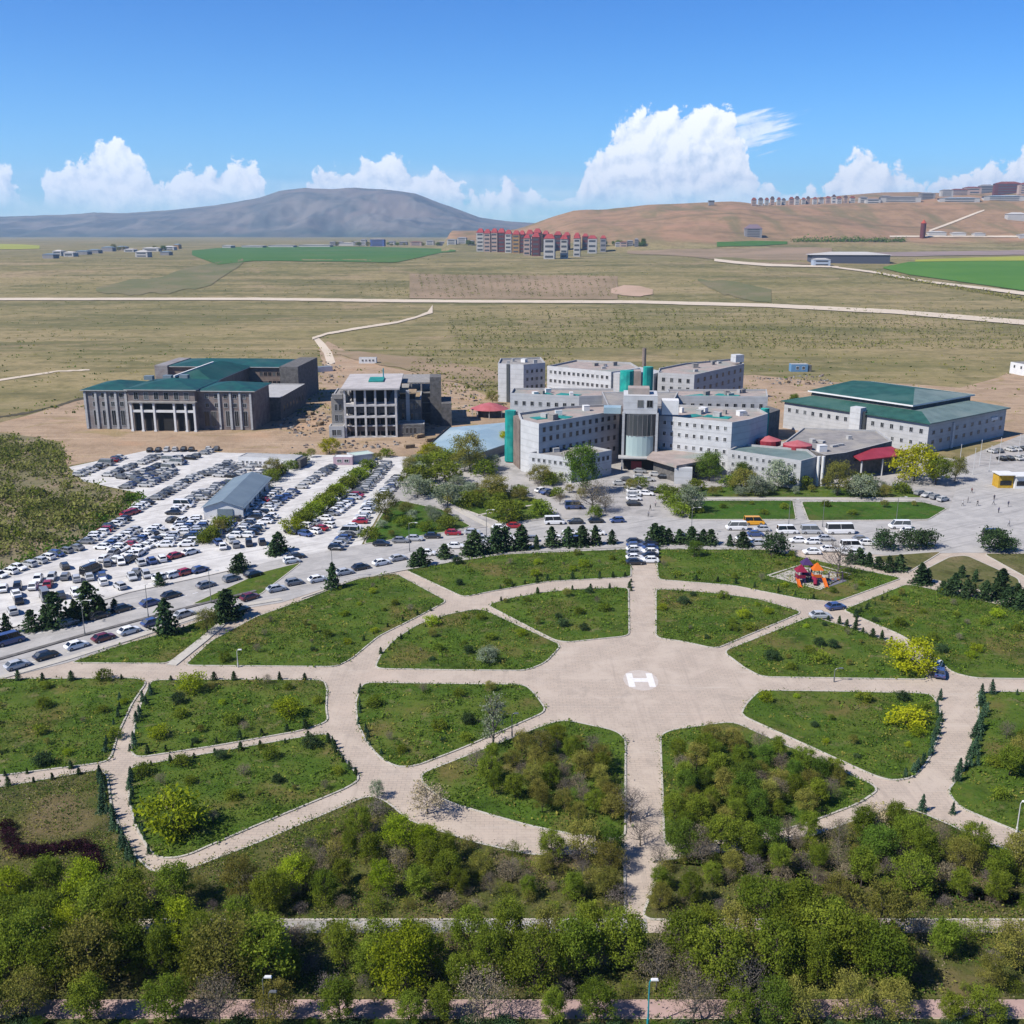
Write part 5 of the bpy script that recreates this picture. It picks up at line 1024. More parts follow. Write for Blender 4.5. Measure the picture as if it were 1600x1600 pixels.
def inside(P, poly):
    x, y = P[:, 0], P[:, 1]; n = len(poly); c = np.zeros(len(P), bool); j = n - 1
    for i in range(n):
        xi, yi, xj, yj = *poly[i], *poly[j]; t = ((yi > y) != (yj > y)) & (x < (xj - xi) * (y - yi) / (yj - yi + 1e-12) + xi); c ^= t; j = i
    return c
def scatter(poly, gap, rng, tries=4000, limit=999):
    poly = np.array(poly); lo, hi = poly.min(0), poly.max(0); out = []
    for _ in range(tries):
        p = rng.uniform(lo, hi)
        if not inside(p[None], poly)[0]: continue
        if all((p[0] - q[0])**2 + (p[1] - q[1])**2 > gap * gap for q in out): out.append(p)
        if len(out) >= limit: break
    return out
def grove(pts, gap, mix, hr, zone, group, seed, limit=999):
    rng = np.random.default_rng(seed); r = random.Random(seed); ks = [k for k, w in mix for _ in range(int(w * 20))]
    for p in scatter(pxpoly(pts), gap, rng, 5000, limit):
        k = r.choice(ks); plant(k, 0, 0, r.uniform(*hr) * (.85 if k in ('grey', 'mauve') else 1), zone, group, r.uniform(.72, 1.12), p, r)
WOOD = 'trees of the wood below the plaza'
mixA = [('green', .62), ('olive', .14), ('grey', .05), ('lime', .10), ('deep', .07), ('mauve', .02)]
mixB = [('green', .40), ('olive', .24), ('grey', .17), ('mauve', .10), ('lime', .09)]
grove([(-90,1400),(220,1418),(400,1408),(480,1385),(470,1428),(-90,1430)], 4.0, mixA, (4.4, 6.6), 'at the left edge, below the curved path', WOOD, 1)
grove([(480,1365),(575,1305),(640,1325),(700,1345),(700,1415),(470,1420)], 3.6, mixA, (3.4, 5.2), 'below the path fork', WOOD, 2)
grove([(700,1345),(830,1356),(960,1352),(950,1412),(700,1416)], 3.4, mixB, (2.6, 4.0), 'just left of the axis foot', WOOD, 3)
grove([(-120,1482),(330,1480),(420,1490),(430,1552),(-130,1555)], 3.2, mixA, (5.4, 8.6), 'in the left foreground wood', WOOD, 4)
grove([(450,1512),(710,1512),(715,1552),(440,1554)], 4.0, mixA, (3.8, 5.8), 'left of centre before the wood path', WOOD, 5)
grove([(720,1490),(1050,1490),(1060,1550),(720,1552)], 4.0, mixB[:2] + [('green', .4), ('grey', .2)], (5.0, 7.6), 'in the central foreground wood', WOOD, 6)
grove([(1065,1475),(1370,1475),(1380,1552),(1065,1552)], 3.2, mixA, (5.2, 8.2), 'right of the teal lamp post', WOOD, 7)
grove([(1380,1500),(1720,1500),(1740,1550),(1380,1552)], 4.8, mixA[:3] + [('lime', .1)], (4.2, 6.4), 'in the right foreground wood', WOOD, 8)
grove([(1030,1352),(1160,1346),(1280,1325),(1300,1425),(1020,1425)], 3.5, mixB, (2.8, 4.4), 'just right of the axis foot', WOOD, 9)
grove([(1300,1325),(1410,1300),(1500,1330),(1600,1370),(1690,1410),(1690,1425),(1300,1425)], 4.0, mixA, (4.0, 6.0), 'below the right ring junction', WOOD, 10)
BU = 'twiggy bushes of the wood'
grove([(480,1330),(575,1262),(640,1300),(830,1348),(965,1345),(970,1425),(470,1428)], 2.5, [('twig', 1)], (1.1, 2.4), 'below the path fork', BU, 21, 75)
grove([(1040,1350),(1160,1340),(1280,1318),(1400,1280),(1560,1340),(1690,1410),(1690,1430),(1025,1430)], 2.8, [('twig', 1)], (1.1, 2.4), 'right of the axis foot', BU, 22, 70)
grove([(-60,1380),(230,1395),(480,1372),(470,1430),(-60,1432)], 2.9, [('twig', 1)], (1.1, 2.2), 'below the curved path', BU, 23, 40)
grove([(-80,1470),(1680,1470),(1700,1558),(-100,1558)], 3.4, [('twig', 1)], (1.1, 2.4), 'on the foreground wood floor', BU, 24, 70)
for x in (455,490,520,560,585,640,668,700,1395,1430,1470,1500,1530,1575,1610): plant(random.choice(['twig', 'twig', 'shrub']), x + random.uniform(-8, 8), 1462 + random.uniform(0, 6), random.uniform(1.2, 2.6), 'along the lower side of the wood path', BU)
for x, y in ((1060,1340),(1090,1338),(1125,1336),(1160,1334),(1195,1330),(1230,1322),(1262,1312),(860,1343),(910,1342),(955,1341)): plant(random.choice(['green', 'deep', 'olive', 'grey']), x, y, random.uniform(3.6, 5.2), 'on the lower edge of the ring', WOOD, 1.05)
INNER = 'trees in the beds beside the paved axis'
grove([(740,1200),(850,1172),(945,1185),(958,1285),(900,1288),(770,1250)], 2.5, [('grey', .26), ('olive', .40), ('green', .22), ('lime', .05), ('mauve', .07)], (2.8, 4.4), 'in the bed left of the axis', INNER, 11)
grove([(1050,1190),(1150,1160),(1330,1236),(1240,1285),(1150,1305),(1055,1310)], 2.5, [('green', .46), ('deep', .16), ('grey', .14), ('olive', .24)], (2.8, 4.6), 'in the bed right of the axis', INNER, 12)
grove([(1540,1180),(1600,1130),(1720,1140),(1720,1290),(1600,1262)], 3.6, [('grey', .4), ('olive', .3), ('green', .3)], (3.2, 4.6), 'on the lawn at the right edge', 'trees on the right lawn', 13, 16)
# trunks along the pink pavement
r_ = random.Random(3)
for px in (-20, 40, 125, 250, 345, 430, 520, 640, 690, 760, 850, 920, 1090, 1145, 1215, 1250, 1330, 1400, 1485, 1550, 1620):
    plant(r_.choice(['green', 'green', 'olive', 'deep', 'grey']), px + r_.uniform(-15, 15), 1594 + r_.uniform(0, 10), r_.uniform(3.2, 6.2), 'beside the pink pavement', 'trees beside the pink pavement', r_.uniform(.8, 1.1), None, r_)
for i, px in enumerate(np.arange(-60, 1700, 26)): plant(r_.choice(['darkshrub', 'darkshrub', 'deep']), px + r_.uniform(-14, 14), 1612 + r_.uniform(-4, 10), r_.uniform(.9, 1.4), 'in the hedge line at the bottom', 'hedge plants below the pink pavement', 1.3, None, r_)
plant('lime', 625, 1556, 7.4, 'with the brightest crown of the foreground wood', WOOD, 1.0)
plant('mauve', 1168, 1585, 6.0, 'with pale bare crown by the pavement', WOOD)
plant('mauve', 468, 1395, 4.4, 'alone in the clearing below the curved path', WOOD); plant('pink', 668, 1272, 4.4, 'over the path fork left of the axis', WOOD, 1.2)
plant('mauve', 985, 1285, 5.0, 'overhanging the paved axis', WOOD, 1.1); plant('mauve', 1000, 1322, 3.8, 'at the foot of the paved axis', WOOD, 1.2); plant('pink', 1365, 1300, 3.8, 'beside the right junction of the ring', WOOD, 1.2)
# single trees and shrubs one can tell apart
ONES = [('limeshrub',272,1300,5.4,'on the left leaf lawn with a dark shadow',1.0),('limeshrub',300,1082,3.2,'beside the left path crossing',1.0),('limeshrub',452,1120,3.0,'on the upper left leaf lawn',1.0),('yellow',1428,1048,5.4,'at the right end of the plaza spoke',1.35),('yellowshrub',1415,1132,2.8,'in the bed right of the plaza',1.5),
 ('poplar',770,1166,8.6,'standing at the lower left spoke of the plaza',1.0),('silver',762,1037,3.2,'in the bed left above the plaza',1.2),('yellow',515,709,5.6,'behind the car park, alone on bare earth',1.0),('olive',735,738,13,'before the pale blue roof',1.0),('olive',602,812,8.2,'at the corner of the car park road',1.0),('silver',652,778,6.6,'on the lawn before the pavilion',1.3),('silver',700,792,7.0,'in the middle of the campus lawn',1.2),
 ('olive',772,778,6.8,'by the path before the low annex',1.5),('deep',912,772,15,'before the shaded wall of the low annex',.75),('olive',845,756,6.0,'under the windows of the low annex',1.4),('grey',925,800,8.4,'beside the entrance drive',1.4),('silver',1082,800,7.0,'right of the entrance drive',1.1),('deep',1108,752,9.6,'before the entrance annex',1.0),('olive',1160,768,7.0,'between the two annexes',1.4),('silver',1215,768,9.6,'before the pale side annex',.8),
 ('olive',1308,775,10.5,'before the dark end of the side annex',.9),('silver',1345,778,7.0,'before the red awning',1.2),('yellow',1428,752,11.5,'right of the red awning',1.0),('green',1462,758,9.0,'at the corner of the grey hall',1.1),('olive',1492,752,8.0,'in the shade of the grey hall',1.0),('silver',1180,775,6.4,'on the planting strip before the side annex',1.1),
 ('darkshrub',1212,866,5.0,'beside the minibuses on the road',1.0),('darkshrub',1382,858,4.6,'left of the pair by the road at the right',1.0),('darkshrub',1420,857,4.6,'second of three by the road at the right',1.0),('darkshrub',1448,856,4.4,'last of three by the road at the right',1.0),('darkshrub',1552,862,5.6,'by the plaza at the right edge',1.0),('darkshrub',1575,861,3.4,'smaller one by the plaza at the right edge',1.0),
 ('mauve',1308,902,8.6,'behind the playground',1.0),('olive',325,990,5.0,'beside the diagonal path near the road',1.0),('darkshrub',1280,1010,1.6,'at the tip of the right upper bed',1.0),('green',1300,1215,3.0,'at the edge of the lower right bed',1.2),('deep',1170,1225,3.4,'on its own in the lower right bed',1.1),('green',870,1165,3.2,'with bright leaves in the bed below the plaza',1.3),
 ('yellow',672,720,6.0,'before the concrete frame',1.0),('olive',640,745,6.6,'beside the drive to the pavilion',.9),('olive',428,745,6.0,'at the end of the prefabricated cabins',1.2),('green',1240,640,7.0,'between hospital and green roofed hall',1.0),('deep',1160,752,6.0,'below the bright front wing',1.2),('yellow',1110,612,5.0,'behind the middle wing',1.0),('olive',770,632,6.0,'behind the red pavilion',1.2),('yellow',790,700,6.0,'under the teal netting',.9),('deep',1085,870,4.0,'at the top of the lawn right of the axis',1.0),('green',1180,745,6.0,'close to the pale side annex',1.0)]
for k, x, y, h, z, w in ONES: plant(k, x, y, h, z, 'single trees and shrubs', w)
for i, (x, y) in enumerate([(12,1298),(14,1312),(20,1326),(34,1338),(50,1336),(66,1338),(82,1334),(98,1332),(114,1330),(130,1328),(142,1338),(146,1350),(152,1364),(136,1352)]): plant('plum', x, y, 1.35, 'in the curved row', 'purple bushes in a curved row', 1.1)
# planting around the forecourt and on the campus lawns
FC = 'trees and shrubs of the forecourt'; rf = random.Random(41)
for pts, gap, mix, hr, zone, lim in (
    ([(575,845),(605,800),(690,800),(725,820),(690,828)], 5.5, [('shrub', .5), ('silver', .2), ('olive', .3)], (1.6, 3.4), 'on the turf by the car park road', 14), ([(660,770),(760,762),(840,782),(866,804),(790,814),(700,785)], 5.5, [('olive', .35), ('silver', .2), ('shrub', .45)], (2.0, 5.0), 'on the campus lawn by the annex', 20),
    ([(640,735),(700,715),(780,722),(790,745),(700,758),(640,765)], 6.5, [('olive', .4), ('silver', .3), ('shrub', .3)], (3.0, 6.5), 'before the blue roofed pavilion', 13), ([(1085,765),(1240,760),(1420,766),(1435,776),(1090,776)], 5.0, [('olive', .4), ('silver', .15), ('shrub', .45)], (2.0, 4.6), 'on the planting strip by the annexes', 26),
    ([(820,748),(900,768),(960,790),(930,808),(870,790)], 6.0, [('grey', .3), ('shrub', .5), ('olive', .2)], (1.8, 4.5), 'left of the entrance drive', 12), ([(1035,770),(1080,770),(1075,810),(1050,808)], 4.5, [('shrub', .6), ('silver', .4)], (1.6, 3.6), 'right of the entrance drive', 10),
    ([(1090,790),(1230,788),(1236,808),(1085,808)], 9, [('shrub', 1)], (1.0, 2.0), 'on the left bright turf', 5), ([(1262,790),(1440,790),(1460,800),(1300,810)], 9, [('shrub', .7), ('olive', .3)], (1.0, 2.4), 'on the right bright turf', 7)):
    ks = [k for k, w in mix for _ in range(int(w * 20))]
    for p in scatter(pxpoly(pts), gap, np.random.default_rng(int(pts[0][0])), 1500, lim): plant(rf.choice(ks), 0, 0, rf.uniform(*hr), zone, FC, rf.uniform(1.0, 1.4), p, rf)
SP = 'shrubs and saplings on the park lawns'
for key, lim, zone in (('A', 22, 'on the lawn below the road'), ('NW', 12, 'in the upper left bed'), ('N1', 12, 'in the bed left of the axis top'), ('N2', 12, 'in the bed right of the axis top'), ('NE', 12, 'in the upper right bed'), ('SE', 13, 'in the lower right bed'), ('SW', 12, 'in the lower left bed'), ('C', 14, 'on the far left lawn'), ('D', 14, 'on the upper leaf lawn'), ('E', 18, 'on the lower leaf lawn'), ('L', 20, 'on the right upper lawn'), ('N', 14, 'on the lawn left of the axis'), ('O', 16, 'on the playground lawn'), ('K', 10, 'on the lawn right of the ring')):
    P = LAWN_POLY[key]; P = P[(P[:, 0] > -90) & (P[:, 0] < 120)] if key in 'CLK' else P
    for p in scatter(offset_poly(P, -1.2) if key not in 'CLK' else P, 3.2, np.random.default_rng(len(key) * 7 + lim), 900, lim): plant(rf.choice(['shrub', 'shrub', 'darkshrub', 'olive', 'shrub', 'limeshrub', 'grey']), 0, 0, rf.uniform(.7, 1.9), zone, SP, rf.uniform(.9, 1.3), p, rf)
# green island in the car park and planting beside it
for i in range(13):
    t = i / 12; plant('shrub' if i % 4 else 'limeshrub', 458 + 104 * t + (i % 2) * 6, 832 - 84 * t - (i % 2) * 4, 3.6, 'on the car park island', 'shrubs on the car park island', 1.2)
for x, y in ((398,775),(412,765),(425,752),(440,742),(455,734),(470,724),(486,715),(330,842),(343,834),(318,848),(348,828),(370,765),(385,770),(395,781),(590,722),(604,714),(575,735),(1000,762),(985,768),(880,752),(860,758)): plant(r_.choice(['shrub', 'olive', 'shrub']), x, y, r_.uniform(2.6, 4.0), 'between the parking bays', 'shrubs between the parking bays', 1.2, None, r_)
# rows of young conifers
def along(pts, gap, kind, h, zone, group, jit=.3, seed=0):
    r = random.Random(seed); P = [G(*p)[:2] for p in pts]; L = [0]
    for a, b in zip(P, P[1:]): L.append(L[-1] + np.linalg.norm(b - a))
    s = gap * .5
    while s < L[-1]:
        k = max(i for i in range(len(L)) if L[i] <= s); k = min(k, len(P) - 2); t = (s - L[k]) / (L[k + 1] - L[k]); p = P[k] + (P[k + 1] - P[k]) * t + np.array([r.uniform(-jit, jit), r.uniform(-jit, jit)])
        if r.random() < .1: s += gap; continue
        plant(kind if not isinstance(kind, list) else r.choice(kind), 0, 0, .85 * h * r.uniform(.55, 1.3), zone, group, r.uniform(.9, 1.2), p, r); s += gap * r.uniform(.85, 1.15)
CG = 'young conifers along the park paths'
along([(238,1075),(215,1125),(206,1180)], 1.9, 'blue', 1.9, 'right of the narrow left path', CG, .5, 1); along([(196,1078),(176,1135),(160,1186)], 3.0, 'blue', 1.7, 'left of the narrow left path', CG, .4, 2)
along([(158,1212),(163,1262),(185,1312),(214,1356)], 1.0, 'blue', 2.3, 'in the dense row by the curved path', CG, .4, 3); along([(206,1205),(206,1255),(218,1300),(236,1336)], 1.6, 'blue', 1.9, 'inside the left leaf lawn', CG, .4, 4)
along([(212,1182),(350,1160),(500,1134)], 3.2, 'fir', 1.5, 'above the leaf path', CG, .2, 5); along([(215,1202),(350,1178),(510,1151)], 3.4, 'fir', 1.4, 'below the leaf path', CG, .2, 6)
along([(-40,1217),(60,1207),(160,1195)], 3.0, 'fir', 1.6, 'above the far left path', CG, .2, 7); along([(-40,1236),(60,1222),(155,1208)], 3.2, 'fir', 1.4, 'below the far left path', CG, .2, 8)
along([(10,1064),(120,1063),(210,1062)], 4.2, 'fir', 1.9, 'below the far west spoke', CG, .2, 9); along([(250,1064),(380,1063),(505,1063)], 3.8, 'fir', 1.6, 'below the west spoke', CG, .2, 10)
along([(564,1075),(560,1130),(580,1166),(600,1186)], 1.5, 'blue', 1.5, 'inside the bed left of the plaza', CG, .3, 11); along([(510,1150),(530,1182),(560,1216)], 1.3, 'fir', 1.4, 'at the leaf lawn tip', CG, .3, 12)
along([(560,1008),(600,982),(690,948)], 4.0, 'fir', 1.2, 'outside the upper left ring', CG, .2, 13); along([(592,1026),(640,990),(700,964)], 2.4, 'fir', 1.2, 'inside the upper left ring', CG, .3, 14)
along([(770,922),(860,908),(980,902)], 3.0, 'fir', 1.7, 'outside the ring top', CG, .3, 15); along([(770,942),(860,924),(978,919)], 4.2, 'fir', 1.3, 'inside the ring top', CG, .3, 16)
along([(1040,903),(1150,913),(1290,940)], 4.4, 'fir', 1.3, 'outside the upper right ring', CG, .3, 17); along([(1290,968),(1350,990),(1400,1008)], 2.0, 'fir', 1.8, 'inside the right ring', CG, .4, 18)
along([(1533,1085),(1536,1130),(1520,1190),(1490,1236)], 1.25, 'blue', 2.5, 'in the dense row right of the ring', CG, .8, 19); along([(1466,1092),(1468,1140),(1450,1188),(1415,1216)], 1.2, 'blue', 1.9, 'inside the right end of the ring', CG, .4, 20)
along([(1470,1262),(1530,1292),(1610,1330)], 4.5, 'blue', 2.3, 'along the lower right path', CG, .6, 21); along([(1330,985),(1340,960),(1400,930)], 2.0, 'fir', 1.6, 'beside the playground junction', CG, .5, 22)
along([(985,908),(985,925)], 2.0, 'fir', 1.6, 'at the corner of axis and ring', CG, .2, 23); along([(1540,1086),(1600,1088),(1680,1090)], 2.0, 'blue', 2.4, 'below the east spoke at the right edge', CG, .5, 24)
plant('silver', 590, 1248, 2.6, 'at the lower left fork of the ring', 'single trees and shrubs', .8); plant('blue', 1440, 1268, 2.6, 'at the lower right fork of the ring', CG)
# taller dark conifers along the road
RG = 'dark conifers along the road'
for x, y, h in ((12,990,6.6),(50,986,5.4),(72,982,6.0),(88,978,6.0),(118,968,6.0),(142,962,6.2),(158,962,5.6),(-20,995,6.5),(112,974,4.5),(180,955,4.0)): plant('fir', x, y, h, 'between car park and dual road', RG, 1.2)
for x, y, h in ((262,990,6.2),(346,972,6.0),(356,968,5.4),(520,920,5.6),(436,862,5.4),(428,868,4.6),(370,895,4.6),(250,915,3.0),(378,888,4.2)): plant('fir', x, y, h, 'on the verges near the car park exit', RG, 1.25)
for x, y, h in ((645,886,4.4),(658,884,5.2),(695,872,4.4),(733,868,5.6),(742,866,5.2),(775,862,5.4),(790,860,5.0),(814,858,5.2),(838,858,5.6),(862,854,5.0),(888,853,5.2),(909,852,5.4),(930,851,5.6),(956,850,5.6)): plant('fir', x, y, h, 'along the road left of the axis', RG, 1.3)
for x, y, h in ((1023,850,5.2),(1034,849,5.4),(1045,849,5.0),(1062,849,4.6),(1080,850,5.0),(1098,850,5.0),(1110,851,4.4),(1140,853,3.6),(1160,854,3.4)): plant('fir', x, y, h, 'along the road right of the axis', RG, 1.3)
rr_ = random.Random(77)
for x, y in ((1355,885),(1372,892),(1390,896),(1405,890),(1340,880),(1325,878),(1435,915),(1448,912),(1470,925),(1482,930),(1495,922),(1510,935),(1525,928),(1540,940),(1556,935),(1572,945),(1586,948),(1598,952),(1612,958),(1500,905),(1520,912),(1562,925),(1590,930)): plant('fir', x + rr_.uniform(-4, 4), y + rr_.uniform(-3, 3), rr_.uniform(3.4, 5.6), 'in the clump right of the playground', RG, 1.3, None, rr_)
# far trees
FT = 'dark trees of the far town'
for i in range(40):
    px = rr_.choice([rr_.uniform(130, 275), rr_.uniform(500, 745), rr_.uniform(500, 745), rr_.uniform(940, 1010)]); py = 392 if px < 300 else 384.5
    p = T(px, py + rr_.uniform(-2, 1)); k = rr_.choice(['deep', 'green', 'olive']); o = plant(k, 0, 0, rr_.uniform(8, 14), 'among the far houses', FT, 1.3, p[:2], rr_); o.location.z = p[2]
# ground cover no one could count
def tuft_mass(name, pts, size, hgt, per, matn, label, seed, zf=None, lf=.42):
    rng = np.random.default_rng(seed); P = np.repeat(np.asarray(pts, float), per, 0); n = len(P); s = np.repeat(rng.uniform(.6, 1.4, len(pts)), per)
    Q = np.zeros((n, 3)); Q[:, :2] = P[:, :2] + rng.normal(size=(n, 2)) * (size * .9 * s)[:, None]; Q[:, 2] = .14 + np.abs(rng.normal(.35, .3, n)) * hgt * s
    if zf is not None: Q[:, 2] += zf(Q[:, 0], Q[:, 1])
    V, F = leaf_quads(Q, 1.0, rng); c = V.reshape(n, 4, 3); c = (c - Q[:, None]) * (size * lf * s)[:, None, None] + Q[:, None]
    o = link(name, np_mesh(name, c.reshape(-1, 3), F, LM[matn])); o['kind'] = 'stuff'; o['label'] = label; return o
def sample_lawns(keys, dens, seed, clump=None):
    rng = np.random.default_rng(seed); out = []
    for k in keys:
        poly = LAWN_POLY[k]; lo, hi = poly.min(0), poly.max(0); lo = np.maximum(lo, [-95, 60]); hi = np.minimum(hi, [150, 260])
        n = int((hi - lo).prod() * dens)
        if n <= 0: continue
        P = rng.uniform(lo, hi, (n, 2)); P = P[inside(P, poly)]
        if clump: P = P[(fbm(P[:, 0] / clump, P[:, 1] / clump, 4, seed) + .5 > rng.uniform(.30, .62, len(P)))]
        out.append(P)
    return np.concatenate(out)
keys = [k for k, _ in PETALS] + list('ABCDEKLNO')
tuft_mass('grass', sample_lawns(keys, 2.2, 1, 9), .34, .30, 5, 'weed', 'weedy grass tufts on the park lawns', 1, None, .38)
tuft_mass('grass', sample_lawns(keys, .3, 2, 14), .40, .45, 7, 'olive', 'dry olive tufts on the park lawns', 2)
tuft_mass('weeds', sample_lawns(keys, .35, 3, 12), .45, .6, 11, 'deep', 'dark bushy weeds on the park lawns', 3)
tuft_mass('undergrowth', sample_lawns(list('FHJX'), 1.3, 4, 8), .6, .6, 13, 'weed', 'undergrowth on the floor of the wood', 4, None, .20)
tuft_mass('undergrowth', sample_lawns(list('FHJ'), .8, 5, 8), .6, .7, 12, 'olive', 'dry undergrowth on the floor of the wood', 5, None, .20)
tuft_mass('undergrowth', sample_lawns(list('FHJ'), .5, 6, 7), .6, .8, 14, 'grey', 'leafless undergrowth on the floor of the wood', 6, None, .16)
def ragged_edges():
    rng = np.random.default_rng(31); out = []
    for k in keys + list('FJ') + ['T1', 'T2', 'T3', 'T4']:
        P = LAWN_POLY[k]; Q = np.roll(P, -1, 0); L = np.linalg.norm(Q - P, axis=1)
        for a, b2, l in zip(P, Q, L):
            if not (-90 < a[0] < 130 and 60 < a[1] < 330): continue
            n = rng.poisson(l / .45); t = rng.uniform(0, 1, n)[:, None]; out.append(a + (b2 - a) * t + rng.normal(0, .16, (n, 2)))
    tuft_mass('grass', np.concatenate(out), .30, .22, 5, 'weed', 'grass spilling over the lawn edges', 31, None, .30)
ragged_edges()
def scrub():
    rng = np.random.default_rng(8); poly = np.array(pxpoly([(-200,930),(-160,700),(0,684),(62,692),(98,706),(100,738),(125,760),(206,778),(172,810),(112,844),(0,884)])); lo, hi = poly.min(0), poly.max(0); lo = np.maximum(lo, [-260, 60])
    P = rng.uniform(lo, hi, (5200, 2)); P = P[inside(P, poly)]; P = P[fbm(P[:, 0] / 12, P[:, 1] / 12, 4, 3) + .5 > rng.uniform(.3, .6, len(P))]
    tuft_mass('scrub', P, 1.0, 2.2, 22, 'scrub', 'brownish green scrub left of the car park', 8)
    tuft_mass('scrub', P[::4] + 1.5, .9, 2.4, 18, 'green', 'greener bushes in the scrub', 9)
    E = np.array([p for a, b in zip([(0,890),(112,850),(172,816),(206,784)], [(112,850),(172,816),(206,784),(204,780)]) for p in (G(*a)[:2] + (G(*b)[:2] - G(*a)[:2]) * t for t in np.linspace(0, 1, 16))]); tuft_mass('scrub', E + rng.normal(size=E.shape) * 1.6, .9, 2.0, 22, 'weed', 'green hedge along the car park edge', 10)
scrub()
def far_lines():
    A = np.array([T(1240 + i * 2.2, 377.5 + rr_.uniform(-.6, .6))[:2] for i in range(80)]); tuft_mass('tree_line', A, 4.2, 9, 26, 'deep', 'dark tree line at the foot of the hill', 20, terrain)
    B = np.array([T(1370 + 240 * t, 430 + 42 * t + rr_.uniform(-1, 1))[:2] for t in np.linspace(0, 1, 60)]); tuft_mass('tree_line', B, 2.2, 4.5, 26, 'olive', 'low trees along the country road at the right', 21, terrain)
far_lines()
def planted_rows():
    out = []
    for x0, x1, y0, y1, dx, dy, sl in ((655, 962, 430, 466, 12, 1.5, .25), (700, 1000, 486, 545, 13, 3.2, .3), (960, 1600, 484, 545, 13, 3.2, .25), (640, 900, 545, 612, 13, 6, .2), (560, 660, 440, 466, 14, 3, .3)):
        y = y0
        while y < y1:
            x = x0 + (y - y0) * sl
            while x < x1:
                if rr_.random() < .85: out.append((x + rr_.uniform(-.7, .7), y + rr_.uniform(-.5, .5)))
                x += dx
            y += dy
    P = np.array([T(*p)[:2] for p in out]); tuft_mass('shrub_rows', P, 1.55, 1.5, 9, 'scrub', 'rows of small planted shrubs on the plain', 12, terrain)
planted_rows()

def steppe_tufts():
    r = np.random.default_rng(51); n = 6000; py = 398 + 262 * r.uniform(0, 1, n) ** 1.15; px = r.uniform(-20, 1620, n); d = np.stack([px - 800, (800 - py) * math.sin(CP) + CF * math.cos(CP), (800 - py) * math.cos(CP) - CF * math.sin(CP)], 1)
    P = []
    for q, (x, y) in zip(d, zip(px, py)):
        if y > 470: t = -CH / q[2]; P.append((q[0] * t, q[1] * t))
        else: P.append(tuple(T(x, y)[:2]))
    P = np.array(P); k = fbm(P[:, 0] / 90, P[:, 1] / 90, 4, 2) + .5 > r.uniform(.34, .66, n); P = P[k & (P[:, 1] > 430)]
    h = len(P) // 2
    tuft_mass('steppe_grass', P[:h], 1.1, .4, 4, 'olive', 'dry grass clumps over the plain', 52, terrain, .5); tuft_mass('steppe_grass', P[h:], 1.1, .4, 4, 'weed', 'green grass clumps over the plain', 53, terrain, .5)
steppe_tufts()
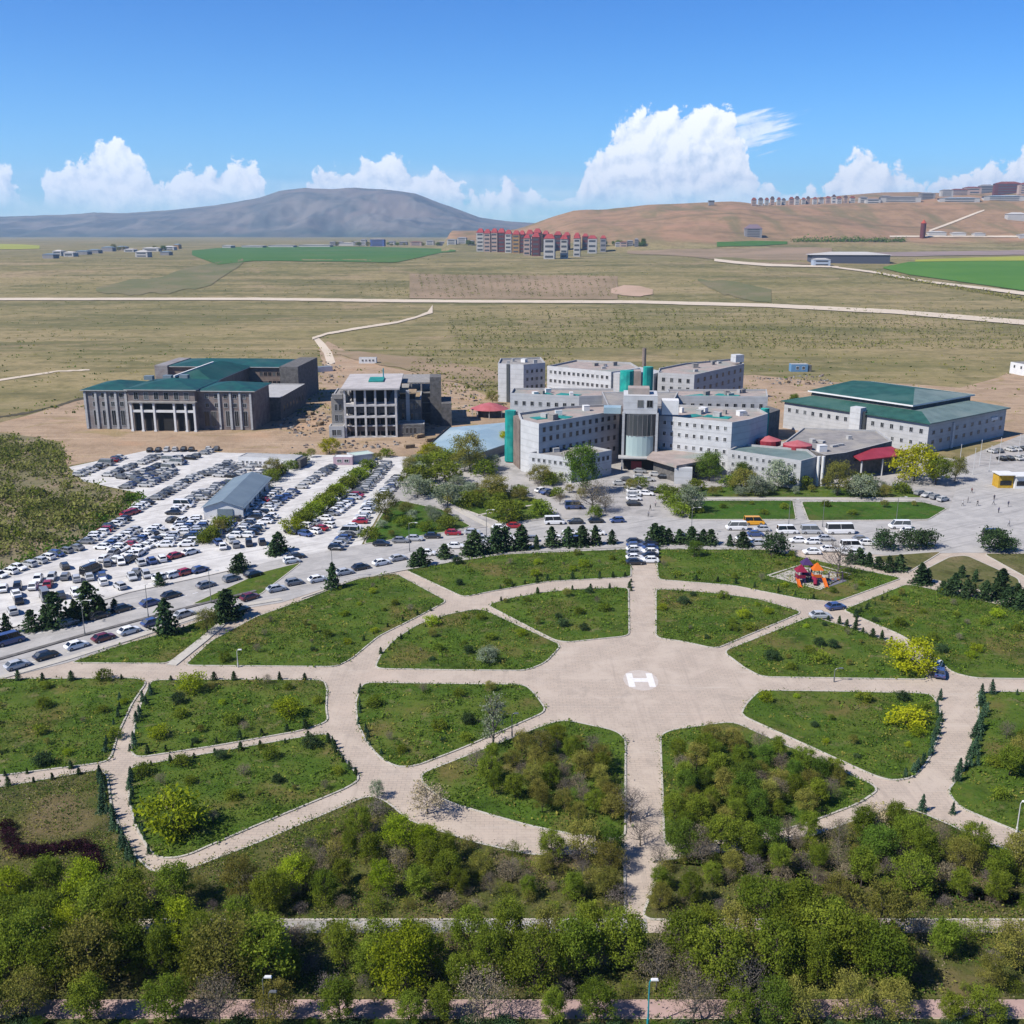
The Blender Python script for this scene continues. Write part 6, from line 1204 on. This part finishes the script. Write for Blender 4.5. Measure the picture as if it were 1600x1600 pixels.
# ------------------------------------------------------------------ vehicles, people, street furniture
def car_shape(kind):
    """body, glass and wheel shapes; length along x"""
    if kind == 'car':   L, Wd, H, sec = 4.3, 1.76, 1.46, [(-2.15, .55, .80), (-1.98, .30, .92), (-1.2, .24, .97), (1.0, .24, .95), (1.85, .28, .80), (2.15, .45, .66)]; cab = [(-1.75, .93, -1.15, 1.42), (1.15, .93, .45, 1.42)]
    elif kind == 'hatch': L, Wd, H, sec = 3.9, 1.72, 1.5, [(-1.95, .5, .95), (-1.85, .28, 1.0), (-1.0, .24, 1.0), (.9, .24, .96), (1.7, .28, .82), (1.95, .45, .68)]; cab = [(-1.82, .98, -1.5, 1.47), (1.15, .95, .45, 1.47)]
    elif kind == 'van': L, Wd, H, sec = 5.4, 1.95, 2.3, [(-2.7, .5, 1.2), (-2.62, .3, 1.25), (-1.0, .26, 1.25), (1.7, .26, 1.2), (2.4, .3, 1.0), (2.7, .45, .85)]; cab = [(-2.66, 1.23, -2.5, 2.25), (2.15, 1.12, 1.35, 2.25)]
    else: L, Wd, H, sec = 7.2, 2.2, 2.8, [(-3.6, .5, 1.4), (-3.5, .35, 1.42), (-1.0, .3, 1.42), (2.6, .3, 1.42), (3.4, .35, 1.3), (3.6, .5, 1.1)]; cab = [(-3.55, 1.40, -3.45, 2.75), (3.45, 1.34, 3.0, 2.75)]
    b = MB(); w = Wd / 2; rings = []
    for x, z0, z1 in sec:
        e = .93 if abs(x) > L / 2 - .1 else 1.0; rings.append([(x, -w * e, z0), (x, w * e, z0), (x, w * e, z0 + (z1 - z0) * .7), (x, w * e * .93, z1), (x, -w * e * .93, z1), (x, -w * e, z0 + (z1 - z0) * .7)])
    vs = [p for r in rings for p in r]; fs = [tuple(range(6))[::-1], tuple(range(6 * (len(rings) - 1), 6 * len(rings)))]
    for i in range(len(rings) - 1):
        for j in range(6): fs.append((6 * i + j, 6 * i + (j + 1) % 6, 6 * i + 6 + (j + 1) % 6, 6 * i + 6 + j))
    b.add(vs, [f[::-1] for f in fs], 0)
    (xb, zb, xbt, zt), (xf, zf, xft, _) = cab; wb, wt = w * .92, w * .76; g = MB()
    g.add([(xb, -wb, zb - .03), (xf, -wb, zf - .03), (xf, wb, zf - .03), (xb, wb, zb - .03), (xbt, -wt, zt), (xft, -wt, zt), (xft, wt, zt), (xbt, wt, zt)], [(0, 1, 5, 4), (1, 2, 6, 5), (2, 3, 7, 6), (3, 0, 4, 7)], 0)
    b.add([(xbt - .04, -wt, zt), (xft + .05, -wt, zt), (xft + .05, wt, zt), (xbt - .04, wt, zt), (xbt + .1, -wt * .8, zt + .05), (xft - .1, -wt * .8, zt + .05), (xft - .1, wt * .8, zt + .05), (xbt + .1, wt * .8, zt + .05)], [(0, 1, 5, 4), (1, 2, 6, 5), (2, 3, 7, 6), (3, 0, 4, 7), (4, 5, 6, 7), (3, 2, 1, 0)], 0)
    for sy in (-1, 1):                                                        # roof pillars
        for (x0, z0, x1) in ((xf + .02, zf, xft + .02), (xb - .02, zb, xbt - .02), ((xb + xf) / 2, (zb + zf) / 2, (xbt + xft) / 2)): b.tube([(x0, sy * wb * 1.0, z0), (x1, sy * wt * 1.01, zt)], .05, 4, 0)
    wh = MB(); rad = .31 if L < 5 else .38; n = 12
    ring = lambda y, r: [(r * math.cos(2 * math.pi * k / n), y, r * math.sin(2 * math.pi * k / n)) for k in range(n)]
    wh.add(ring(-.11, rad) + ring(.11, rad), [(k, (k + 1) % n, n + (k + 1) % n, n + k)[::-1] for k in range(n)] + [tuple(range(n)), tuple(range(n, 2 * n))[::-1]], 0)
    wh.add(ring(-.118, rad * .62) + ring(.118, rad * .62), [tuple(range(n)), tuple(range(n, 2 * n))[::-1]], 1)
    pos = [(sx * L * .305, sy * (w - .10), rad) for sx in (-1, 1) for sy in (-1, 1)]
    lights = MB()
    for sy in (-1, 1): lights.box((L / 2 - .06, sy * w * .68, (sec[-1][1] + sec[-1][2]) / 2 + .06), (.10, .34, .14), 0)
    tail = MB()
    for sy in (-1, 1): tail.box((-L / 2 + .05, sy * w * .74, sec[0][2] - .08), (.10, .26, .16), 0)
    return b, g, wh, pos, lights, tail
M['rim'] = mat('wheel_rim', (.45, .45, .46), None, rough=.4, metal=.5); M['lamp_glass'] = mat('lamp_glass', (.75, .75, .72), None, rough=.2); M['tail_glass'] = mat('tail_glass', (.35, .02, .02), None, rough=.3)
CARM = {}
for k in ('car', 'hatch', 'van', 'bus'):
    b, g, wh, pos, li, ta = car_shape(k); one = MB(); one.add(b.v, b.f, 0); one.add(g.v, g.f, 1)
    for p in pos: one.add([(v[0] + p[0], v[1] + p[1], v[2] + p[2]) for v in wh.v], wh.f, 2)
    CARM[k] = dict(one=one.mesh('parked_' + k, [M['paint'], M['glass'], M['rubber']]), raw=one, body=b.mesh('body', M['paint']), glass=g.mesh('windows', M['glass']), wheel=wh.mesh('wheel', [M['rubber'], M['rim']]), pos=pos, light=li.mesh('headlights', M['lamp_glass']), tail=ta.mesh('tail_lights', M['tail_glass']))
COLORS = {'white': (.62, .62, .62), 'silver': (.34, .35, .365), 'grey': (.15, .155, .165), 'black': (.018, .018, .02), 'blue': (.035, .06, .16), 'red': (.24, .010, .016), 'dark red': (.10, .012, .016), 'yellow': (.58, .27, .008)}
rc = random.Random(21)
def pick(): return rc.choices(['white', 'silver', 'grey', 'black', 'blue', 'red'], [44, 18, 13, 15, 7, 3])[0]
CARS = []
def car(px, py, ang, zone, col=None, kind=None, parts=False, group='cars parked in the car park', at=None, state='parked'):
    p = G(px, py) if at is None else at; CARS.append(dict(p=p, a=ang, zone=zone, col=col or pick(), kind=kind or rc.choice(['car', 'car', 'hatch', 'hatch', 'car', 'van'] if rc.random() < .2 else ['car', 'hatch']), parts=parts, group=group, state=state))
def row(a, b, zone, pitch=2.5, perp=True, fill=.93, parts=False, rows=1, sep=5.0, cols=None, group='cars parked in the car park', tilt=0.0, flip=False):
    A, B = G(*a)[:2], G(*b)[:2]; d = B - A; L = np.linalg.norm(d); d = d / L; n = max(1, int(L / pitch)); nn = np.array([-d[1], d[0]])
    for q in range(rows):
        for i in range(n):
            if rc.random() > fill: continue
            p = A + d * (i + .5) * L / n + nn * (q * sep + rc.uniform(-.35, .35)); an = math.atan2(d[1], d[0]) + (math.pi / 2 if perp else 0) + rc.uniform(-.04, .04) + tilt + (math.pi if rc.random() < .3 else 0)
            car(0, 0, an, zone, None, None, parts, group, p)
def car_rows():
    RD = 'cars on the dual road'
    for (x, y, c) in ((15,1006,'blue'),(107,977,'grey'),(155,966,'black'),(192,955,'black'),(235,946,'blue'),(268,934,'black'),(322,918,'grey'),(362,908,'grey'),(396,901,'black')): car(x, y, math.atan2(*(G(400,897) - G(0,1006))[1::-1]), 'on the upper carriageway', c, None, True, RD)
    for (x, y, c) in ((27,1044,'silver'),(72,1029,'black'),(120,1013,'white'),(162,1001,'dark red'),(202,990,'white'),(238,977,'blue'),(288,964,'silver'),(390,937,'dark red'),(375,957,'black'),(432,924,'silver'),(460,914,'grey'),(496,909,'white'),(538,898,'silver'),(564,890,'black'),(596,883,'white'),(622,876,'silver')): car(x, y, math.atan2(*(G(400,934) - G(0,1052))[1::-1]) * (1 if x < 420 else .72), 'on the lower carriageway', c, 'car' if c != 'grey' else 'hatch', True, RD)
    for (x, y, c) in ((596,853,'black'),(626,848,'grey'),(648,845,'silver'),(676,841,'black'),(708,836,'red'),(738,835,'silver'),(781,828,'white'),(804,825,'red')): car(x, y, .02, 'before the campus lawn', c, 'car', True, RD)
    for (x, y, c) in ((463,873,'black'),(456,880,'white'),(712,857,'white'),(668,868,'white'),(760,855,'silver')): car(x, y, .5 if x < 500 else .05, 'near the car park exit', c, None, True, RD)
    AX = 'cars parked beside the paved axis'
    for i, y in enumerate((850,856,862,868,875,882)): car(992, y, .1, 'on the left edge of the paved axis', ['black','blue','white','grey','white','black'][i], 'car', True, AX)
    for i, y in enumerate((853,860,866,872,879)): car(1015, y, math.pi, 'on the right edge of the paved axis', ['black','blue','white','black','white'][i], 'car', True, AX)
    car(1281, 966, .1, 'on the ring below the playground', 'silver', 'car', True, 'cars in the park'); car(1305, 952, .3, 'at the junction below the playground', 'blue', 'car', True, 'cars in the park'); car(1468, 1056, 1.2, 'beside the large yellow tree', 'blue', 'car', True, 'cars in the park'); car(1462, 1044, 1.0, 'behind the large yellow tree', 'white', 'car', True, 'cars in the park')
    UP = 'cars parked along the road by the conifers'
    row((850,820), (980,816), 'behind the conifers left of the axis', 4.9, False, .92, group=UP); row((735,846), (960,846), 'between the conifers left of the axis', 5.4, False, .7, group=UP); row((870,836), (955,836), 'second line behind the conifers', 5.4, False, .8, group=UP)
    row((1050,842), (1125,846), 'between the conifers right of the axis', 5.2, False, .7, group=UP)
    car(1178, 820, 0.0, 'below the left bright turf', 'yellow', 'van', True, 'vehicles on the right road'); 
    for x, y, k, c in ((1150,828,'van','white'),(1190,830,'car','silver'),(1230,834,'van','white'),(1267,834,'van','silver'),(1312,834,'bus','white'),(1162,846,'car','white'),(1182,852,'car','silver'),(1246,848,'car','white'),(1268,850,'hatch','white'),(1290,845,'car','silver'),(1345,846,'car','grey'),(1355,852,'car','white'),(1330,858,'van','white'),(1296,862,'car','white'),(1180,838,'car','blue'),(1405,826,'van','white'),(1552,840,'van','black'),(1338,868,'car','white'),(1268,866,'car','white'),(1420,833,'car','white')): car(x, y, rc.choice([0, .03, math.pi]), 'waiting on the right road', c, k, True, 'vehicles on the right road')
    row((1285,864), (1350,866), 'behind the playground', 2.6, True, .8, group='vehicles on the right road')
    EN = 'cars before the hospital entrance'
    row((978,786), (1006,786), 'left side of the entrance drive', 2.2, False, .0); 
    for i, y in enumerate((764,770,776,782,790)): car(990, y, .05, 'stacked left of the entrance drive', ['white','white','silver','white','black'][i], 'car', False, EN)
    for x, y, c in ((968,758,'white'),(1000,748,'white'),(1012,752,'white'),(1025,744,'white'),(1038,748,'black'),(1010,774,'white'),(1022,770,'black'),(980,752,'grey'),(1032,738,'white'),(1000,739,'silver')): car(x, y, rc.uniform(-.3, .3), 'before the hospital entrance', c, 'car', False, EN)
    car(897, 795, .1, 'beside the path of the campus lawn', 'blue', 'van', False, EN); row((840,768), (868,776), 'by the corner of the low annex', 2.6, True, .9, group=EN)
    row((1385,760), (1480,785), 'before the red awning', 2.6, True, .85, group='cars before the red awning'); row((1560,720), (1640,716), 'right of the grey hall', 2.6, True, .8, group='cars before the red awning'); row((1545,708), (1640,700), 'second row right of the grey hall', 2.6, True, .8, group='cars before the red awning')
    # the car park, nearest rows first
    row((-10,905), (125,857), 'at the near end of the scrub row', 2.6); row((125,857), (196,812), 'in the middle of the scrub row', 2.6)
    row((205,802), (290,755), 'at the far end of the scrub row', 2.6); row((290,755), (352,727), 'in the farthest scrub row bays', 2.6)
    row((15,945), (45,940), 'in the nearest corner bays', 2.5, True, .9, rows=2); row((42,920), (108,915), 'in the first block', 2.4, True, .95, rows=2, sep=4.8); row((92,900), (126,894), 'beside the dark van', 2.4, True, .9, rows=2, sep=4.8)
    car(143, 896, 1.2, 'in the first block', 'black', 'van'); row((155,876), (212,878), 'in the middle block', 2.4, True, .95, rows=2, sep=4.8); row((175,900), (225,898), 'in the second block', 2.4, True, .9, rows=1); row((178,922), (235,908), 'in the bays by the grass verge', 2.5, True, .9, rows=1)
    row((188,862), (248,826), 'in the diagonal double row', 2.3, True, .95, rows=2, sep=5.0); row((198,872), (258,842), 'in the lower diagonal double row', 2.3, True, .95, rows=2, sep=5.0); row((212,884), (262,876), 'in the lower middle block', 2.3, True, .95, rows=1)
    row((-5,925), (60,918), 'in the left front block', 2.4, True, .95, rows=1); row((0,962), (40,955), 'in the nearest corner bays', 2.5, True, .85); row((60,940), (130,928), 'in the front bays', 2.5, True, .85); row((110,910), (170,902), 'in the front middle bays', 2.4, True, .9, rows=1); row((135,888), (200,880), 'in the front middle block', 2.4, True, .9); row((150,915), (240,900), 'in the lower front bays', 2.5, True, .75)
    row((232,840), (262,832), 'at the end of the diagonal rows', 2.4, True, .9); row((300,790), (345,760), 'in the bays left of the shed roof', 2.4, True, .9); row((330,745), (362,724), 'in the bays behind the shed', 2.5, True, .9)
    for x, y, c, k in ((275,872,'red','car'),(298,866,'white','car'),(252,906,'white','hatch'),(272,902,'white','hatch'),(290,898,'red','hatch'),(312,894,'blue','car'),(200,806,'red','car'),(209,803,'red','hatch')): car(x, y, .9, 'alone near the exit of the car park' if y > 820 else 'in the row along the scrub', c, k)
    row((268,806), (318,770), 'left of the grey shed', 2.5, True, .9, rows=1); row((262,815), (292,818), 'before the white gable of the shed', 2.4, True, .9, rows=1, sep=5); row((292,856), (318,820), 'in the stack right of the gable', 2.3, False if False else True, .95, rows=2, sep=5.2); row((285,838), (308,812), 'in the second stack by the gable', 2.3, True, .95)
    row((330,852), (372,846), 'below the shed shrubs', 2.6, True, .8); row((338,858), (420,850), 'at the lower end of the right lot', 3.0, True, .7)
    row((362,842), (412,802), 'in the lower right lot', 2.4, True, .95, rows=2, sep=5.0); row((385,842), (425,808), 'in the lower right third line', 2.4, True, .8, rows=1)
    row((415,800), (460,770), 'in the upper right lot', 2.5, True, .95, rows=2, sep=5.0); row((462,768), (520,731), 'in the far right lot', 2.6, True, .9, rows=1)
    row((472,840), (518,822), 'below the green island', 2.5, True, .9, rows=2, sep=4.8); row((505,815), (560,775), 'right of the green island', 2.4, True, .95, rows=2, sep=5.0); row((562,772), (606,726), 'in the far lot by the drive', 2.5, True, .95, rows=2, sep=5.0)
    row((522,862), (556,824), 'along the drive to the pavilion', 2.4, True, .95); row((560,820), (582,786), 'along the upper drive to the pavilion', 2.4, True, .9); row((598,776), (622,748), 'at the top of the drive', 2.5, True, .9)
    row((362,748), (408,726), 'right behind the grey shed', 2.5, True, .9, rows=2, sep=5); row((398,760), (445,738), 'below the prefabricated cabins', 2.6, True, .9, rows=2, sep=5); row((340,766), (362,752), 'at the back of the grey shed', 2.5, True, .8)
    row((120,746), (190,716), 'in the far left lot', 2.6, True, .9); row((150,752), (250,714), 'in the far left lot', 2.6, True, .85); row((180,758), (280,716), 'in the far left lot', 2.6, True, .55); row((205,752), (268,734), 'in the far double row', 2.5, True, .95, rows=2, sep=5); row((218,766), (272,740), 'in the far double row', 2.5, True, .95, rows=2, sep=5); row((272,728), (330,706), 'in the far row by the bare earth', 2.6, True, .95); row((228,706), (345,704), 'in the farthest row by the bare earth', 2.6, True, .95)
car_rows()
def build_cars():
    d2 = lambda c: c['p'][0]**2 + c['p'][1]**2
    keep, used = [], []
    for c in sorted(CARS, key=lambda c: (not c['parts'], d2(c))):
        if not (-10 < proj((*c['p'][:2], 0))[0] < 1615): continue
        if any((c['p'][0] - q[0])**2 + (c['p'][1] - q[1])**2 < 2.0**2 for q in used): continue
        used.append(c['p'][:2]); keep.append(c)
    rest = []
    for i, c in enumerate(keep):
        m = CARM[c['kind']]; z = .10; nm = {'van': 'parked_van', 'bus': 'minibus'}.get(c['kind'], 'parked_car'); ct = {'van': 'van', 'bus': 'minibus'}.get(c['kind'], 'car'); w = {'van': 'van', 'bus': 'minibus', 'hatch': 'small car', 'car': 'saloon car'}[c['kind']]
        if i >= 298: rest.append(c); continue
        v = COLORS[c['col']]
        if c['parts']:
            o = thing(nm, (c['p'][0], c['p'][1], z), None, None, None, c['a']); b = link('body', m['body'], o); b.color = (*v, 1); link('windows', m['glass'], o)
            for p in m['pos']: link('wheel', m['wheel'], o, p)
            link('headlights', m['light'], o); link('tail_lights', m['tail'], o)
        else: o = link(nm, m['one'], None, (c['p'][0], c['p'][1], z), c['a']); o.color = (*v, 1)
        reg(o, f"{c['col']} {w}", c['zone'], ct, c['group'])
    mats = {k: mat('far_paint_' + k.replace(' ', '_'), v, None, rough=.35) for k, v in COLORS.items()}; names = list(mats); mb = MB()
    for c in rest:
        raw = CARM[c['kind']]['raw']; co, si = math.cos(c['a']), math.sin(c['a']); k = names.index(c['col'])
        o = len(mb.v); mb.v += [(c['p'][0] + x * co - y * si, c['p'][1] + x * si + y * co, .1 + z) for x, y, z in raw.v]; mb.f += [tuple(i + o for i in f) for f in raw.f]; mb.m += [k if q == 0 else len(names) + q - 1 for q in raw.m]
    o = mb.obj('distant_cars', [mats[k] for k in names] + [M['glass'], M['rubber']]); o['kind'] = 'stuff'; o['label'] = 'smaller distant parked cars in the far bays'
    print('cars', len(keep), 'rest', len(rest))
build_cars()

# people on the plaza at the right and before the entrance
def person_mesh(stride, seed):
    sk = [((0, 0, .95), .13), ((0, 0, 1.2), .14), ((0, 0, 1.42), .15), ((0, 0, 1.52), .06), ((.02, 0, 1.66), .10), ((.0, 0, 1.75), .06)]
    ed = [(0, 1), (1, 2), (2, 3), (3, 4), (4, 5)]
    for s in (-1, 1):
        i = len(sk); sk += [((0, s * .19, 1.42), .06), ((-.05 * s * stride, s * .24, 1.14), .05), ((.12 * s * stride + .05, s * .23, .90), .038), ((.14 * s * stride + .07, s * .23, .82), .03)]; ed += [(2, i), (i, i + 1), (i + 1, i + 2), (i + 2, i + 3)]
        j = len(sk); sk += [((0, s * .10, .90), .09), ((-.16 * s * stride, s * .10, .50), .065), ((-.30 * s * stride, s * .10, .08), .045), ((-.30 * s * stride + .16, s * .10, .04), .04)]; ed += [(0, j), (j, j + 1), (j + 1, j + 2), (j + 2, j + 3)]
    me = bpy.data.meshes.new('person'); me.from_pydata([p for p, _ in sk], ed, []); o = bpy.data.objects.new('person', me); COL.objects.link(o); md = o.modifiers.new('skin', 'SKIN')
    for i, (p, r) in enumerate(sk): me.skin_vertices[0].data[i].radius = (r, r); me.skin_vertices[0].data[i].use_root = i == 0
    sb = o.modifiers.new('sub', 'SUBSURF'); sb.levels = 1; dg = bpy.context.evaluated_depsgraph_get(); dg.update(); m2 = bpy.data.meshes.new_from_object(o.evaluated_get(dg)); bpy.data.objects.remove(o)
    m2.materials.clear(); [m2.materials.append(x) for x in (M['paint'], M['trouser'], M['skin'], M['hair'])]
    for p in m2.polygons:
        z = p.center.z; hand = abs(p.center.y) > .17 and z < .95; p.material_index = 3 if z > 1.70 or (z > 1.60 and p.center.x < -.01) else 2 if z > 1.50 or (hand and z > .7) else 0 if z > .92 else 1; p.use_smooth = True
    return m2
M['trouser'] = mat('dark_cloth', (.03, .032, .045), None); M['skin'] = mat('skin', (.42, .26, .18), None); M['hair'] = mat('hair', (.02, .015, .012), None)
PM = [person_mesh(s, i) for i, s in enumerate((.8, .1, -.9))]
for i, (x, y, c, lab) in enumerate([(1518,771,(.10,.03,.03),'person in dark red walking toward the yellow kiosk'),(1512,786,(.03,.03,.04),'person in black standing left in the plaza group'),(1504,791,(.5,.5,.5),'person in pale grey at the left end of the group'),(1527,791,(.02,.02,.03),'person in black second from the left in the group'),(1553,782,(.03,.03,.05),'person in dark jacket walking ahead of a companion'),(1552,789,(.25,.25,.28),'person in grey following the dark jacketed walker'),(1575,792,(.05,.05,.09),'person in navy nearest the right edge of the plaza'),(1560,802,(.06,.05,.12),'person in dark blue closest to the road on the plaza'),(1576,823,(.3,.3,.32),'person in grey crossing the road at the right'),(1016,798,(.03,.03,.03),'person in black on the entrance drive'),(1013,808,(.2,.2,.22),'person in grey further down the entrance drive'),(1024,792,(.35,.3,.3),'person in beige near the entrance cars')]):
    p = G(x, y); o = link('person', PM[i % 3], None, (p[0], p[1], .1), random.uniform(0, 6.28)); o.color = (*c, 1); tag(o, lab, 'person', 'people on the forecourt')

# lamp posts
def lamp(px, py, h, label, body='metal', head='white_metal', arm=1.4, rz=0.0):
    p = G(px, py); o = thing('street_lamp', (p[0], p[1], .1), label, 'street lamp', 'lamp posts', rz)
    MB().tube([(0, 0, 0), (0, 0, .8), (0, 0, .81), (0, 0, h)], [.14, .13, .085, .055], 8).obj('pole', M[body], o); MB().tube([(0, 0, h), (arm * .4, 0, h + .28), (arm, 0, h + .35)], .045, 6).obj('arm', M[body], o)
    MB().box((arm + .25, 0, h + .36), (.75, .3, .14), 0, 0, .8).obj('lamp_head', M[head], o)
lamp(416, 1608, 5.6, 'grey lamp post with white head at the bottom left of centre', 'metal', 'white', .3); lamp(424, 1612, 4.2, 'shorter grey post just right of the grey lamp post', 'metal', 'metal', .2); lamp(1012, 1604, 5.0, 'teal lamp post with white head at the bottom centre', 'teal_metal', 'white', .25)
lamp(1588, 1302, 4.2, 'pale lamp post by the lower right path', 'white_metal', 'white', .3); lamp(800, 1152, 3.6, 'slim lamp post at the lower left spoke', 'metal', 'metal', .4); lamp(1303, 1066, 2.2, 'short curved post on the east spoke', 'metal', 'metal', .8); lamp(372, 1043, 3.0, 'slim pale post on the west spoke', 'white_metal', 'white', .3)
for i, (x, y, w) in enumerate(((133,994,'before the first conifers'),(232,966,'by the second bend of the median'),(330,943,'where the median ends'),(520,905,'at the park corner of the road'),(640,862,'before the campus lawn'),(760,840,'by the red cars'),(1080,836,'right of the axis entrance'),(1232,822,'below the left turf'),(1285,824,'below the right turf'),(1400,818,'at the end of the right turf'))): lamp(x, y, 7.0, f'tall grey road lamp {w}', 'metal', 'white_metal', 1.6, -.2)
for i, (x, y) in enumerate(((1498,736),(1530,728),(1560,724),(1520,742),(1545,738),(1590,718))): p = G(x, y); o = thing('flag_pole', (p[0], p[1], .1), None, None); MB().tube([(0, 0, 0), (0, 0, 8.5)], [.12, .06], 6).obj('pole', M['white_metal'], o); MB().tube([(0, 0, 8.5), (0, 0, 8.75)], [.14, .05], 6).obj('finial', M['white_metal'], o); reg(o, 'thin white flag pole', 'on the square right of the grey hall', 'pole', 'poles on the square')

# playground right of the axis
def playground():
    struct(link('play_surface', poly_mesh('play_surface', rounded(pxpoly([(1206,902),(1250,886),(1300,893),(1322,901),(1284,921)]), .5), .19, mat('pale_rubber', (.58, .54, .48), (.5, .46, .41), .6))), 'pale rubber playground surface'); struct(link('play_surface', poly_mesh('play_surface', pxpoly([(1286,907),(1312,902),(1326,908),(1296,918)]), .205, mat('grey_rubber', (.22, .22, .28), (.19, .19, .24), .6))), 'grey rubber playground patch')
    c = G(1262, 911); s = Building('play_tower', 'red and orange play tower with purple base and slides', c, 'play equipment'); PU, OR, CR = mat('purple_plastic', (.07, .03, .14)), mat('orange_plastic', (.75, .16, .01)), mat('crimson_plastic', (.28, .01, .05))
    for i, (dx, dy, rf, hh) in enumerate(((-1.7, 0, CR, 2.9), (1.9, .3, OR, 3.2), (0, 1.9, PU, 3.9))):
        x, y = c[0] + dx, c[1] + dy
        for a in (-.85, .85):
            for b2 in (-.85, .85): s.part(MB().tube([(x + a, y + b2, .1), (x + a, y + b2, hh)], .08), 'post', PU)
        s.part(MB().box((x, y, 1.35), (1.9, 1.9, .14)), 'deck', PU); s.part(MB().box((x, y - .9, 1.8), (1.8, .08, .7)).box((x - .9, y, 1.8), (.08, 1.8, .7)), 'railing', rf)
        mb = MB(); q = 1.25; mb.add([(x - q, y - q, hh), (x + q, y - q, hh), (x + q, y + q, hh), (x - q, y + q, hh), (x, y, hh + 1.5)], [(0, 1, 4), (1, 2, 4), (2, 3, 4), (3, 0, 4), (3, 2, 1, 0)]); s.part(mb, 'roof', rf)
    for dx, mm in ((-2.6, OR), (3.2, OR)):
        mb = MB(); x = c[0] + dx; y = c[1] - .6
        for sx in (-.35, .35): mb.tube([(x + sx, y, 1.5), (x + sx, y - 1.4, .9), (x + sx, y - 2.6, .3), (x + sx, y - 3.2, .25)], .07, 5)
        mb.add([(x - .35, y, 1.42), (x + .35, y, 1.42), (x + .35, y - 2.6, .24), (x - .35, y - 2.6, .24)], [(3, 2, 1, 0)]); s.part(mb, 'slide', mm)
    s.part(MB().tube([(c[0] + 1.0, c[1] - .5, 1.4), (c[0] + 1.2, c[1] - 1.6, 1.3), (c[0] + .9, c[1] - 2.6, .5)], .42, 10), 'tube_slide', CR)
    c = G(1305, 909); s = Building('swing_frame', 'purple swing frame on the grey play patch', c, 'play equipment')
    for dx in (-1.5, 1.5):
        for dy in (-.7, .7): s.part(MB().tube([(c[0] + dx, c[1] + dy, .1), (c[0] + dx, c[1], 2.2)], .06), 'leg', PU)
    s.part(MB().tube([(c[0] - 1.5, c[1], 2.2), (c[0] + 1.5, c[1], 2.2)], .06), 'beam', PU)
    for dx in (-.6, .6): s.part(MB().box((c[0] + dx, c[1], .6), (.5, .25, .06)).tube([(c[0] + dx - .22, c[1], .6), (c[0] + dx - .22, c[1], 2.2)], .015, 4).tube([(c[0] + dx + .22, c[1], .6), (c[0] + dx + .22, c[1], 2.2)], .015, 4), 'seat', OR)
playground()
# benches and small park things seen on the lawns
for i, (x, y, w) in enumerate(((835,905,'by the top of the ring'),(838,1000,'above the plaza'),(870,1076,'at the west side of the plaza'))): pass
# building-site clutter on the bare earth
def site_clutter():
    r = np.random.default_rng(61); q = random.Random(61); mb = MB()
    for pts, n in (([(425,665),(470,640),(515,640),(510,680),(470,685)], 150), ([(640,690),(665,680),(700,660),(690,640),(655,650)], 60), ([(1180,590),(1290,586),(1300,600),(1200,604)], 130), ([(440,700),(600,702),(640,690),(520,690)], 60), ([(700,600),(760,596),(760,640),(700,640)], 60), ([(500,560),(540,575),(535,600),(500,600)], 60)):
        for p in scatter(pxpoly(pts), .5, r, 1200, n): s = q.uniform(.25, 1.1); mb.box((p[0], p[1], .05 + s * .3), (s * q.uniform(.6, 2.2), s, s * .6), q.randrange(4), q.uniform(0, 3), q.uniform(.6, 1))
    o = mb.obj('rubble', [M['wood'], M['concrete'], M['brown_stone'], M['concrete_dark']]); o['kind'] = 'stuff'; o['label'] = 'rubble and loose blocks on the building site'
    for x, y in ((485,648),(470,660),(655,684),(672,690),(500,664),(640,700),(1230,598),(1262,600)):
        c = G(x, y); t = thing('timber_stack', (c[0], c[1], .03), None, None, None, q.uniform(0, 3)); b2 = MB(); 
        for k in range(5):
            for j in range(4): b2.box((q.uniform(-.15, .15), -.75 + .5 * j, .35 + .22 * k), (3.6, .42, .19))
        b2.obj('planks', M['wood'], t); MB().box((-1.2, 0, .12), (.2, 2, .22)).box((1.2, 0, .12), (.2, 2, .22)).obj('bearers', M['bark'], t); reg(t, 'yellowish stack of planks', 'on the bare earth' if x < 900 else 'behind the hospital', 'timber', 'timber stacks on the building site')
site_clutter()
finish_labels()

# ------------------------------------------------------------------ the air: pale haze filling the valley
def haze():
    mb = MB().box((0, 8200, 449), (40000, 18400, 902)); m = bpy.data.materials.new('valley_air'); m.use_nodes = True; g = NT(m.node_tree); g.n.clear()
    out = g.node('ShaderNodeOutputMaterial'); v = g.node('ShaderNodeVolumePrincipled'); g.put(v.inputs['Color'], (.50, .73, 1.0)); g.put(v.inputs['Density'], 5.6e-5); g.put(v.inputs['Anisotropy'], 0.2); g.l.new(v.outputs[0], out.inputs['Volume'])
    o = mb.obj('haze', m); o['kind'] = 'stuff'; o['label'] = 'thin blue haze over the plain'
haze()
